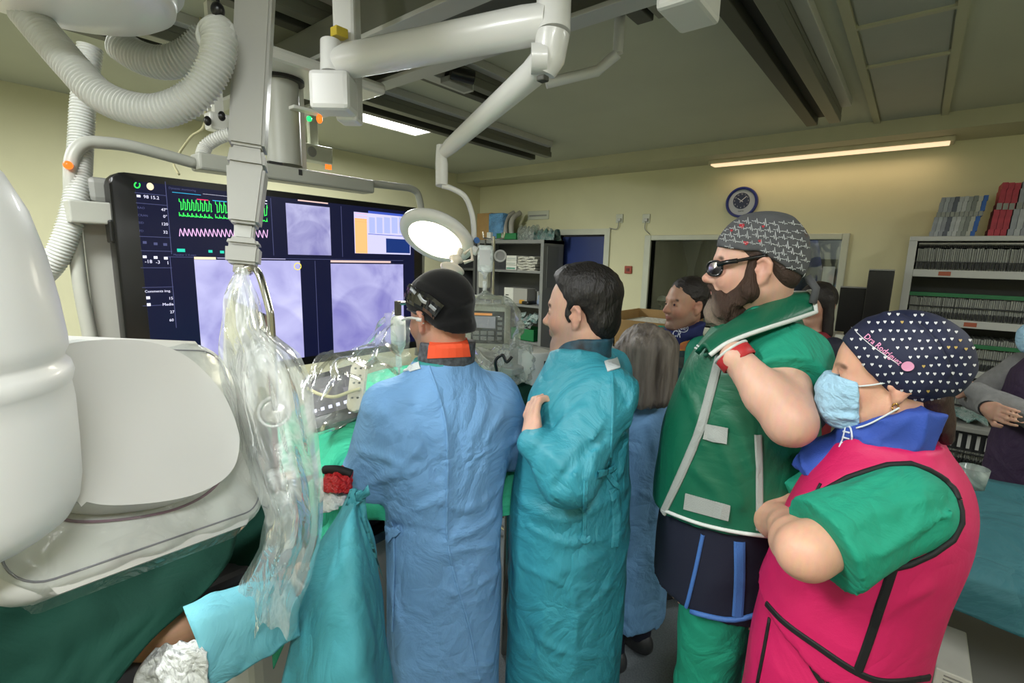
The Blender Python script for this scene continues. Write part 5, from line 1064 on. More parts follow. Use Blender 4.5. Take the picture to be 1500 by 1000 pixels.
nk = B_ = np.array(h1 @ Vector((-.03, 0, -.10))); T = Sculpt((-.16, -.18, 1.33), (.2, .18, 1.52), .005, root=r1); T.loft([(1.36, .0, 0, .082, .088), (1.42, nk[0]*.6, nk[1]*.6, .078, .082), (1.462, nk[0]*.95, nk[1]*.95, .076, .080)], .01, win=.01); T.mesh('neck_collar', mat('dark_print_collar', '#17171b', .6, col2='#5b5f66', vscale=60), r1)
patch(T, [(630, 497), (684, 496), (688, 522), (627, 525)], 'orange_collar_panel', mat('orange_cloth', '#f0552c', .7, bump=.05, bscale=300), r1, .004)
patch(S, [(597, 537), (613, 531), (617, 540), (601, 545)], 'velcro_tab', M_tab, r1, .004, 4); strip(S, [(575, 552), (590, 544), (604, 540)], .010, 'neck_strap', M_tab, r1)
strip(S, [(577, 780), (577, 830), (576, 880), (575, 922)], .016, 'waist_tie', M_blue, r1, .004); strip(S, [(570, 772), (580, 780), (590, 772)], .02, 'tie_bow', M_blue, r1, .012); strip(S, [(575, 760), (579, 775), (572, 788)], .02, 'tie_bow', M_blue, r1, .012)
# cap with its nape flap, visor band and white temple
K = Sculpt((-.2, -.2, 1.36), (.24, .22, 1.72), .005, root=r1); K.ell((-.015, 0, .052), (.110, .088, .094), .01, M=h1); K.ell((-.058, 0, -.03), (.062, .074, .052), .03, M=h1); K.ell((.02, 0, .06), (.085, .082, .06), .02, M=h1)
pv = lambda v: np.array(h1 @ Vector(v)); nv = lambda v: np.array(h1.to_3x3() @ Vector(v)).tolist()
K.half(pv((.03, 0, .022)), nv((.42, 0, -.9))); K.half(pv((-.06, 0, -.085)), nv((0, 0, -1)))
K.fold([(612, 415), (640, 430), (668, 446), (692, 440)], .008, .006); K.fold([(607, 470), (640, 478), (690, 470)], .006, .005); K.fold([(668, 446), (664, 455), (655, 460)], .007, .004); K.bake(); K.mesh('cap', M_cap, r1)
strip(K, [(598, 428), (612, 436), (628, 444), (644, 457)], .050, 'visor_band', mat('visor_gloss', '#111217', .08, coat=.6), r1, .006, .003)
for q in ([(606, 424), (613, 431)], [(617, 432), (622, 440), (628, 443)], [(632, 446), (640, 453)]): strip(K, q, .010, 'visor_reflection_print', mat('visor_silver', '#a9adb2', .2, metal=.6), r1, .0105, .001)
rope(K, [(598, 452), (612, 458), (622, 460)], .003, 'lower_strap', mat('dark_strap', '#2b2b30', .4), r1, .003)
pts = [pv((.10, .062, .0)), pv((.055, .078, .006)), pv((.02, .086, .008)), pv((-.015, .088, .004)), pv((-.03, .086, -.01))]; rope(K, None, .0036, 'white_temple', M_white, r1, pts=pts)
rope(K, None, .006, 'temple_clip', M_white, r1, pts=[pv((-.012, .092, .004)), pv((-.03, .090, .002))])
legs(r1, M_navy, .86)
# ================= teal gown, dark hair
r2 = person('dark-haired person in teal gown with hands clasped, looking at the display', -.765, 1.255, D(174))
h2 = HM(r2, 851, 458, 1.47, vaz(848)+D(72), D(3), 0, 1.03)
B = Sculpt((-.22, -.36, .5), (.42, .36, 1.78), .012, [((-.14, -.12, 1.40), (.16, .14, 1.74), .0034), ((.10, -.16, 1.06), (.42, .22, 1.30), .005)], r2)
head(B, h2, neck_to=(-.01, 0, 1.40), neck_r=.064); B.ell((.03, 0, -.10), (.045, .05, .028), .03, M=h2)
B.loft([(.75, 0, 0, .12, .15), (1.1, 0, 0, .12, .16), (1.3, 0, 0, .10, .17), (1.40, .0, 0, .07, .10)], k=.05)
sh2 = loc(r2, 888, 580, 1.37); el2 = loc(r2, 832, 690, 1.29); ha2 = loc(r2, 781, 648, 1.31)
B.cap(sh2, el2, .05, .042, .03); B.cap(el2, ha2, .034, .028, .02)
er = np.array((.06, -.25, 1.12)); hr = ha2+np.array((-.05, -.15, .0)); B.cap((0, -.17, 1.35), er, .05, .042, .03); B.cap(er, hr, .042, .03, .02)
dl = loc(r2, 769, 612, 1.33)-ha2; hand(B, frame(ha2+dl*.1, (.35, .85, .25), dl), 1.0, True, r=.0105)
dr = ha2-hr+np.array((.04, .03, .0)); hand(B, frame(hr, (.9, .0, .4), dr), .8, False, r=.0098)
B.mesh('body', M_skin, r2, 1, face_paint(h2, '#d6a68e', stubble='#8d7468', brow='#1d1512', lips='#b06a62'), '#d6a68e'); eyes(r2, h2, (1, .15, .0))
S = Sculpt((-.30, -.40, .2), (.46, .42, 1.53), .0085, root=r2)
S.loft([(.22, .0, 0, .18, .19), (.5, 0, 0, .178, .19), (.85, .0, 0, .178, .195), (1.0, .0, 0, .168, .195), (1.15, -.005, 0, .142, .185), (1.28, -.015, 0, .130, .180), (1.34, -.02, 0, .113, .165), (1.40, -.02, 0, .090, .122), (1.445, -.012, 0, .076, .088)], k=.02, n=2.3)
S.cap(sh2, el2, .090, .076, .05); S.cap(el2, ha2+(ha2-el2)*-.06, .072, .046, .03); S.half((-.01, 0, 1.452), (.42, 0, 1)); S.cap((0, -.165, 1.34), er, .085, .075, .045); S.cap(er, hr, .072, .055, .03)
S.ell(tuple(el2+np.array((.01, .0, -.02))), (.07, .055, .065), .06)
S.noise(.004, 15, 5, (1, 1, .7), 1.2)
for f, w_, a in (([(870, 555), (825, 585), (782, 650)], .014, .009), ([(885, 640), (850, 668), (815, 712)], .014, -.010), ([(850, 600), (815, 630), (785, 690)], .014, .007), ([(896, 545), (897, 600), (893, 680)], .005, .004), ([(930, 560), (920, 620), (910, 690)], .016, .009), ([(905, 560), (925, 600), (940, 650)], .012, -.006), ([(768, 735), (820, 760), (870, 745), (930, 700)], .014, .009), ([(775, 770), (840, 795), (930, 772)], .012, .008), ([(765, 830), (812, 850), (870, 862), (935, 850)], .008, .005), ([(812, 850), (840, 870), (845, 950)], .010, .005), ([(815, 850), (770, 830), (762, 815)], .010, .006), ([(900, 705), (905, 760), (900, 800)], .014, .008), ([(835, 540), (810, 565), (800, 600)], .012, .007), ([(790, 935), (830, 955), (900, 958)], .012, .005), ([(885, 610), (870, 640), (868, 690)], .012, .006), ([(800, 660), (830, 690), (860, 700)], .012, .006)): S.fold(f, w_, a)
S.bake(); S.mesh('gown', M_tgown, r2, 1); strip(S, [(897, 546), (898, 600), (894, 680)], .007, 'gown_seam', M_tgown, r2, .001, .0015)
T = Sculpt((-.18, -.2, 1.38), (.2, .2, 1.56), .005, root=r2); nk = np.array(h2 @ Vector((-.03, 0, -.085))); T.loft([(1.40, -.01, 0, .098, .098), (1.44, nk[0]*.4, nk[1]*.4, .084, .082), (1.478, nk[0]*.8, nk[1]*.8, .077, .075)], .01, win=.01)
T.half(np.array(h2 @ Vector((.05, 0, -.10))), tuple(h2.to_3x3() @ Vector((.75, 0, .65)))); T.mesh('neck_collar', mat('galaxy_collar', '#15161c', .6, col2='#2d5c70', vscale=26), r2); patch(T, [(818, 492), (838, 484), (850, 494), (830, 506)], 'purple_collar_print', mat('purple_print', '#4b2440', .6, col2='#2a1c2a', vscale=20), r2, .003)
strip(S, [(862, 508), (878, 512), (893, 505)], .016, 'scrub_neckline', M_scrub, r2, .002)
patch(S, [(885, 530), (903, 524), (908, 539), (890, 545)], 'velcro_tab', M_tab, r2, .004, 4)
strip(S, [(858, 702), (856, 740), (855, 790)], .013, 'waist_tie', M_tgown, r2, .006); strip(S, [(848, 786), (856, 792), (864, 788)], .016, 'tie_knot', M_tgown, r2, .006); strip(S, [(872, 694), (888, 690), (900, 682)], .018, 'tie_bow', M_tgown, r2, .007); strip(S, [(885, 690), (897, 705), (905, 712)], .016, 'tie_bow', M_tgown, r2, .006); strip(S, [(897, 715), (903, 760), (900, 800)], .03, 'gown_overlap', M_tgown, r2, .003)
H = Sculpt((-.2, -.2, 1.42), (.2, .2, 1.80), .003, root=r2); H.ell((-.018, 0, .055), (.106, .0845, .092), .0, M=h2); H.ell((-.066, 0, -.018), (.050, .068, .062), .03, M=h2); H.ell((.028, 0, .104), (.046, .056, .030), .03, M=h2)
pass
hv_ = lambda v: np.array(h2 @ Vector(v)); hn = lambda v: tuple(h2.to_3x3() @ Vector(v))
Hc = H.copy(); H.half(hv_((.080, 0, .120)), hn((.80, 0, -.60))); H.cap((-.004, .078, -.010), (-.004, -.078, -.010), .030, .030, .008, cut=True, M=h2); H.half(hv_((0, 0, -.075)), hn((0, 0, -1)))
for g in (1, -1): H.ell((.013, .0685*g, .006), (.011, .0065, .030), .012, M=h2)
H.noise(.0022, 120, 3, (1, 1, .45), .4); H.noise(.0015, 47, 8, (1, 1, .6), .3); H.mesh('hair', M_hairk, r2, 1)
legs(r2, M_navy, .9)
# ================= bearded, green lead vest
r3 = person('bearded person with black glasses, grey patterned cap and dark green lead vest', -.335, 1.43, vaz(1105)+D(80))
h3 = HM(r3, 1104, 392, 1.25, vaz(1104)+D(97), D(2), 0, 1.0)
M_vest = mat('green_vest', '#0a5b41', .45, vary=.05, vscale=4, crease=.16, cscale=5, bump=.04, bscale=300)
B = Sculpt((-.26, -.36, .45), (.42, .40, 1.95), .012, [((-.14, -.12, 1.56), (.18, .14, 1.90), .0034)], r3)
head(B, h3, neck_to=(-.02, 0, 1.52), neck_r=.068, nose=1.02)
B.loft([(.75, 0, 0, .16, .18), (1.1, 0, 0, .17, .2), (1.35, 0, 0, .13, .2), (1.50, .0, 0, .08, .11)], k=.05)
sh3 = loc(r3, 1140, 532, 1.19); el3 = loc(r3, 1158, 618, 1.05); wr3 = loc(r3, 1076, 522, 1.13); ha3 = loc(r3, 1100, 505, 1.36)
B.cap(sh3, el3, .064, .052, .03); B.cap(el3, el3+(wr3-el3)*.4, .049, .048, .02); B.cap(el3+(wr3-el3)*.4, wr3, .048, .032, .02); hand(B, frame(wr3, np.cross(ha3-wr3, (0, 0, 1)), ha3-wr3), .7, True, r=.0095)
B.cap((0, -.19, 1.46), (-.02, -.27, 1.2), .06, .05, .03); B.cap((-.02, -.27, 1.2), (.03, -.27, .97), .048, .033, .02); hand(B, frame((.03, -.27, .97), (.2, -1, 0), (.2, 0, -1)), .7, False)
B.mesh('body', M_skin, r3, 1, face_paint(h3, '#dcab94', brow='#4a3526', lips='#b5716a')+[(tuple(el3), .06, '#c98f7c', .5)], '#dcab94'); eyes(r3, h3)
V = Sculpt((-.30, -.34, .90), (.34, .34, 1.64), .0085, root=r3)
V.loft([(.97, .0, 0, .207, .235), (1.1, .0, 0, .208, .235), (1.25, .0, 0, .198, .235), (1.36, -.005, 0, .170, .23), (1.44, -.01, 0, .152, .22), (1.51, -.02, 0, .122, .19), (1.56, -.025, 0, .098, .13), (1.59, -.02, 0, .085, .095)], k=.02, n=2.3)
V.noise(.003, 12, 4, (1, 1, .8), .6); V.half((.2, 0, 1.018), (-.10, 0, -1))
for f, w_, a in (([(1050, 640), (1075, 690), (1085, 740)], .014, .005), ([(1065, 610), (1085, 640), (1105, 690)], .012, .005), ([(1020, 690), (1050, 720), (1060, 760)], .016, .005), ([(1000, 560), (1020, 600), (1030, 650)], .016, .005)): V.fold(f, w_, a)
V.bake(); V.mesh('vest', M_vest, r3, 1)
rope(V, [(972, 746), (990, 754), (1030, 768), (1080, 779), (1124, 785)], .005, 'hem_piping', M_piping, r3, .001); strip(V, [(1055, 520), (1042, 570), (1025, 630), (1000, 690), (972, 750)], .022, 'front_band', M_velcro, r3, .003, .003)
patch(V, [(1034, 620), (1068, 626), (1064, 650), (1030, 642)], 'velcro_patch', M_velcro, r3, .004); patch(V, [(1005, 722), (1070, 740), (1066, 762), (1002, 745)], 'velcro_patch', M_velcro, r3, .004); strip(V, [(1110, 636), (1112, 700), (1112, 788)], .016, 'side_band', M_velcro, r3, .003)
for dy in (0, 5): strip(V, [(1012, 503+dy), (1020, 505+dy), (1027, 510+dy)], .005, 'chest_print', M_piping, r3, .002, .0006)
W = Sculpt((-.30, -.34, .70), (.34, .34, 1.10), .0095, root=r3); W.loft([(.72, .0, 0, .198, .215), (.9, 0, 0, .196, .218), (1.08, 0, 0, .190, .22)], .02); W.noise(.003, 12, 8); W.half((.0, 0, .785), (.0, 0, -1)); W.mesh('lead_skirt', M_navy, r3)
M_lblue = mat('light_blue_trim', '#3f6cb0', .6, bump=.2, bscale=300); strip(W, [(1030, 782), (1020, 830), (1008, 880), (1003, 893)], .010, 'skirt_trim', M_lblue, r3); strip(W, [(1083, 792), (1083, 850), (1080, 902)], .026, 'skirt_band', M_lblue, r3); rope(W, [(1000, 890), (1030, 900), (1075, 907), (1122, 895)], .007, 'skirt_hem', M_lblue, r3)
legs(r3, M_scrub, .80, .095, .095)
# scrubs sleeve
Q = Sculpt((-.30, -.1, 1.15), (.30, .46, 1.66), .0075, root=r3); Q.cap(sh3+np.array((-.02, -.03, .0)), sh3+(el3-sh3)*.55, .094, .092, .03); Q.cap((-.02, .10, 1.49), sh3, .08, .09, .04); ax3 = (el3-sh3)/np.linalg.norm(el3-sh3); Q.noise(.0035, 20, 6, sharp=1.0)
hem3 = loc(r3, 1155, 556, 1.09); Q.half(sh3+(el3-sh3)*.42, ax3); Q.mesh('scrub_sleeve', M_scrub, r3)
# shoulder flap of the vest with white piping
lowr = [(1040, 520, 1.13), (1062, 504, 1.125), (1090, 492, 1.12), (1125, 480, 1.12), (1160, 469, 1.14), (1195, 457, 1.18)]; uppr = [(1018, 515, 1.22), (1036, 496, 1.23), (1064, 474, 1.24), (1098, 452, 1.26), (1132, 431, 1.27), (1181, 429, 1.25)]
lo3 = spline([loc(r3, *p) for p in lowr], 4); up3 = spline([loc(r3, *p) for p in uppr], 4); G = [[np.array(a)*(1-t)+np.array(b)*t+np.array((0, 0, .022*math.sin(PI*t))) for a, b in zip(lo3, up3)] for t in np.linspace(0, 1, 8)]
b = MB(); b.grid(G, .012); me = bpy.data.meshes.new('shoulder_flap'); b.bm.to_mesh(me); b.bm.free(); link('shoulder_flap', me, M_vest, r3, True)
rope(V, None, .0055, 'flap_piping', M_piping, r3, pts=[p for p in lo3]+[g[-1] for g in G[1:]]+up3[::-1][1:9])
b = MB(); b.grid([[np.array(a)*(1-t)+np.array(b_)*t for a, b_ in zip(spline([loc(r3, *p) for p in ((1030, 520, 1.2), (1062, 492, 1.2), (1100, 462, 1.22), (1135, 440, 1.24))], 4), spline([loc(r3, *p) for p in ((1040, 490, 1.3), (1066, 470, 1.28), (1096, 445, 1.27), (1132, 425, 1.28))], 4))] for t in np.linspace(0, 1, 5)], .01); me = bpy.data.meshes.new('vest_collar'); b.bm.to_mesh(me); b.bm.free(); link('vest_collar', me, mat('vest_lining', '#0b5a46', .6), r3, True)
T = Sculpt((-.18, -.2, 1.45), (.2, .2, 1.66), .006, root=r3); nk = np.array(h3 @ Vector((-.035, 0, -.11))); T.loft([(1.48, -.02, 0, .12, .13), (1.55, -.02, 0, .095, .10), (1.60, nk[0], nk[1], .085, .085)], .01); T.half(np.array(h3 @ Vector((.03, 0, -.115))), tuple(h3.to_3x3() @ Vector((.6, 0, .8)))); T.mesh('scrub_collar', mat('dark_green_scrub', '#0d7a60', .8), r3)
# wristband
d_ = (wr3-el3)/np.linalg.norm(wr3-el3); b = MB(); b.lathe([(.039, -.014), (.042, -.012), (.042, .014), (.038, .016)], frame(wr3-d_*.005, d_), 20); me = bpy.data.meshes.new('red_wristband'); b.bm.to_mesh(me); b.bm.free(); link('red_wristband', me, mat('red_band', '#b3282c', .5), r3, True)
b = MB(); b.lathe([(.0395, .014), (.0435, .016), (.0435, .02), (.038, .021)], frame(wr3-d_*.005, d_), 20); me = bpy.data.meshes.new('wristband_edge'); b.bm.to_mesh(me); b.bm.free(); link('wristband_edge', me, M_piping, r3, True)
# beard
def beard_mat():
    m = skin_mat('beard_hair', .75); nt = m.node_tree; b = nt.nodes['Principled BSDF']; tc = node(nt, 'ShaderNodeTexCoord'); mp = node(nt, 'ShaderNodeMapping'); mp.inputs['Scale'].default_value = (1, 1, .25); nt.links.new(tc.outputs['Object'], mp.inputs[0]); n = node(nt, 'ShaderNodeTexNoise'); n.inputs['Scale'].default_value = 210; n.inputs['Detail'].default_value = 3; nt.links.new(mp.outputs[0], n.inputs['Vector']); bp = node(nt, 'ShaderNodeBump'); bp.inputs['Strength'].default_value = .9; bp.inputs['Distance'].default_value = .006; nt.links.new(n.outputs['Fac'], bp.inputs['Height']); nt.links.new(bp.outputs[0], b.inputs['Normal']); b.inputs['Subsurface Weight'].default_value = 0; b.inputs['Specular IOR Level'].default_value = .25
    return m
E3 = lambda v: np.array(h3 @ Vector(v)); N3 = lambda v: tuple(h3.to_3x3() @ Vector(v))
H = Sculpt((-.2, -.2, 1.42), (.26, .2, 1.78), .0038, root=r3)
for g in (1, -1):
    H.cap((.010, .068*g, .03), (.014, .068*g, -.012), .009, .012, .012, M=h3); H.cap((.012, .068*g, -.012), (.016, .066*g, -.055), .012, .020, .012, M=h3); H.cap((.016, .062*g, -.055), (.055, .042*g, -.095), .022, .026, .03, M=h3); H.cap((.098, .006*g, -.047), (.076, .034*g, -.072), .008, .011, .01, M=h3); H.cap((.076, .034*g, -.072), (.06, .036*g, -.105), .012, .022, .02, M=h3)
H.ell((.072, 0, -.118), (.042, .046, .042), .03, M=h3); H.ell((.040, 0, -.118), (.05, .048, .03), .03, M=h3); H.ell((.10, 0, -.064), (.02, .018, .008), .006, cut=True, M=h3)
H.noise(.0045, 95, 2, (1, 1, .3), .9); H.mesh('beard', beard_mat(), r3, 1, [(E3((.09, 0, -.125)), .05, '#857566', .9), (E3((.075, 0, -.15)), .04, '#8d7d6c', .8)], '#3a2a22')
H = Sculpt((-.2, -.2, 1.5), (.26, .2, 1.95), .004, root=r3); H.ell((-.02, 0, .05), (.101, .081, .085), .0, M=h3); H.ell((-.06, 0, -.01), (.05, .07, .055), .03, M=h3); H.half(E3((.07, 0, .05)), N3((.9, 0, -.45))); H.cap((-.004, .1, -.010), (-.004, -.1, -.010), .028, .028, .006, cut=True, M=h3); H.half(E3((0, 0, -.06)), N3((0, 0, -1))); H.mesh('hair', mat('brown_hair', '#3b2a22', .6, bump=.4, bscale=180), r3)
K = Sculpt((-.24, -.2, 1.5), (.26, .2, 1.98), .005, root=r3); K.ell((-.014, 0, .047), (.108, .089, .094), .01, M=h3); K.ell((-.06, 0, .0), (.056, .076, .06), .03, M=h3); K2 = K.copy(); K.half(E3((.09, 0, .053)), N3((.17, 0, -.985))); K2.half(E3((0, 0, .037)), N3((.50, 0, -.87))); K.F = np.minimum(K.F, K2.F); K.noise(.0025, 30, 3)
K.fold([(1045, 360), (1080, 361), (1112, 374), (1143, 398)], .005, .004); K.bake(); K.mesh('cap', mat('grey_cap', '#4c4d4f', .85, vary=.12, vscale=30, bump=.1, bscale=400), r3)
rope(K, None, .009, 'cap_tail', mat('grey_cap', '#5b5c5e'), r3, pts=[E3((-.115, .03, -.02)), E3((-.135, .035, -.05)), E3((-.13, .04, -.085))])
M_prt = mat('cap_print_white', '#b9bcbc', .7); bb = MB()
rj = random.Random(5)
for row in range(9):
    for seg in range(11):
        x0_ = 1036+seg*13+(row % 2)*6+rj.uniform(-1, 1); y0_ = 324+row*9.5+(seg-3)*(.9+.35*row)*.55+rj.uniform(-1.5, 1.5); zz3 = [(0, 0), (4, 0), (5.2, -2), (6.2, 2), (7.6, -7), (9, 3), (10, 0), (13, 0)]
        ha_ = rj.uniform(.5, 1.35); P = [K.cast(x0_+a, y0_+b_*ha_+a*.22, .0012) for a, b_ in zz3]; P = [p for p in P if p is not None]
        if len(P) > 3 and all(np.linalg.norm(p-q_) < .03 for p, q_ in zip(P, P[1:])): bb.tube(P, .0009, 4)
me = bpy.data.meshes.new('heartbeat_print'); bb.bm.to_mesh(me); bb.bm.free(); o = link('heartbeat_print', me, M_prt, r3); o['kind'] = 'stuff'
def heart(S_, px, py, s, name, m, parent, out=.0016, rot=0.0):
    c = S_.cast(px, py, out)
    if c is None: return None
    P = []
    for t in np.linspace(0, 2*PI, 16, endpoint=False):
        a = 16*math.sin(t)**3/16; b_ = -(13*math.cos(t)-5*math.cos(2*t)-2*math.cos(3*t)-math.cos(4*t))/16; q = S_.cast(px+s*(a*math.cos(rot)-b_*math.sin(rot)), py+s*(a*math.sin(rot)+b_*math.cos(rot)), out)
        if q is None or np.linalg.norm(q-c) > .05: return None
        P.append(q)
    b = MB(); b.poly(P); me = bpy.data.meshes.new(name); b.bm.to_mesh(me); b.bm.free(); return link(name, me, m, parent)
for px, py, s in ((1087, 331, 4.2), (1093, 356, 3.8), (1113, 353, 2.5), (1118, 332, 2.2), (1072, 338, 2.2)): heart(K, px, py, s, 'red_heart', mat('heart_red', '#a8232e', .7), r3)
# glasses
def ring(c, ax_, upv, rx, ry, r, n=20):
    a = np.cross(upv, ax_); return [np.array(c)+a*rx*math.copysign(abs(math.cos(t))**.8, math.cos(t))+np.array(upv)*ry*math.copysign(abs(math.sin(t))**.8, math.sin(t)) for t in np.linspace(0, 2*PI, n)]
M_gl = mat('glasses_black', '#0b0b0c', .25, coat=.3); fx, uz = np.array(N3((1, 0, 0))), np.array(N3((0, 0, 1)))
for g in (1, -1):
    fa = np.array(N3((math.cos(.60), math.sin(.60)*g, 0))); lcn = E3((.094, .038*g, -.001))
    b = MB(); b.tube(ring(lcn, fa/np.linalg.norm(fa), uz/np.linalg.norm(uz), .029, .0185, .004), .0030, 8); me = bpy.data.meshes.new('glasses_rim'); b.bm.to_mesh(me); b.bm.free(); gr_ = link('glasses_rim', me, M_gl, r3, True)
    b = MB(); b.lathe([(0, .001), (.026, 0), (.026, -.001), (0, -.0005)], frame(lcn, fa, np.cross(uz, fa)) @ Matrix.Diagonal((1.08, .68, 1, 1)), 24); me = bpy.data.meshes.new('lens'); b.bm.to_mesh(me); b.bm.free(); link('lens', me, glass('lens_glass', (.97, .97, .98), 1.7, .12), gr_)
    rope(K, None, .0062, 'temple_hinge', M_gl, r3, pts=spline([E3((.088, .060*g, .009)), E3((.070, .0735*g, .014)), E3((.045, .080*g, .018))], 4)); rope(K, None, .0042, 'glasses_temple', M_gl, r3, pts=spline([E3((.05, .079*g, .017)), E3((.02, .084*g, .023)), E3((-.018, .086*g, .030))], 4))
rope(K, None, .003, 'glasses_bridge', M_gl, r3, pts=[E3((.104, .009, .006)), E3((.108, 0, .009)), E3((.104, -.009, .006))])
# ================= woman in pink vest
r4 = person('person in bright pink lead vest with navy heart-print cap and blue face mask, arms crossed', -.012, 1.24, vaz(1290)+D(80))
h4 = HM(r4, 1299, 552, .985, vaz(1299)+D(98), D(4), 0, .94)
M_pink = mat('pink_vest', '#c61659', .55, vary=.04, vscale=4, crease=.10, cscale=5, bump=.05, bscale=350); M_trim = mat('black_trim', '#0a0a0c', .7)
B = Sculpt((-.26, -.34, .45), (.40, .50, 1.68), .011, [((-.14, -.12, 1.28), (.16, .14, 1.64), .0032), ((.02, -.08, 1.02), (.34, .3, 1.24), .006)], r4)
head(B, h4, fem=True, neck_to=(-.02, 0, 1.30), neck_r=.052, nose=.96)
B.loft([(.5, 0, 0, .13, .15), (.8, 0, 0, .14, .16), (1.0, 0, 0, .12, .14), (1.2, 0, 0, .11, .16), (1.3, .0, 0, .07, .10)], k=.05)
sh4 = loc(r4, 1328, 744, .895); el4 = loc(r4, 1180, 808, .88); wr4 = loc(r4, 1150, 772, 1.06)
er4 = loc(r4, 1135, 760, 1.17); shr4 = np.array((.0, -.155, 1.24)); wl4 = loc(r4, 1185, 778, .95)
B.cap(sh4, el4, .05, .046, .03); B.cap(el4, el4+(wr4-el4)*.35, .047, .046, .02); B.cap(el4+(wr4-el4)*.35, wr4, .046, .030, .02); B.cap(shr4, er4, .046, .042, .03); B.cap(er4, wl4, .044, .030, .02)
hand(B, frame(wr4, (1, 0, .3), wr4-el4), .6, True, r=.0078); hand(B, frame(wl4, (.6, .4, .5), np.array((-.7, -.5, .4))), .6, False, r=.0078)
B.mesh('body', M_skin, r4, 1, face_paint(h4, '#d9a286', brow='#5b4030', flush='#cf8f78'), '#d9a286'); eyes(r4, h4)
V = Sculpt((-.26, -.3, .40), (.32, .3, 1.42), .008, root=r4)
V.loft([(.86, .035, 0, .172, .185), (.95, .03, 0, .170, .182), (1.05, .015, 0, .162, .182), (1.15, -.002, 0, .160, .194), (1.23, -.014, 0, .150, .194), (1.29, -.02, 0, .126, .174), (1.33, -.015, 0, .10, .125), (1.365, -.01, 0, .078, .09)], k=.02, n=2.3); V.noise(.0025, 12, 9, sharp=.5)
Vs = V.copy()
V.half((0, 0, .90), (.50, -.1, -1)); V.fold([(1290, 900), (1320, 880), (1360, 860)], .014, .004); V.bake(); r4_vest = V.mesh('vest', M_pink, r4)
Y = Sculpt((-.26, -.3, .30), (.32, .3, 1.00), .0095, root=r4); Y.loft([(.32, .03, 0, .185, .20), (.6, .03, 0, .172, .19), (.96, .028, 0, .160, .173)], k=.02, n=2.3); Y.noise(.003, 12, 2); Y.mesh('lead_skirt', M_pink, r4)
strip(V, [(1123, 884), (1150, 912), (1200, 948), (1255, 984), (1300, 998), (1370, 990)], .014, 'hem_trim', M_trim, r4, .002); strip(V, [(1310, 825), (1292, 880), (1272, 940), (1256, 984)], .015, 'side_trim', M_trim, r4, .002)
strip(Y, [(1186, 955), (1190, 975), (1205, 1000)], .012, 'skirt_trim', M_trim, r4, .003); strip(Y, [(1215, 972), (1218, 1010)], .016, 'skirt_trim', M_trim, r4, .003); rope(Y, [(1128, 905), (1120, 950), (1110, 1000)], .004, 'skirt_edge', M_trim, r4, .001)
# scrub sleeve (left) and the glimpse of the right one
Q = Sculpt((-.22, -.28, .95), (.36, .42, 1.42), .007, root=r4); ax4 = (el4-sh4)/np.linalg.norm(el4-sh4); Q.cap(sh4+np.array((.010, -.048, .0)), sh4+np.array((.010, -.010, -.004)), .070, .072, .03); Q.cap(sh4+np.array((.010, -.010, -.004)), sh4+(el4-sh4)*.85, .070, .088, .03); Q.noise(.003, 22, 7, sharp=1.2)
for f, w_, a in (([(1240, 770), (1290, 745), (1350, 730)], .010, .007), ([(1210, 770), (1260, 742), (1320, 700)], .010, .006), ([(1290, 810), (1340, 780), (1390, 750)], .010, .006), ([(1230, 730), (1270, 705), (1310, 690)], .009, .006), ([(1340, 800), (1370, 775), (1395, 730)], .010, -.006)): Q.fold(f, w_, a)
Q.bake(); hemc = loc(r4, 1212, 815, .88); Q.half(hemc, tuple(ax4)); Q2 = Q; Q.mesh('scrub_sleeve', M_scrub, r4)
Q = Sculpt((-.2, -.4, .95), (.36, .1, 1.42), .009, root=r4); axr = (er4-shr4)/np.linalg.norm(er4-shr4); Q.cap(shr4, er4, .075, .075, .03); Q.half(shr4+(er4-shr4)*.8, tuple(axr)); Q.mesh('scrub_sleeve', M_scrub, r4)
# armhole trim: the loop where the sleeve leaves the vest
vo = r4_vest; cv = np.zeros(len(vo.data.vertices)*3, np.float32); vo.data.vertices.foreach_get('co', cv); cv = cv.reshape(-1, 3).astype(float); fv = Q2.sample(cv); inb = np.all((cv > Q2.lo+.01) & (cv < Q2.hi-.01), 1); near = cv[inb & (np.abs(fv) < .006)]
u1 = np.cross(ax4, (0, 0, 1)); u1 /= np.linalg.norm(u1); u2 = np.cross(ax4, u1); rel = near-sh4; ang = np.arctan2(rel@u2, rel@u1); loop = []
for k in range(36):
    m_ = np.abs(ang-(-PI+2*PI*(k+.5)/36)) < PI/36
    if m_.sum() > 1:
        p = near[m_].mean(0); loop.append(p)
loop = [loop[i]*.5+.25*(loop[i-1]+loop[(i+1) % len(loop)]) for i in range(len(loop))]; out_ = []
for p in loop:
    for _ in range(14):
        nn_ = V.normal(p)+Q2.normal(p); nn_ /= np.linalg.norm(nn_)+1e-9
        if min(V.sample(p[None])[0], Q2.sample(p[None])[0]) > .0015: break
        p = p+nn_*.0015
    out_.append(p)
loop = out_; loop.append(loop[0])
rope(V, None, .0055, 'armhole_trim', M_trim, r4, pts=loop)
rope(V, [(1180, 758), (1186, 740), (1203, 708)], .003, 'chest_seam', M_trim, r4, .001)
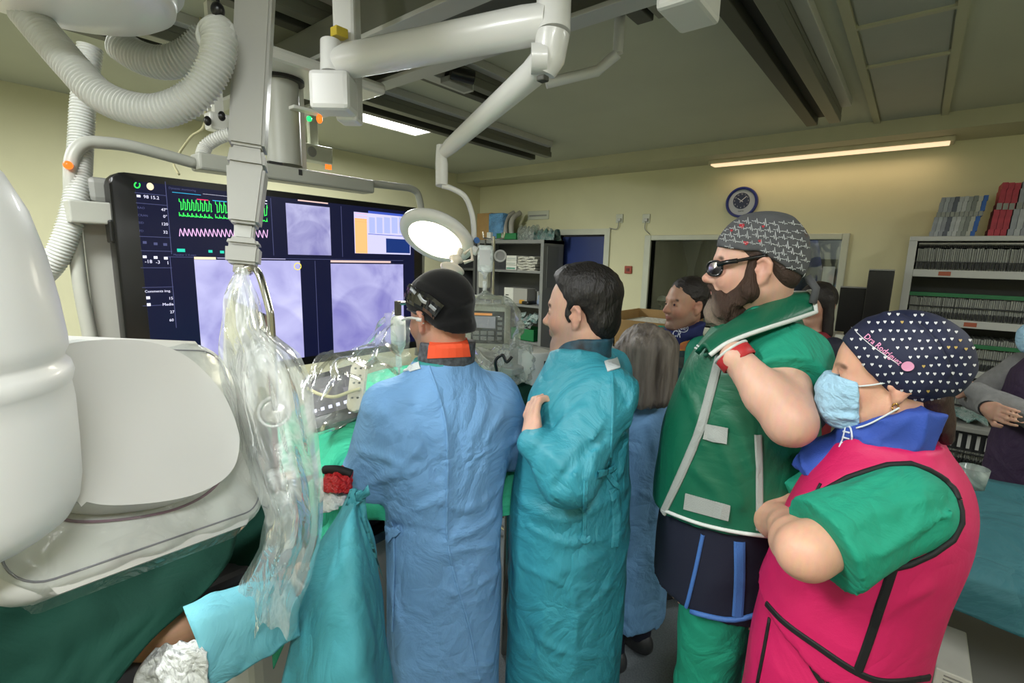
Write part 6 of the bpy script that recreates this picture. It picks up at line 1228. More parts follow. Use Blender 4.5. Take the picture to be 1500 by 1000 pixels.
# neck collar (blue) with white emblem
e4 = lambda v: np.array(h4 @ Vector(v)); n4 = lambda v: tuple(h4.to_3x3() @ Vector(v)); nk = e4((-.03, 0, -.10))
T = Sculpt((-.18, -.2, 1.2), (.24, .2, 1.50), .005, root=r4); T.loft([(1.25, .075, 0, .08, .10), (1.30, .045, 0, .098, .108), (1.345, nk[0]+.02, nk[1]*.6, .088, .092), (1.44, nk[0]-.0, nk[1], .084, .080)], .01, win=.012); T.noise(.005, 30, 4, sharp=1.6)
T.half(e4((-.085, 0, -.10)), n4((-.9, 0, -.2))); T.half(e4((.055, 0, -.100)), n4((.52, 0, .86))); T.fold([(1240, 640), (1275, 620), (1318, 600)], .010, .006); T.fold([(1255, 655), (1290, 640), (1325, 615)], .010, .006); T.bake(); T.mesh('neck_collar', mat('royal_blue_cloth', '#2c4aa0', .75, vary=.12, vscale=20, bump=.15, bscale=300), r4)
M_wprint = mat('white_print', '#c9cfdc', .6)
for q in ([(1240, 622), (1236, 640), (1230, 655)], [(1240, 624), (1247, 628), (1248, 645), (1240, 658), (1231, 656)], [(1236, 632), (1246, 634)], [(1235, 640), (1245, 642)], [(1233, 648), (1243, 650)]): strip(T, q, .0035, 'collar_emblem', M_wprint, r4, .002, .0005, 3)
# hair below the cap
H = Sculpt((-.24, -.16, 1.22), (.1, .16, 1.5), .005, root=r4); H.cap((-.075, .03, -.03), (-.10, .025, -.115), .030, .016, .02, M=h4); H.cap((-.075, -.03, -.03), (-.10, -.02, -.11), .030, .016, .02, M=h4); H.noise(.003, 60, 2, (1, 1, .3)); H.mesh('hair', mat('auburn_hair', '#2a1512', .5, bump=.5, bscale=140, stretch=(1, 1, .3)), r4)
# cap
K = Sculpt((-.30, -.2, 1.2), (.22, .2, 1.70), .0045, root=r4); Rk = Matrix.Rotation(-.42, 3, 'Y'); K.ell((-.036, 0, .044), (.106, .097, .097), .01, M=h4, R=Rk); K.ell((-.01, 0, .05), (.098, .085, .082), .03, M=h4); K.ell((-.036, .078, .012), (.027, .019, .032), .015, M=h4); K.ell((-.036, -.078, .012), (.027, .019, .032), .015, M=h4)
K.half(e4((.090, 0, .084)), n4((.775, 0, -.632))); K.noise(.0022, 26, 3)
for f, w_, a in (([(1290, 458), (1330, 470), (1370, 505), (1390, 545)], .009, .006), ([(1310, 452), (1350, 470), (1385, 510), (1405, 560)], .009, -.005), ([(1246, 472), (1275, 500), (1315, 534)], .004, -.003)): K.fold(f, w_, a)
K.bake(); K.mesh('cap', mat('navy_cap', '#141a38', .7, bump=.08, bscale=400), r4)
M_hw = mat('heart_white', '#d6d6d8', .7); M_hg = mat('heart_gold', '#b59a52', .5); bb = MB(); bg = MB(); rr = random.Random(3)
for j in range(14):
    for i in range(17):
        px, py = 1236+i*12.2+(j % 2)*6.1+rr.uniform(-1.5, 1.5), 448+j*12.4+rr.uniform(-1.5, 1.5)
        if 0 < (px-1262)*.62-(py-474) < 24 and px < 1330 and False: continue
        if abs((py-474)-(px-1262)*.80-10) < 11 and 1262 < px < 1322: continue
        if (px-1330)**2+(py-537)**2 < 170: continue
        c = K.cast(px, py, .0010)
        if c is None: continue
        P = []; s = 2.6
        for t in np.linspace(0, 2*PI, 12, endpoint=False):
            q = K.cast(px+s*math.sin(t)**3, py-s*(13*math.cos(t)-5*math.cos(2*t)-2*math.cos(3*t)-math.cos(4*t))/16, .0010)
            if q is None or np.linalg.norm(q-c) > .02: P = None; break
            P.append(q)
        if P: (bg if rr.random() < .13 else bb).poly(P)
for b, nm, m in ((bb, 'white_heart_print', M_hw), (bg, 'gold_heart_print', M_hg)):
    me = bpy.data.meshes.new(nm); b.bm.to_mesh(me); b.bm.free(); o = link(nm, me, m, r4); o['kind'] = 'stuff'
P = [K.cast(1330+9*math.cos(t), 536+7*math.sin(t), .003) for t in np.linspace(0, 2*PI, 20, endpoint=False)]; b = MB(); b.prism(P, tuple(K.normal(K.cast(1330, 536))*.003)); me = bpy.data.meshes.new('pink_button'); b.bm.to_mesh(me); b.bm.free(); link('pink_button', me, mat('button_pink', '#d490b0', .4), r4)
rope(K, [(1242, 474), (1275, 505), (1316, 533)], .0008, 'cap_stitch', M_hw, r4, .001)
# embroidered lettering along the cap edge
def lettering(S_, body, p0, p1, hpx, name, m, parent, out=.0012, shear=.2):
    c = bpy.data.curves.new(name, 'FONT'); c.body = body; c.size = 1.0; c.shear = shear; c.resolution_u = 2; c.offset = .012; t = bpy.data.objects.new(name, c); COL.objects.link(t); bpy.context.view_layer.update()
    me = bpy.data.meshes.new_from_object(t.evaluated_get(bpy.context.evaluated_depsgraph_get())); me.name = name; bpy.data.objects.remove(t); bpy.data.curves.remove(c)
    n = len(me.vertices); co = np.zeros(n*3, np.float32); me.vertices.foreach_get('co', co); co = co.reshape(-1, 3); wd = co[:, 0].max(); p0, p1 = np.array(p0, float), np.array(p1, float); d = p1-p0; L_ = np.linalg.norm(d); u = d/L_; v = np.array((u[1], -u[0])); last = None
    for i in range(n):
        q = p0+u*(co[i, 0]/wd*L_)+v*(co[i, 1]*hpx); k = S_.cast(q[0], q[1], out); last = k if k is not None else last; co[i] = last if last is not None else 0
    me.vertices.foreach_set('co', co.ravel()); me.update(); me.materials.clear(); return link(name, me, m, parent)
lettering(K, 'Dra Rodríguez', (1265, 494), (1318, 536), 13, 'cap_lettering', mat('pink_thread', '#e79ac0', .6), r4)
# ear ring, mask with pleats and loops
pe = e4((-.006, .080, -.046)); b = MB(); b.tube([pe+np.array(n4((0, 0, 1)))*.008*math.sin(t)+np.array(n4((1, 0, 0)))*.005*math.cos(t) for t in np.linspace(0, 2*PI, 16)], .0014, 6); me = bpy.data.meshes.new('ear_ring'); b.bm.to_mesh(me); b.bm.free(); link('ear_ring', me, mat('gold', '#b98c48', .25, metal=1), r4, True)
A = Sculpt((-.05, -.14, 1.26), (.24, .14, 1.52), .004, root=r4); head(A, h4, fem=True, nose=.96); A.ell((.088, 0, -.052), (.034, .044, .058), .02, M=h4); A.offset(.0055); A.half(e4((.095, 0, .004)), n4((-.18, 0, 1))); A.half(e4((.052, 0, -.05)), n4((-1, 0, .08))); A.half(e4((.08, 0, -.118)), n4((.05, 0, -1)))
for dz, a in ((-.028, .009), (-.055, .010), (-.082, .009)): A.ridge([e4((.06, .062, dz)), e4((.098, .04, dz-.004)), e4((.124, 0, dz-.006)), e4((.098, -.04, dz-.004))], .006, a)
A.bake(); A.mesh('face_mask', mat('mask_blue', '#9cc4dc', .75, vary=.06, vscale=20, bump=.1, bscale=500, crease=.2, cscale=20), r4)
for za, zb in ((-.010, .012), (-.10, -.045)): rope(K, None, .0017, 'mask_loop', M_tab, r4, pts=spline([e4((.055, .068, za)), e4((.03, .0745, za*.7+zb*.3)), e4((-.012, .083, zb))], 4))
legs(r4, M_scrub, .6, .09, .085)
# ================= grey-haired person in a blue gown, half hidden
def Vn(h): return (lambda v: np.array(h @ Vector(v))), (lambda v: tuple(h.to_3x3() @ Vector(v)))
r5 = person('grey-haired person in blue gown standing behind the teal gown', -.80, 1.80, D(165))
h5 = HM(r5, 940, 528, 1.86, vaz(940)+D(48), D(8), 0, .98); e5, n5 = Vn(h5)
B = Sculpt((-.22, -.3, .5), (.4, .3, 1.56), .014, [((-.13, -.12, 1.20), (.16, .12, 1.50), .005)], r5); head(B, h5, fem=True, neck_to=(0, 0, 1.17)); B.loft([(.6, 0, 0, .11, .13), (1.0, 0, 0, .10, .14), (1.14, 0, 0, .07, .12)], k=.05); B.cap((0, .15, 1.08), (.05, .2, .86), .045, .04, .03); B.cap((.05, .2, .86), (.24, .02, .86), .04, .03, .02); hand(B, frame((.24, .02, .86), (0, .2, 1), (1, -.2, 0)), .8, True); B.cap((0, -.15, 1.08), (.05, -.2, .86), .045, .04, .03); B.cap((.05, -.2, .86), (.24, -.02, .86), .04, .03, .02); hand(B, frame((.24, -.02, .86), (0, -.2, 1), (1, .2, 0)), .8, False)
B.mesh('body', M_skin, r5, 1, face_paint(h5, '#cf9f8a'), '#cf9f8a'); eyes(r5, h5)
S = Sculpt((-.26, -.34, .2), (.36, .34, 1.26), .010, root=r5); S.loft([(.22, 0, 0, .16, .18), (.8, 0, 0, .14, .17), (1.0, 0, 0, .13, .18), (1.1, -.01, 0, .115, .175), (1.17, -.005, 0, .085, .10), (1.21, 0, 0, .07, .075)], k=.02)
for s_ in (1, -1): S.cap((0, .145*s_, 1.08), (.05, .2*s_, .86), .075, .066, .04); S.cap((.05, .2*s_, .86), (.20, .04*s_, .86), .06, .045, .03)
S.noise(.004, 15, 3, (1, 1, .6), 1.4)
for f, w_, a in (([(950, 620), (965, 690), (960, 760)], .014, .007), ([(940, 720), (965, 730), (985, 700)], .012, .006), ([(950, 800), (965, 860), (962, 900)], .014, .006), ([(985, 600), (975, 650), (985, 700)], .012, .007)): S.fold(f, w_, a)
S.bake(); S.mesh('gown', M_blue, r5); patch(S, [(955, 578), (968, 574), (964, 592), (951, 588)], 'velcro_tab', M_tab, r5, .004, 4)
M_grhair = mat('grey_hair', '#8b8178', .55, col2='#3c332d', vscale=30, bump=.5, bscale=120, stretch=(1, 1, .12))
H = Sculpt((-.22, -.2, 1.12), (.2, .2, 1.56), .0042, root=r5); H.ell((-.02, 0, .052), (.112, .092, .094), .0, M=h5)
for y in (-.062, -.03, 0, .03, .062): H.cap((-.085+.5*abs(y)*.6, y, .05), (-.085+.4*abs(y), y*1.15, -.135), .048, .036, .03, M=h5)
for g in (1, -1): H.cap((.02, .078*g, .05), (-.0, .088*g, -.11), .030, .022, .03, M=h5)
H.half(e5((.078, 0, .09)), n5((.9, 0, -.42))); H.noise(.004, 75, 2, (1, 1, .16), 1.2); H.mesh('hair', M_grhair, r5)
legs(r5, M_navy, .78)
# ================= person in navy neck collar looking left, before the window
r6 = person('dark-haired person in navy neck collar and dark print vest before the window', -.86, 2.36, vaz(1005)+D(125))
h6 = HM(r6, 1004, 447, 2.32, vaz(1004)+D(128), D(-2), 0, 1.0); e6, n6 = Vn(h6)
B = Sculpt((-.22, -.34, .5), (.4, .34, 1.74), .014, [((-.13, -.13, 1.36), (.17, .13, 1.70), .004)], r6); head(B, h6, neck_to=(0, 0, 1.36)); B.loft([(.6, 0, 0, .12, .15), (1.0, 0, 0, .12, .16), (1.28, 0, 0, .10, .17), (1.36, 0, 0, .07, .10)], k=.05)
for s_ in (1, -1): B.cap((0, .17*s_, 1.30), (.05, .22*s_, 1.04), .05, .044, .03); B.cap((.05, .22*s_, 1.04), (.26, .08*s_, 1.02), .042, .03, .02); hand(B, frame((.26, .08*s_, 1.02), (.1, 0, 1), (1, -.6*s_, 0)), .8, s_ > 0)
B.mesh('body', M_skin, r6, 1, face_paint(h6, '#b98a70', brow='#1a1210', stubble='#7a6052', lips='#96564c'), '#b98a70'); eyes(r6, h6, (1, .1, 0))
H = Sculpt((-.2, -.2, 1.3), (.2, .2, 1.78), .004, root=r6); H.ell((-.022, 0, .052), (.103, .081, .088), .0, M=h6); H.ell((-.066, 0, -.015), (.045, .062, .055), .03, M=h6); H.half(e6((.076, 0, .088)), n6((.86, 0, -.5))); H.cap((-.004, .1, -.01), (-.004, -.1, -.01), .028, .028, .006, cut=True, M=h6); H.noise(.003, 90, 3); H.mesh('hair', mat('dark_brown_hair', '#1d1613', .55, bump=.4, bscale=180), r6)
V = Sculpt((-.28, -.34, .7), (.3, .34, 1.46), .010, root=r6); V.loft([(.75, 0, 0, .16, .19), (1.1, 0, 0, .155, .19), (1.26, 0, 0, .135, .19), (1.32, 0, 0, .11, .17), (1.38, 0, 0, .08, .10)], k=.02); V.noise(.004, 14, 2); V.mesh('vest', mat('galaxy_vest', '#0e1216', .6, col2='#3b6f78', vscale=7), r6)
for s_ in (1, -1):
    Q = Sculpt((-.2, -.4, .9), (.4, .4, 1.42), .011, root=r6); Q.cap((0, .175*s_, 1.30), (.05, .225*s_, 1.05), .075, .07, .03); Q.half((.04, .21*s_, 1.10), (.05, .05*s_, -.25)); Q.mesh('scrub_sleeve', M_scrub, r6)
T = Sculpt((-.18, -.2, 1.22), (.26, .2, 1.52), .006, root=r6); nk = e6((-.02, 0, -.10)); T.loft([(1.25, .08, 0, .07, .10), (1.31, .05, 0, .098, .112), (1.37, nk[0]+.02, nk[1], .090, .092), (1.425, nk[0], nk[1], .085, .083)], .01, win=.012); T.half(e6((.05, 0, -.112)), n6((.35, 0, .93))); T.noise(.004, 34, 4); T.mesh('neck_collar', mat('deep_navy_cloth', '#16225a', .8), r6)
lettering(T, 'CR', (984, 492), (997, 494), 13, 'collar_lettering', M_wprint, r6, .002); lettering(T, 'eti', (996, 483), (1006, 484), 7, 'collar_lettering', M_wprint, r6, .002); rope(T, None, .0015, 'collar_emblem', M_wprint, r6, pts=[p for p in (T.cast(1001+7*math.cos(t), 481+5.5*math.sin(t), .002) for t in np.linspace(0, 2*PI, 16)) if p is not None])
patch(V, [(997, 503), (1010, 498), (1012, 514), (995, 514)], 'flame_print', mat('flame_print', '#d9a93a', .6, col2='#c8404a', vscale=24), r6, .006, 5); patch(V, [(990, 522), (1008, 524), (1006, 540), (992, 538)], 'grey_print', mat('grey_print', '#5a5f58', .6, col2='#22262a', vscale=24), r6, .006, 5)
strip(V, [(976, 494), (984, 493)], .008, 'vest_strap', M_trim, r6, .006)
legs(r6, M_scrub, .84)
# ================= person with dark hair and red vest, in the shade
r7 = person('person with long dark hair and dark red vest, half hidden behind the green shoulder flap', -.44, 3.22, vaz(1196)+D(140))
h7 = HM(r7, 1196, 447, 2.78, vaz(1196)+D(150), 0, 0, .98); e7, n7 = Vn(h7)
B = Sculpt((-.22, -.34, .5), (.4, .34, 1.74), .015, [((-.13, -.12, 1.30), (.16, .13, 1.68), .006)], r7); head(B, h7, fem=True, neck_to=(0, 0, 1.32)); B.loft([(.6, 0, 0, .11, .14), (1.0, 0, 0, .11, .15), (1.24, 0, 0, .09, .16), (1.32, 0, 0, .06, .09)], k=.05)
for s_ in (1, -1): B.cap((0, .16*s_, 1.26), (.02, .20*s_, 1.0), .046, .04, .03); B.cap((.02, .20*s_, 1.0), (.12, .18*s_, .80), .038, .028, .02); hand(B, frame((.12, .18*s_, .80), (.3, s_, 0), (.3, 0, -1)), .6, s_ > 0)
B.mesh('body', M_skin, r7, 1, face_paint(h7, '#b48872', brow='#1a1210'), '#b48872'); eyes(r7, h7)
H = Sculpt((-.2, -.2, 1.2), (.2, .2, 1.74), .005, root=r7); H.ell((-.015, 0, .05), (.106, .09, .09), .0, M=h7)
for g in (1, -1): H.cap((.02, .076*g, .04), (.0, .082*g, -.15), .030, .028, .03, M=h7)
H.cap((-.07, 0, .04), (-.07, 0, -.16), .06, .05, .03, M=h7); H.ell((.10, 0, -.03), (.07, .056, .085), .02, cut=True, M=h7); H.noise(.003, 70, 2, (1, 1, .2)); H.mesh('hair', mat('dark_brown_hair', '#1d1613'), r7)
V = Sculpt((-.28, -.34, .7), (.3, .34, 1.42), .011, root=r7); V.loft([(.72, 0, 0, .15, .185), (1.1, 0, 0, .14, .18), (1.24, 0, 0, .12, .175), (1.30, 0, 0, .10, .14), (1.34, 0, 0, .075, .09)], k=.02); V.noise(.003, 14, 2); V.mesh('vest', mat('dark_red_vest', '#7a1f2a', .6, vary=.1), r7)
for s_ in (1, -1):
    Q = Sculpt((-.2, -.4, .7), (.4, .4, 1.38), .012, root=r7); Q.cap((0, .165*s_, 1.26), (.02, .205*s_, 1.0), .066, .058, .03); Q.cap((.02, .205*s_, 1.0), (.11, .18*s_, .82), .056, .042, .03); Q.mesh('sleeve', mat('dark_navy_sleeve', '#1a1c2c', .7), r7)
legs(r7, M_navy, .82)
# ================= person at the right edge, grey sleeves and purple tunic, arms crossed
r8 = person('person in purple tunic with grey sleeves and crossed arms at the right edge', .50, 3.02, vaz(1500)+D(125))
h8 = HM(r8, 1549, 480, 2.06, vaz(1500)+D(118), 0, 0, .98); e8, n8 = Vn(h8)
B = Sculpt((-.24, -.36, .5), (.42, .36, 1.74), .014, [((-.13, -.13, 1.28), (.17, .13, 1.70), .005), ((.12, -.2, 1.08), (.34, .2, 1.26), .006)], r8); head(B, h8, fem=True, neck_to=(0, 0, 1.33)); B.loft([(.6, 0, 0, .12, .14), (1.0, 0, 0, .11, .15), (1.26, 0, 0, .09, .16), (1.34, 0, 0, .06, .09)], k=.05)
wl, wr = np.array((.235, -.09, 1.17)), np.array((.25, .06, 1.12))
B.cap((0, .17, 1.27), (.12, .22, 1.10), .046, .042, .03); B.cap((.12, .22, 1.10), wl, .04, .028, .02); B.cap((0, -.17, 1.27), (.12, -.22, 1.10), .046, .042, .03); B.cap((.12, -.22, 1.10), wr, .04, .028, .02)
hand(B, frame(wl, (1, .3, .2), (.15, -1, .1)), .7, True); hand(B, frame(wr, (1, -.2, .2), (.1, 1, .05)), .7, False)
B.mesh('body', M_skin, r8, 1, face_paint(h8, '#c9987f', brow='#3a2a20'), '#c9987f'); eyes(r8, h8)
V = Sculpt((-.26, -.32, .4), (.3, .32, 1.42), .010, root=r8); V.loft([(.45, 0, 0, .16, .19), (.9, 0, 0, .15, .18), (1.1, 0, 0, .135, .175), (1.25, -.005, 0, .125, .18), (1.31, -.005, 0, .10, .14), (1.36, 0, 0, .07, .085)], k=.02); V.noise(.004, 14, 6); V.mesh('tunic', mat('purple_tunic', '#33203f', .7, vary=.1, crease=.2, cscale=7), r8)
M_gsl = mat('grey_knit', '#7d7d7c', .9, vary=.12, vscale=40, bump=.25, bscale=300)
Q = Sculpt((-.2, -.36, .95), (.42, .36, 1.40), .008, root=r8); Q.cap((0, .165, 1.27), (.12, .225, 1.10), .068, .062, .03); Q.cap((.12, .225, 1.10), wl*.93+np.array((.12, .225, 1.10))*.07, .058, .042, .02); Q.cap((0, -.165, 1.27), (.12, -.225, 1.10), .068, .062, .03); Q.cap((.12, -.225, 1.10), wr*.93+np.array((.12, -.225, 1.10))*.07, .058, .042, .02); Q.noise(.003, 30, 2); Q.mesh('sleeves', M_gsl, r8)
d_ = (wr-np.array((.12, -.225, 1.10))); d_ /= np.linalg.norm(d_); b = MB(); b.lathe([(.033, -.012), (.036, -.01), (.036, .01), (.033, .012)], frame(wr-d_*.0, d_), 18); me = bpy.data.meshes.new('wrist_watch'); b.bm.to_mesh(me); b.bm.free(); link('wrist_watch', me, M_trim, r8, True)
A = Sculpt((-.15, -.2, 1.25), (.28, .2, 1.75), .005, root=r8); head(A, h8, fem=True); A.ell((.088, 0, -.052), (.034, .044, .058), .02, M=h8); A.offset(.0055); A.half(e8((.095, 0, .004)), n8((-.18, 0, 1))); A.half(e8((.045, 0, -.05)), n8((-1, 0, .08))); A.half(e8((.08, 0, -.118)), n8((.05, 0, -1))); A.mesh('face_mask', MATS['mask_blue'], r8)
H = Sculpt((-.2, -.2, 1.3), (.2, .2, 1.78), .005, root=r8); H.ell((-.018, 0, .055), (.108, .088, .092), .0, M=h8); H.half(e8((.075, 0, .085)), n8((.8, 0, -.6))); H.mesh('cap', mat('purple_cap', '#4a3a66', .8), r8)
legs(r8, mat('purple_trousers', '#432656', .7), .84)
# ------------------------------------------------------------------ patient table, patient and drapes
tb = thing('patient_table', 'long narrow patient table under the green drapes', 'table', (-1.55, .7, 0))
MB().box((-1.82, -1.1, .80), (-1.24, 1.36, .835), .012).build('table_top', mat('carbon_top', '#2b2c2e', .35), tb); MB().box((-1.81, -1.05, .836), (-1.25, 1.34, .885), .02).build('mattress', mat('mattress_black', '#25282c', .6), tb)
MB().box((-1.75, .5, .12), (-1.35, 1.2, .80), .03).build('pedestal', M_lgrey, tb); MB().box((-1.85, .2, 0), (-1.25, 1.3, .12), .03).build('foot', M_lgrey, tb); MB().box((-1.24, -.3, .80), (-1.215, 1.3, .83), .003).build('side_rail', M_steel, tb)
MB().box((-1.24, .0, .83), (-1.02, .62, .85), .008).build('arm_board', mat('carbon_top', '#2b2c2e'), tb)
r9 = person('patient lying under green drapes with a bare forearm showing at the lower left', -1.52, -.35, D(90))   # lies along the table: x towards the feet
B = Sculpt((-.2, -.52, .80), (2.1, .34, 1.22), .012, [((-.15, -.12, .88), (.15, .12, 1.15), .006), ((.42, -.52, .84), (1.02, -.34, 1.02), .007)], r9)
Mh = Matrix.Translation((0, 0, .995)) @ Matrix(((0, 0, -1, 0), (0, 1, 0, 0), (1, 0, 0, 0), (0, 0, 0, 1))); head(B, Mh, neck_to=(.2, 0, .96))
B.cap((.25, 0, .98), (.75, 0, .99), .12, .12, .06); B.cap((.25, .12, .96), (.7, .1, .96), .09, .09, .06); B.cap((.25, -.12, .96), (.7, -.1, .96), .09, .09, .06)
for s_ in (1, -1): B.cap((.8, .09*s_, .97), (1.2, .10*s_, .95), .085, .06, .03); B.cap((1.2, .10*s_, .95), (1.6, .10*s_, .94), .058, .04, .03); B.cap((1.6, .10*s_, .94), (1.62, .12*s_, 1.04), .04, .032, .03)
pa = [loc(r9, *p) for p in ((120, 1020, 1.10), (250, 925, 1.05), (335, 892, 1.11), (430, 850, 1.22))]
B.cap((.25, -.17, .93), pa[0], .045, .045, .03); B.cap(pa[0], pa[1], .044, .040, .03); B.cap(pa[1], pa[2], .040, .034, .02); B.cap(pa[2], pa[3], .040, .028, .02); hand(B, frame(pa[3], (.1, -.2, 1), pa[3]-pa[2]), .5, True)
B.cap((.25, .17, .96), (.75, .24, .93), .05, .035, .03); hand(B, frame((.75, .24, .93), (0, 0, 1), (1, 0, 0)), .5, False)
B.mesh('body', M_skin, r9, 1, face_paint(Mh, '#c8946f')+[(tuple(pa[1]+np.array((.03, -.03, .03))), .008, '#8a5f48', .7)], '#c8946f'); eyes(r9, Mh)
# dark green sheet over chest and head, hanging at the lower left
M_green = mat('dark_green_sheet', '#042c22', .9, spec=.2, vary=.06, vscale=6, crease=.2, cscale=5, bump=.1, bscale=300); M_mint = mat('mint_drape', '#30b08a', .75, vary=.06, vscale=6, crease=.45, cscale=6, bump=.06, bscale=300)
def sheet(name, label, rows, m, cat='drape', thick=.003, nx=40, ny=30, wave=.006, seed=0, grp=None):
    """cloth through rows of measured points (photo place, distance)"""
    A = [spline([at(*p) for p in r], 8) for r in rows]; n = nx; R_ = []
    for a in A:
        a = np.array(a); L = np.r_[0, np.cumsum(np.linalg.norm(np.diff(a, axis=0), axis=1))]; t = np.linspace(0, L[-1], n+1); R_.append(np.stack([np.interp(t, L, a[:, i]) for i in range(3)], 1))
    G = []
    for j in range(n+1): G.append(spline([r[j] for r in R_], max(2, ny//(len(R_)-1))))
    G = np.array(G); ns = np.cross(np.gradient(G, axis=0), np.gradient(G, axis=1)); ns /= np.linalg.norm(ns, axis=2, keepdims=True)+1e-9
    q = seed*1.3; u, v = np.meshgrid(np.linspace(0, 1, G.shape[0]), np.linspace(0, 1, G.shape[1]), indexing='ij'); W_2 = wave*(np.sin(u*17+4*np.sin(v*3+q)+q)*.6+(1-np.abs(np.sin(u*9+v*5+2*np.sin(v*6+q)+q)))**2+.4*np.sin(v*21+6*np.sin(u*4+q)))
    G = G+ns*(W_2*np.minimum(1, u*5))[..., None]; b = MB(); b.grid(G, thick); o = b.build(name, m, None, smooth=True); return tag(o, label, cat, grp)
sheet('green_sheet', 'dark green sheet hanging below the wrapped detector at the lower left', [[(-60, 800, .98), (80, 785, 1.06), (200, 765, 1.16), (350, 735, 1.28)], [(-60, 850, .90), (80, 840, .98), (200, 830, 1.08), (345, 790, 1.2)], [(-60, 930, .86), (70, 915, .92), (190, 890, .98), (316, 846, 1.08)], [(-60, 1010, .83), (60, 995, .87), (150, 960, .91), (222, 936, .95)], [(-60, 1090, .81), (60, 1080, .83), (120, 1040, .86), (162, 1005, .88)]], M_green, wave=.008)
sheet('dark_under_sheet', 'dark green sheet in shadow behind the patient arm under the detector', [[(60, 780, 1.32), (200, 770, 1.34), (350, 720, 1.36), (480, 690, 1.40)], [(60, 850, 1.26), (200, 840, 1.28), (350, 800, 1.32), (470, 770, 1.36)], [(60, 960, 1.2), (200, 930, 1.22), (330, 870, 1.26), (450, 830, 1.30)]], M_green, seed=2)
sheet('arm_drape', 'pale blue paper drape wrapped over the patient forearm', [[(268, 888, 1.00), (330, 862, 1.05), (420, 842, 1.12)], [(276, 910, .965), (345, 885, 1.0), (432, 862, 1.08)], [(290, 945, .95), (352, 912, .99), (440, 885, 1.07)], [(303, 985, .95), (360, 945, 1.0), (438, 905, 1.08)], [(312, 1010, .97), (372, 975, 1.03), (440, 930, 1.10)]], mat('pale_blue_paper', '#6fb8c8', .7, vary=.05, crease=.3, cscale=7), wave=.003, nx=24)
sheet('white_cuff', 'crumpled white cloth under the patient forearm', [[(228, 948, .99), (262, 940, .98), (290, 935, .97)], [(205, 975, .965), (250, 960, .95), (298, 955, .94)], [(195, 1000, .96), (250, 990, .945), (302, 985, .94)], [(195, 1035, .97), (250, 1030, .95), (304, 1020, .95)]], mat('white_cloth', '#d3d6d4', .8, crease=.5, cscale=12), wave=.006, nx=24)
o = thing('arm_strap', 'black strap with white print beneath the white cloth', 'strap', tuple(at(185, 990, 1.0))); G = [[at(x, y, 1.0) for x, y in ((160, 1000), (185, 992), (206, 990))], [at(x, y, 1.0) for x, y in ((160, 1012), (185, 1004), (206, 1001))]]; MB().grid(G, .004).build('band', M_trim, o)
# mint drape over the body, beyond the detector
sheet('mint_drape', 'bright green sterile drape over the patient table between shield and blue gown', [[(330, 660, 1.75), (450, 590, 1.78), (560, 540, 1.85), (680, 535, 1.95), (800, 575, 2.05)], [(360, 740, 1.6), (450, 650, 1.6), (545, 590, 1.66), (680, 600, 1.75), (800, 600, 1.82)], [(380, 800, 1.45), (455, 690, 1.42), (530, 640, 1.5), (660, 660, 1.58), (800, 655, 1.68)], [(390, 860, 1.40), (460, 735, 1.36), (530, 700, 1.42), (650, 730, 1.5), (790, 720, 1.6)], [(400, 980, 1.36), (470, 830, 1.34), (530, 765, 1.40), (650, 770, 1.47), (780, 745, 1.57)]], M_mint, wave=.012, nx=60, seed=1)
# peaked teal drape in front of the table
apx = (517, 716, 1.22)
rowsT = []
for t, xl, xr, y, dl_, dm, dr in ((0, 510, 526, 717, 1.22, 1.21, 1.23), (.1, 494, 536, 748, 1.2, 1.17, 1.24), (.3, 462, 552, 800, 1.16, 1.10, 1.26), (.55, 438, 562, 870, 1.12, 1.05, 1.27), (.8, 424, 571, 940, 1.09, 1.02, 1.28), (1, 410, 577, 1005, 1.07, 1.0, 1.28), (1.2, 402, 582, 1080, 1.06, .99, 1.28)):
    rowsT.append([(xl, y+6, dl_+.04), (xl*.7+xr*.3, y+1, dm+.02), (xl*.45+xr*.55, y-1, dm), (xl*.2+xr*.8, y, dm+.04), (xr*.95+xl*.05, y+2, dr-.03), (xr, y+6, dr+.03)])
sheet('teal_drape', 'peaked teal drape hanging in front of the table beside the blue gown', rowsT, mat('teal_peak_drape', '#449aa8', .7, vary=.05, crease=.3, cscale=5, bump=.06, bscale=300), wave=.007, nx=44, ny=60, seed=5)
# control panel, remote, red gauze, plastic covers
pn = thing('touch_control_unit', 'black touch control panel with icon row on the table side', 'control panel', tuple(at(490, 620, 1.5)))
pc4 = [np.array(at(*p)) for p in ((446, 552, 1.50), (512, 536, 1.53), (531, 606, 1.45), (462, 629, 1.42))]; cpn = sum(pc4)/4; xn = (pc4[1]-pc4[0])+(pc4[2]-pc4[3]); xn /= np.linalg.norm(xn); yn = (pc4[0]-pc4[3])+(pc4[1]-pc4[2]); yn -= xn*np.dot(xn, yn); yn /= np.linalg.norm(yn); zn = np.cross(xn, yn); wpn = .5*(np.linalg.norm(pc4[1]-pc4[0])+np.linalg.norm(pc4[2]-pc4[3])); hpn = .5*(np.linalg.norm(pc4[3]-pc4[0])+np.linalg.norm(pc4[2]-pc4[1])); wpn += .03
MPn = frame(cpn, zn, xn)
MB().prism([MPn @ Vector((u, v, 0)) for u, v in rrect(wpn, hpn, .012)], -zn*.03, .004).build('housing', M_black, pn, angle=40)
MB().box((-wpn*.44, -hpn*.30, .001), (wpn*.40, hpn*.40, .0022), M=MPn).build('touch_screen', emat('panel_grey', '#6d6a70', .55), pn)
for k in range(6): MB().box((-wpn*.38+k*wpn*.135, -hpn*.22, .0022), (-wpn*.38+k*wpn*.135+.011, -hpn*.22+.011, .0034), .001, M=MPn).build('icon', W_, pn)
for k in range(3): MB().ball(MPn @ Vector((wpn*.22+k*wpn*.08, -hpn*.40, .001)), (.004, .004, .002), n=10).build('key', W_, pn)
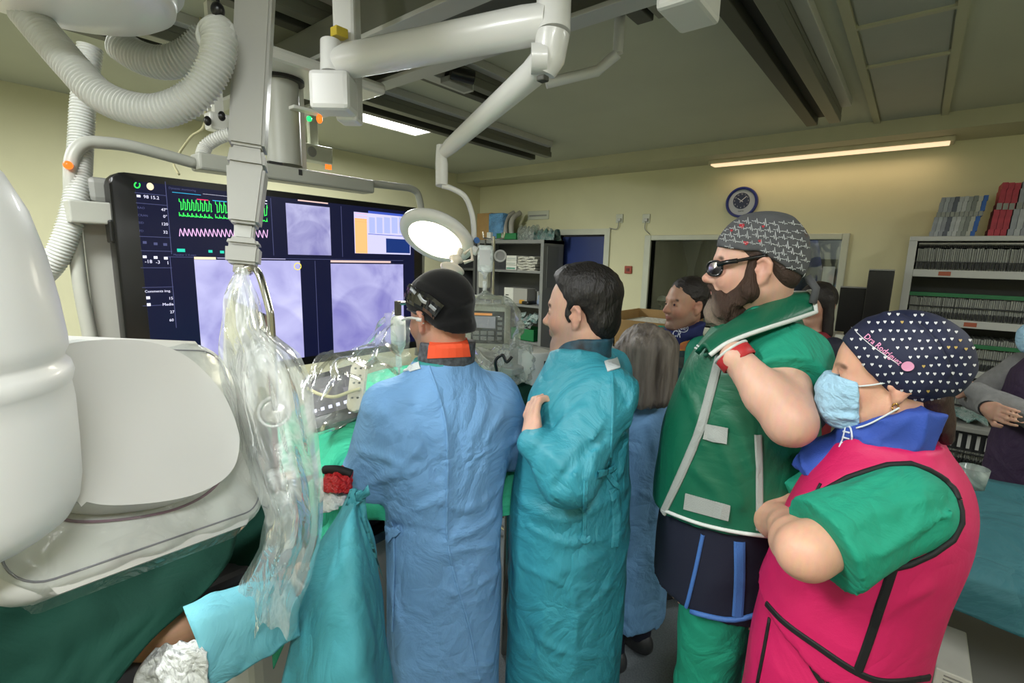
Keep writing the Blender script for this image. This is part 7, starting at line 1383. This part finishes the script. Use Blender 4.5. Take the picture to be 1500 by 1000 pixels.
for k, (u, v) in enumerate(((-.2, .1), (.05, .2), (.2, .0))): MB().box((wpn*u, hpn*v, .0022), (wpn*u+.016, hpn*v+.016, .003), M=MPn).build('tile', emat('panel_tile', '#918d96', .6), pn)
MB().tube([tuple(cpn-zn*.03), tuple(cpn-zn*.10+np.array((0, 0, -.08))), tuple(cpn+np.array((-.1, 0, -.36)))], .02, 12).build('stalk', M_grey, pn)
rm = thing('remote_handset', 'cream handset with rows of keys beside the control panel', 'handset', tuple(at(525, 570, 1.44)))
a, b = at(519, 531, 1.45), at(528, 602, 1.40); up_ = (a-b)/np.linalg.norm(a-b); MR = frame((a+b)/2, zn, CR); Lr = np.linalg.norm(a-b); MR = frame((a+b)/2, np.cross(CR, up_), CR)
MB().prism([MR @ Vector((u, v, .01)) for u, v in rrect(.044, Lr, .018)], tuple((MR.to_3x3() @ Vector((0, 0, -.022)))), .006).build('case', mat('cream_plastic', '#cfc8b4', .4), rm, angle=40)
for j in range(5):
    for i in range(2): MB().ball(MR @ Vector((-.008+i*.016, Lr*.35-j*.022, .0105)), (.004, .004, .003), n=8).build('key', [M_grey, M_raild][(i+j) % 2], rm)
MB().tube([tuple(b), tuple(b+np.array((0, 0, -.08))), tuple(b+np.array((-.05, .05, -.14)))], .006, 8).build('cord', mat('cream_plastic', '#cfc8b4'), rm)
tag(MB().tube(spline([at(450, 569, 1.40), at(470, 578, 1.39), at(490, 581, 1.38), at(512, 574, 1.39), at(528, 569, 1.39)], 5), .005, 8).build('cable_tie', mat('cream_cable', '#c9c39a'), None, smooth=True), 'cream rolled strip across the control panel', 'strip')
sheet('red_gauze', 'blood-red wet gauze on the drape beside the blue gown', [[(478, 690, 1.33), (495, 684, 1.33), (516, 690, 1.33)], [(474, 705, 1.29), (495, 700, 1.27), (517, 704, 1.30)], [(474, 720, 1.27), (495, 722, 1.25), (514, 722, 1.28)]], mat('red_gauze', '#b5181c', .45, vary=.2, vscale=12, crease=.4, cscale=20), 'gauze', wave=.006, nx=18, ny=14)
sheet('white_pad', 'white pad under the red gauze', [[(470, 700, 1.32), (490, 702, 1.32), (512, 712, 1.32)], [(468, 728, 1.26), (490, 733, 1.25), (508, 728, 1.28)], [(468, 752, 1.25), (488, 748, 1.24), (505, 738, 1.27)]], mat('white_cloth', '#d3d6d4'), 'pad', wave=.004, nx=18, ny=14)
tag(MB().tube(spline([at(476, 688, 1.32), at(495, 688, 1.30), at(515, 694, 1.30)], 6), .012, 10).build('dark_strap', M_trim, None, smooth=True), 'dark strap across the drape above the red gauze', 'strap')
Mf = film('loose_film', '#eef2f0', .12, 1.4, 6, rough=.14)
sheet('panel_cover', 'clear plastic cover tented over the control panel', [[(440, 560, 1.42), (480, 512, 1.46), (520, 512, 1.48), (575, 470, 1.52)], [(446, 600, 1.36), (490, 560, 1.36), (530, 550, 1.38), (590, 530, 1.46)], [(455, 640, 1.34), (490, 630, 1.34), (530, 610, 1.36), (600, 590, 1.46)]], Mf, 'plastic cover', 0, wave=.012, nx=40, ny=40)
sheet('plastic_sheet', 'clear plastic sheet draped from the infusion bottle over the table', [[(560, 470, 1.70), (575, 452, 1.68), (600, 470, 1.70)], [(520, 515, 1.68), (560, 510, 1.62), (600, 520, 1.66)], [(480, 545, 1.68), (550, 560, 1.6), (610, 560, 1.62)]], Mf, 'plastic sheet', 0, wave=.014, nx=40, ny=40, seed=3)
def bottle(name, label, px, py0, py1, d, w, stand=True):
    a, b_ = at(px, py0, d), at(px, py1, d); h = a[2]-b_[2]; o = thing(name, label, 'infusion bottle', (a[0], a[1], b_[2]))
    MB().lathe([(0, 0), (w*.25, .0), (w*.5, h*.22), (w*.5, h*.86), (w*.42, h*.95), (w*.2, h), (0, h)], Matrix.Translation((a[0], a[1], b_[2])), 24).build('bottle_body', film('bottle_film', '#e6ece8', .5, .2, 5), o, smooth=True)
    MB().lathe([(w*.505, h*.35), (w*.505, h*.75)], Matrix.Translation((a[0], a[1], b_[2])), 24).build('label_band', mat('pale_label', '#d4d8d6', .6), o, smooth=True)
    MB().tube([(a[0], a[1], b_[2]), (a[0], a[1], b_[2]-.05)], w*.2, 12).build('drip_chamber', film('bottle_film', '#e6ece8'), o, smooth=True); MB().tube([(a[0], a[1], b_[2]-.05), (a[0]+.01, a[1], b_[2]-.15)], .004, 8).build('tube', M_offw, o); MB().tube([(a[0], a[1], a[2]-.002), (a[0], a[1], a[2]+.03)], .006, 8).build('hanger', M_raild, o); return o, a
o, a = bottle('infusion_bottle', 'infusion bottle hanging beside the black cap', 583, 462, 518, 1.66, .05)
MB().box((a[0]-.008, a[1]-.01, a[2]), (a[0]+.008, a[1]+.01, a[2]+.05), .003).build('clip', M_raild, o); MB().tube([(a[0], a[1], a[2]+.04), (a[0]+.03, a[1]+.12, a[2]+.05), (a[0]+.03, a[1]+.12, .89)], .008, 10).build('stand_rod', M_steel, o)
a, b_ = at(711, 359, 2.75), at(711, 404, 2.75); hb = a[2]-b_[2]; o = thing('infusion_bag', 'white infusion bag on the drip stand left of the supply cabinet', 'infusion bag', (a[0], a[1], b_[2])); MB_ = Matrix.Translation((a[0], a[1], b_[2])) @ Matrix.Rotation(math.atan2(-CF[1], -CF[0]), 4, 'Z')
MB().box((-.018, -.042, hb*.12), (.018, .042, hb), .014, 3, M=MB_).build('bag_body', film('bottle_film', '#e6ece8'), o, smooth=True); MB().box((.0185, -.03, hb*.35), (.0195, .03, hb*.85), M=MB_).build('label_band', mat('pale_label', '#d4d8d6', .6), o)
MB().tube([MB_ @ Vector((0, 0, hb*.14)), MB_ @ Vector((0, 0, hb*.02)), MB_ @ Vector((0, 0, -.02))], [.03, .012, .008], 12).build('bag_neck', film('bottle_film', '#e6ece8'), o, smooth=True); MB().tube([MB_ @ Vector((0, 0, -.03)), MB_ @ Vector((0, 0, -.10))], .012, 12).build('drip_chamber', film('bottle_film', '#e6ece8'), o, smooth=True); MB().tube([MB_ @ Vector((0, 0, -.1)), MB_ @ Vector((0, .02, -.3))], .003, 6).build('tube', M_offw, o); MB().tube([MB_ @ Vector((0, 0, hb-.005)), MB_ @ Vector((0, 0, hb+.03))], .005, 8).build('hanger', M_raild, o)
st = thing('drip_stand', 'steel drip stand with hooks before the grey cabinet', 'stand', tuple(at(722, 345, 2.8)[:2])+(0,))
p = at(723, 346, 2.82); MB().tube([(p[0], p[1], p[2]), (p[0], p[1], .05)], .011, 12).build('pole', M_steel, st)
for dx, dy in ((-.05, -.03), (.06, .02), (.0, .07)): MB().tube([(p[0], p[1], p[2]-.02), (p[0]+dx, p[1]+dy, p[2]-.01), (p[0]+dx*1.1, p[1]+dy*1.1, p[2]+.025)], .005, 8).build('hook', M_steel, st)
for k in range(5): t = 2*PI*k/5; MB().tube([(p[0], p[1], .08), (p[0]+.2*math.cos(t), p[1]+.2*math.sin(t), .03)], .012, 8).build('leg', M_steel, st)
q = at(733, 375, 2.8); MB().lathe([(.026, .012), (.034, .012), (.036, .006), (.036, -.006), (.026, -.01)], frame(q, -CF, CR), 20).build('gauge', M_lgrey, st, angle=40); MB().lathe([(0, .004), (.027, .004)], frame(q, -CF, CR), 20).build('gauge_face', M_grey, st)
MB().box((p[0]-.1, p[1]-.02, p[2]-.3), (p[0]-.03, p[1]+.02, p[2]-.2), .01).build('pump', M_offw, st)
# defibrillator in plastic, injector, sharps bin
df = thing('patient_monitor', 'grey patient monitor wrapped in clear plastic behind the black cap', 'monitor', tuple(at(715, 515, 2.2)))
pm = at(717, 478, 2.22); yw = math.atan2(-CF[1], -CF[0]); MD2 = Matrix.Translation(tuple(pm)) @ Matrix.Rotation(yw-.12, 4, 'Z')
MB().box((-.10, -.13, -.115), (.05, .085, .10), .02, M=MD2).build('case', M_offw, df, angle=40); MB().box((.05, -.075, -.07), (.053, .075, .075), .002, M=MD2).build('bezel', M_raild, df); MB().box((.053, -.07, -.0), (.0545, .035, .052), M=MD2).build('screen', emat('monitor_grey', '#8d9190', .6), df); MB().box((.053, -.07, .056), (.0545, .02, .066), M=MD2).build('orange_bar', emat('monitor_orange', '#e09a50', .7), df)
for j in range(5): MB().box((.053, .045, -.05+j*.022), (.056, .065, -.038+j*.022), .001, M=MD2).build('key', M_grey, df)
for j in range(2):
    for i in range(3): MB().box((.053, -.065+i*.034, -.055+j*.024), (.0555, -.038+i*.034, -.038+j*.024), .001, M=MD2).build('key', M_grey, df)
MB().tube([MD2 @ Vector((-.02, -.1, .1)), MD2 @ Vector((-.02, -.09, .13)), MD2 @ Vector((-.02, .05, .13)), MD2 @ Vector((-.02, .06, .1))], .01, 10).build('handle', M_offw, df, smooth=True)
cart = thing('equipment_cart', 'equipment cart with grey top carrying the plastic-wrapped monitor', 'cart', (pm[0], pm[1], 0)); ct = pm[2]-.117
MB().box((pm[0]-.22, pm[1]-.2, ct-.03), (pm[0]+.3, pm[1]+.3, ct-.001), .006).build('cart_top', M_grey, cart)
for dx in (-.2, .28):
    for dy in (-.18, .28): MB().tube([(pm[0]+dx, pm[1]+dy, 0), (pm[0]+dx, pm[1]+dy, ct-.03)], .014, 10).build('leg', M_steel, cart)
def blob_film(name, label, c, r, seed, m=None, wr=.18):
    b = MB(); g = bmesh.ops.create_uvsphere(b.bm, u_segments=36, v_segments=24, radius=1.0)
    for v in g['verts']:
        n = v.co.normalized(); k = 1+wr*(math.sin(n.x*7+seed)*math.cos(n.y*6+2*seed)+.5*math.sin(n.z*13+n.x*9+seed)); v.co = Vector((n.x*r[0]*k+c[0], n.y*r[1]*k+c[1], n.z*r[2]*k+c[2]))
    return tag(b.build(name, m or Mf, None, smooth=True), label, 'plastic bag')
blob_film('monitor_cover', 'clear plastic bag pulled over the grey patient monitor', pm+np.array((0, 0, .0)), (.15, .16, .15), 1.0, None, .10)
sheet('crumpled_film', 'crumpled clear film bunched beneath the patient monitor', [[(672, 505, 2.05), (700, 508, 2.02), (748, 505, 2.05)], [(668, 528, 2.0), (705, 530, 1.95), (745, 528, 2.0)], [(680, 556, 2.0), (715, 562, 1.96), (742, 556, 2.0)]], film('bunched_film', '#e6e9e2', .4, 1.4, 8), 'plastic bag', 0, wave=.02, nx=40, ny=40, seed=6)
ij = thing('injector', 'white contrast injector box with dark slot beside the teal gown', 'injector', tuple(at(778, 555, 1.95)))
pj = at(785, 535, 1.98); MJ = Matrix.Translation(tuple(pj)) @ Matrix.Rotation(yw+.5, 4, 'Z')
MB().box((-.06, -.055, -.07), (.06, .05, .065), .01, M=MJ).build('case', M_white, ij, angle=40); MB().box((.06, .0, -.04), (.062, .01, .03), M=MJ).build('slot', M_raild, ij); MB().box((-.03, -.02, -.5), (.03, .02, -.07), .004, M=MJ).build('stalk', M_lgrey, ij)
blob_film('injector_cover', 'clear plastic bag beside the white injector box', at(758, 530, 1.9), (.07, .07, .08), 3.0)
tag(MB().tube(spline([at(728, 545, 1.85), at(726, 528, 1.84), at(736, 520, 1.84), at(742, 530, 1.84), at(750, 522, 1.84)], 6), .006, 8).build('black_hook', M_black, None, smooth=True), 'black hooked cable over the plastic bag', 'cable')
sb = thing('sharps_bin', 'yellow sharps bin with red lid behind the chin of the dark-haired person', 'bin', tuple(at(812, 560, 2.6)))
ps = at(814, 545, 2.6); MB().box((ps[0]-.08, ps[1]-.08, ps[2]-.16), (ps[0]+.08, ps[1]+.08, ps[2]+.06), .015).build('bin_body', mat('bin_yellow', '#d0a52c', .45), sb); MB().box((ps[0]-.09, ps[1]-.09, ps[2]+.06), (ps[0]+.09, ps[1]+.09, ps[2]+.11), .012).build('lid', mat('bin_red', '#b3252a', .45), sb)
MB().box((ps[0]-.1, ps[1]-.1, 0), (ps[0]+.1, ps[1]+.1, ps[2]-.162), .006).build('pedestal', M_grey, sb)
sheet('green_table_sheet', 'green sheet over the table end between the blue and teal gowns', [[(735, 560, 2.0), (770, 552, 2.0), (830, 556, 2.0)], [(730, 590, 1.85), (770, 585, 1.84), (830, 590, 1.86)], [(730, 640, 1.75), (770, 640, 1.74), (830, 645, 1.76)]], M_green, wave=.006, nx=24, ny=20)
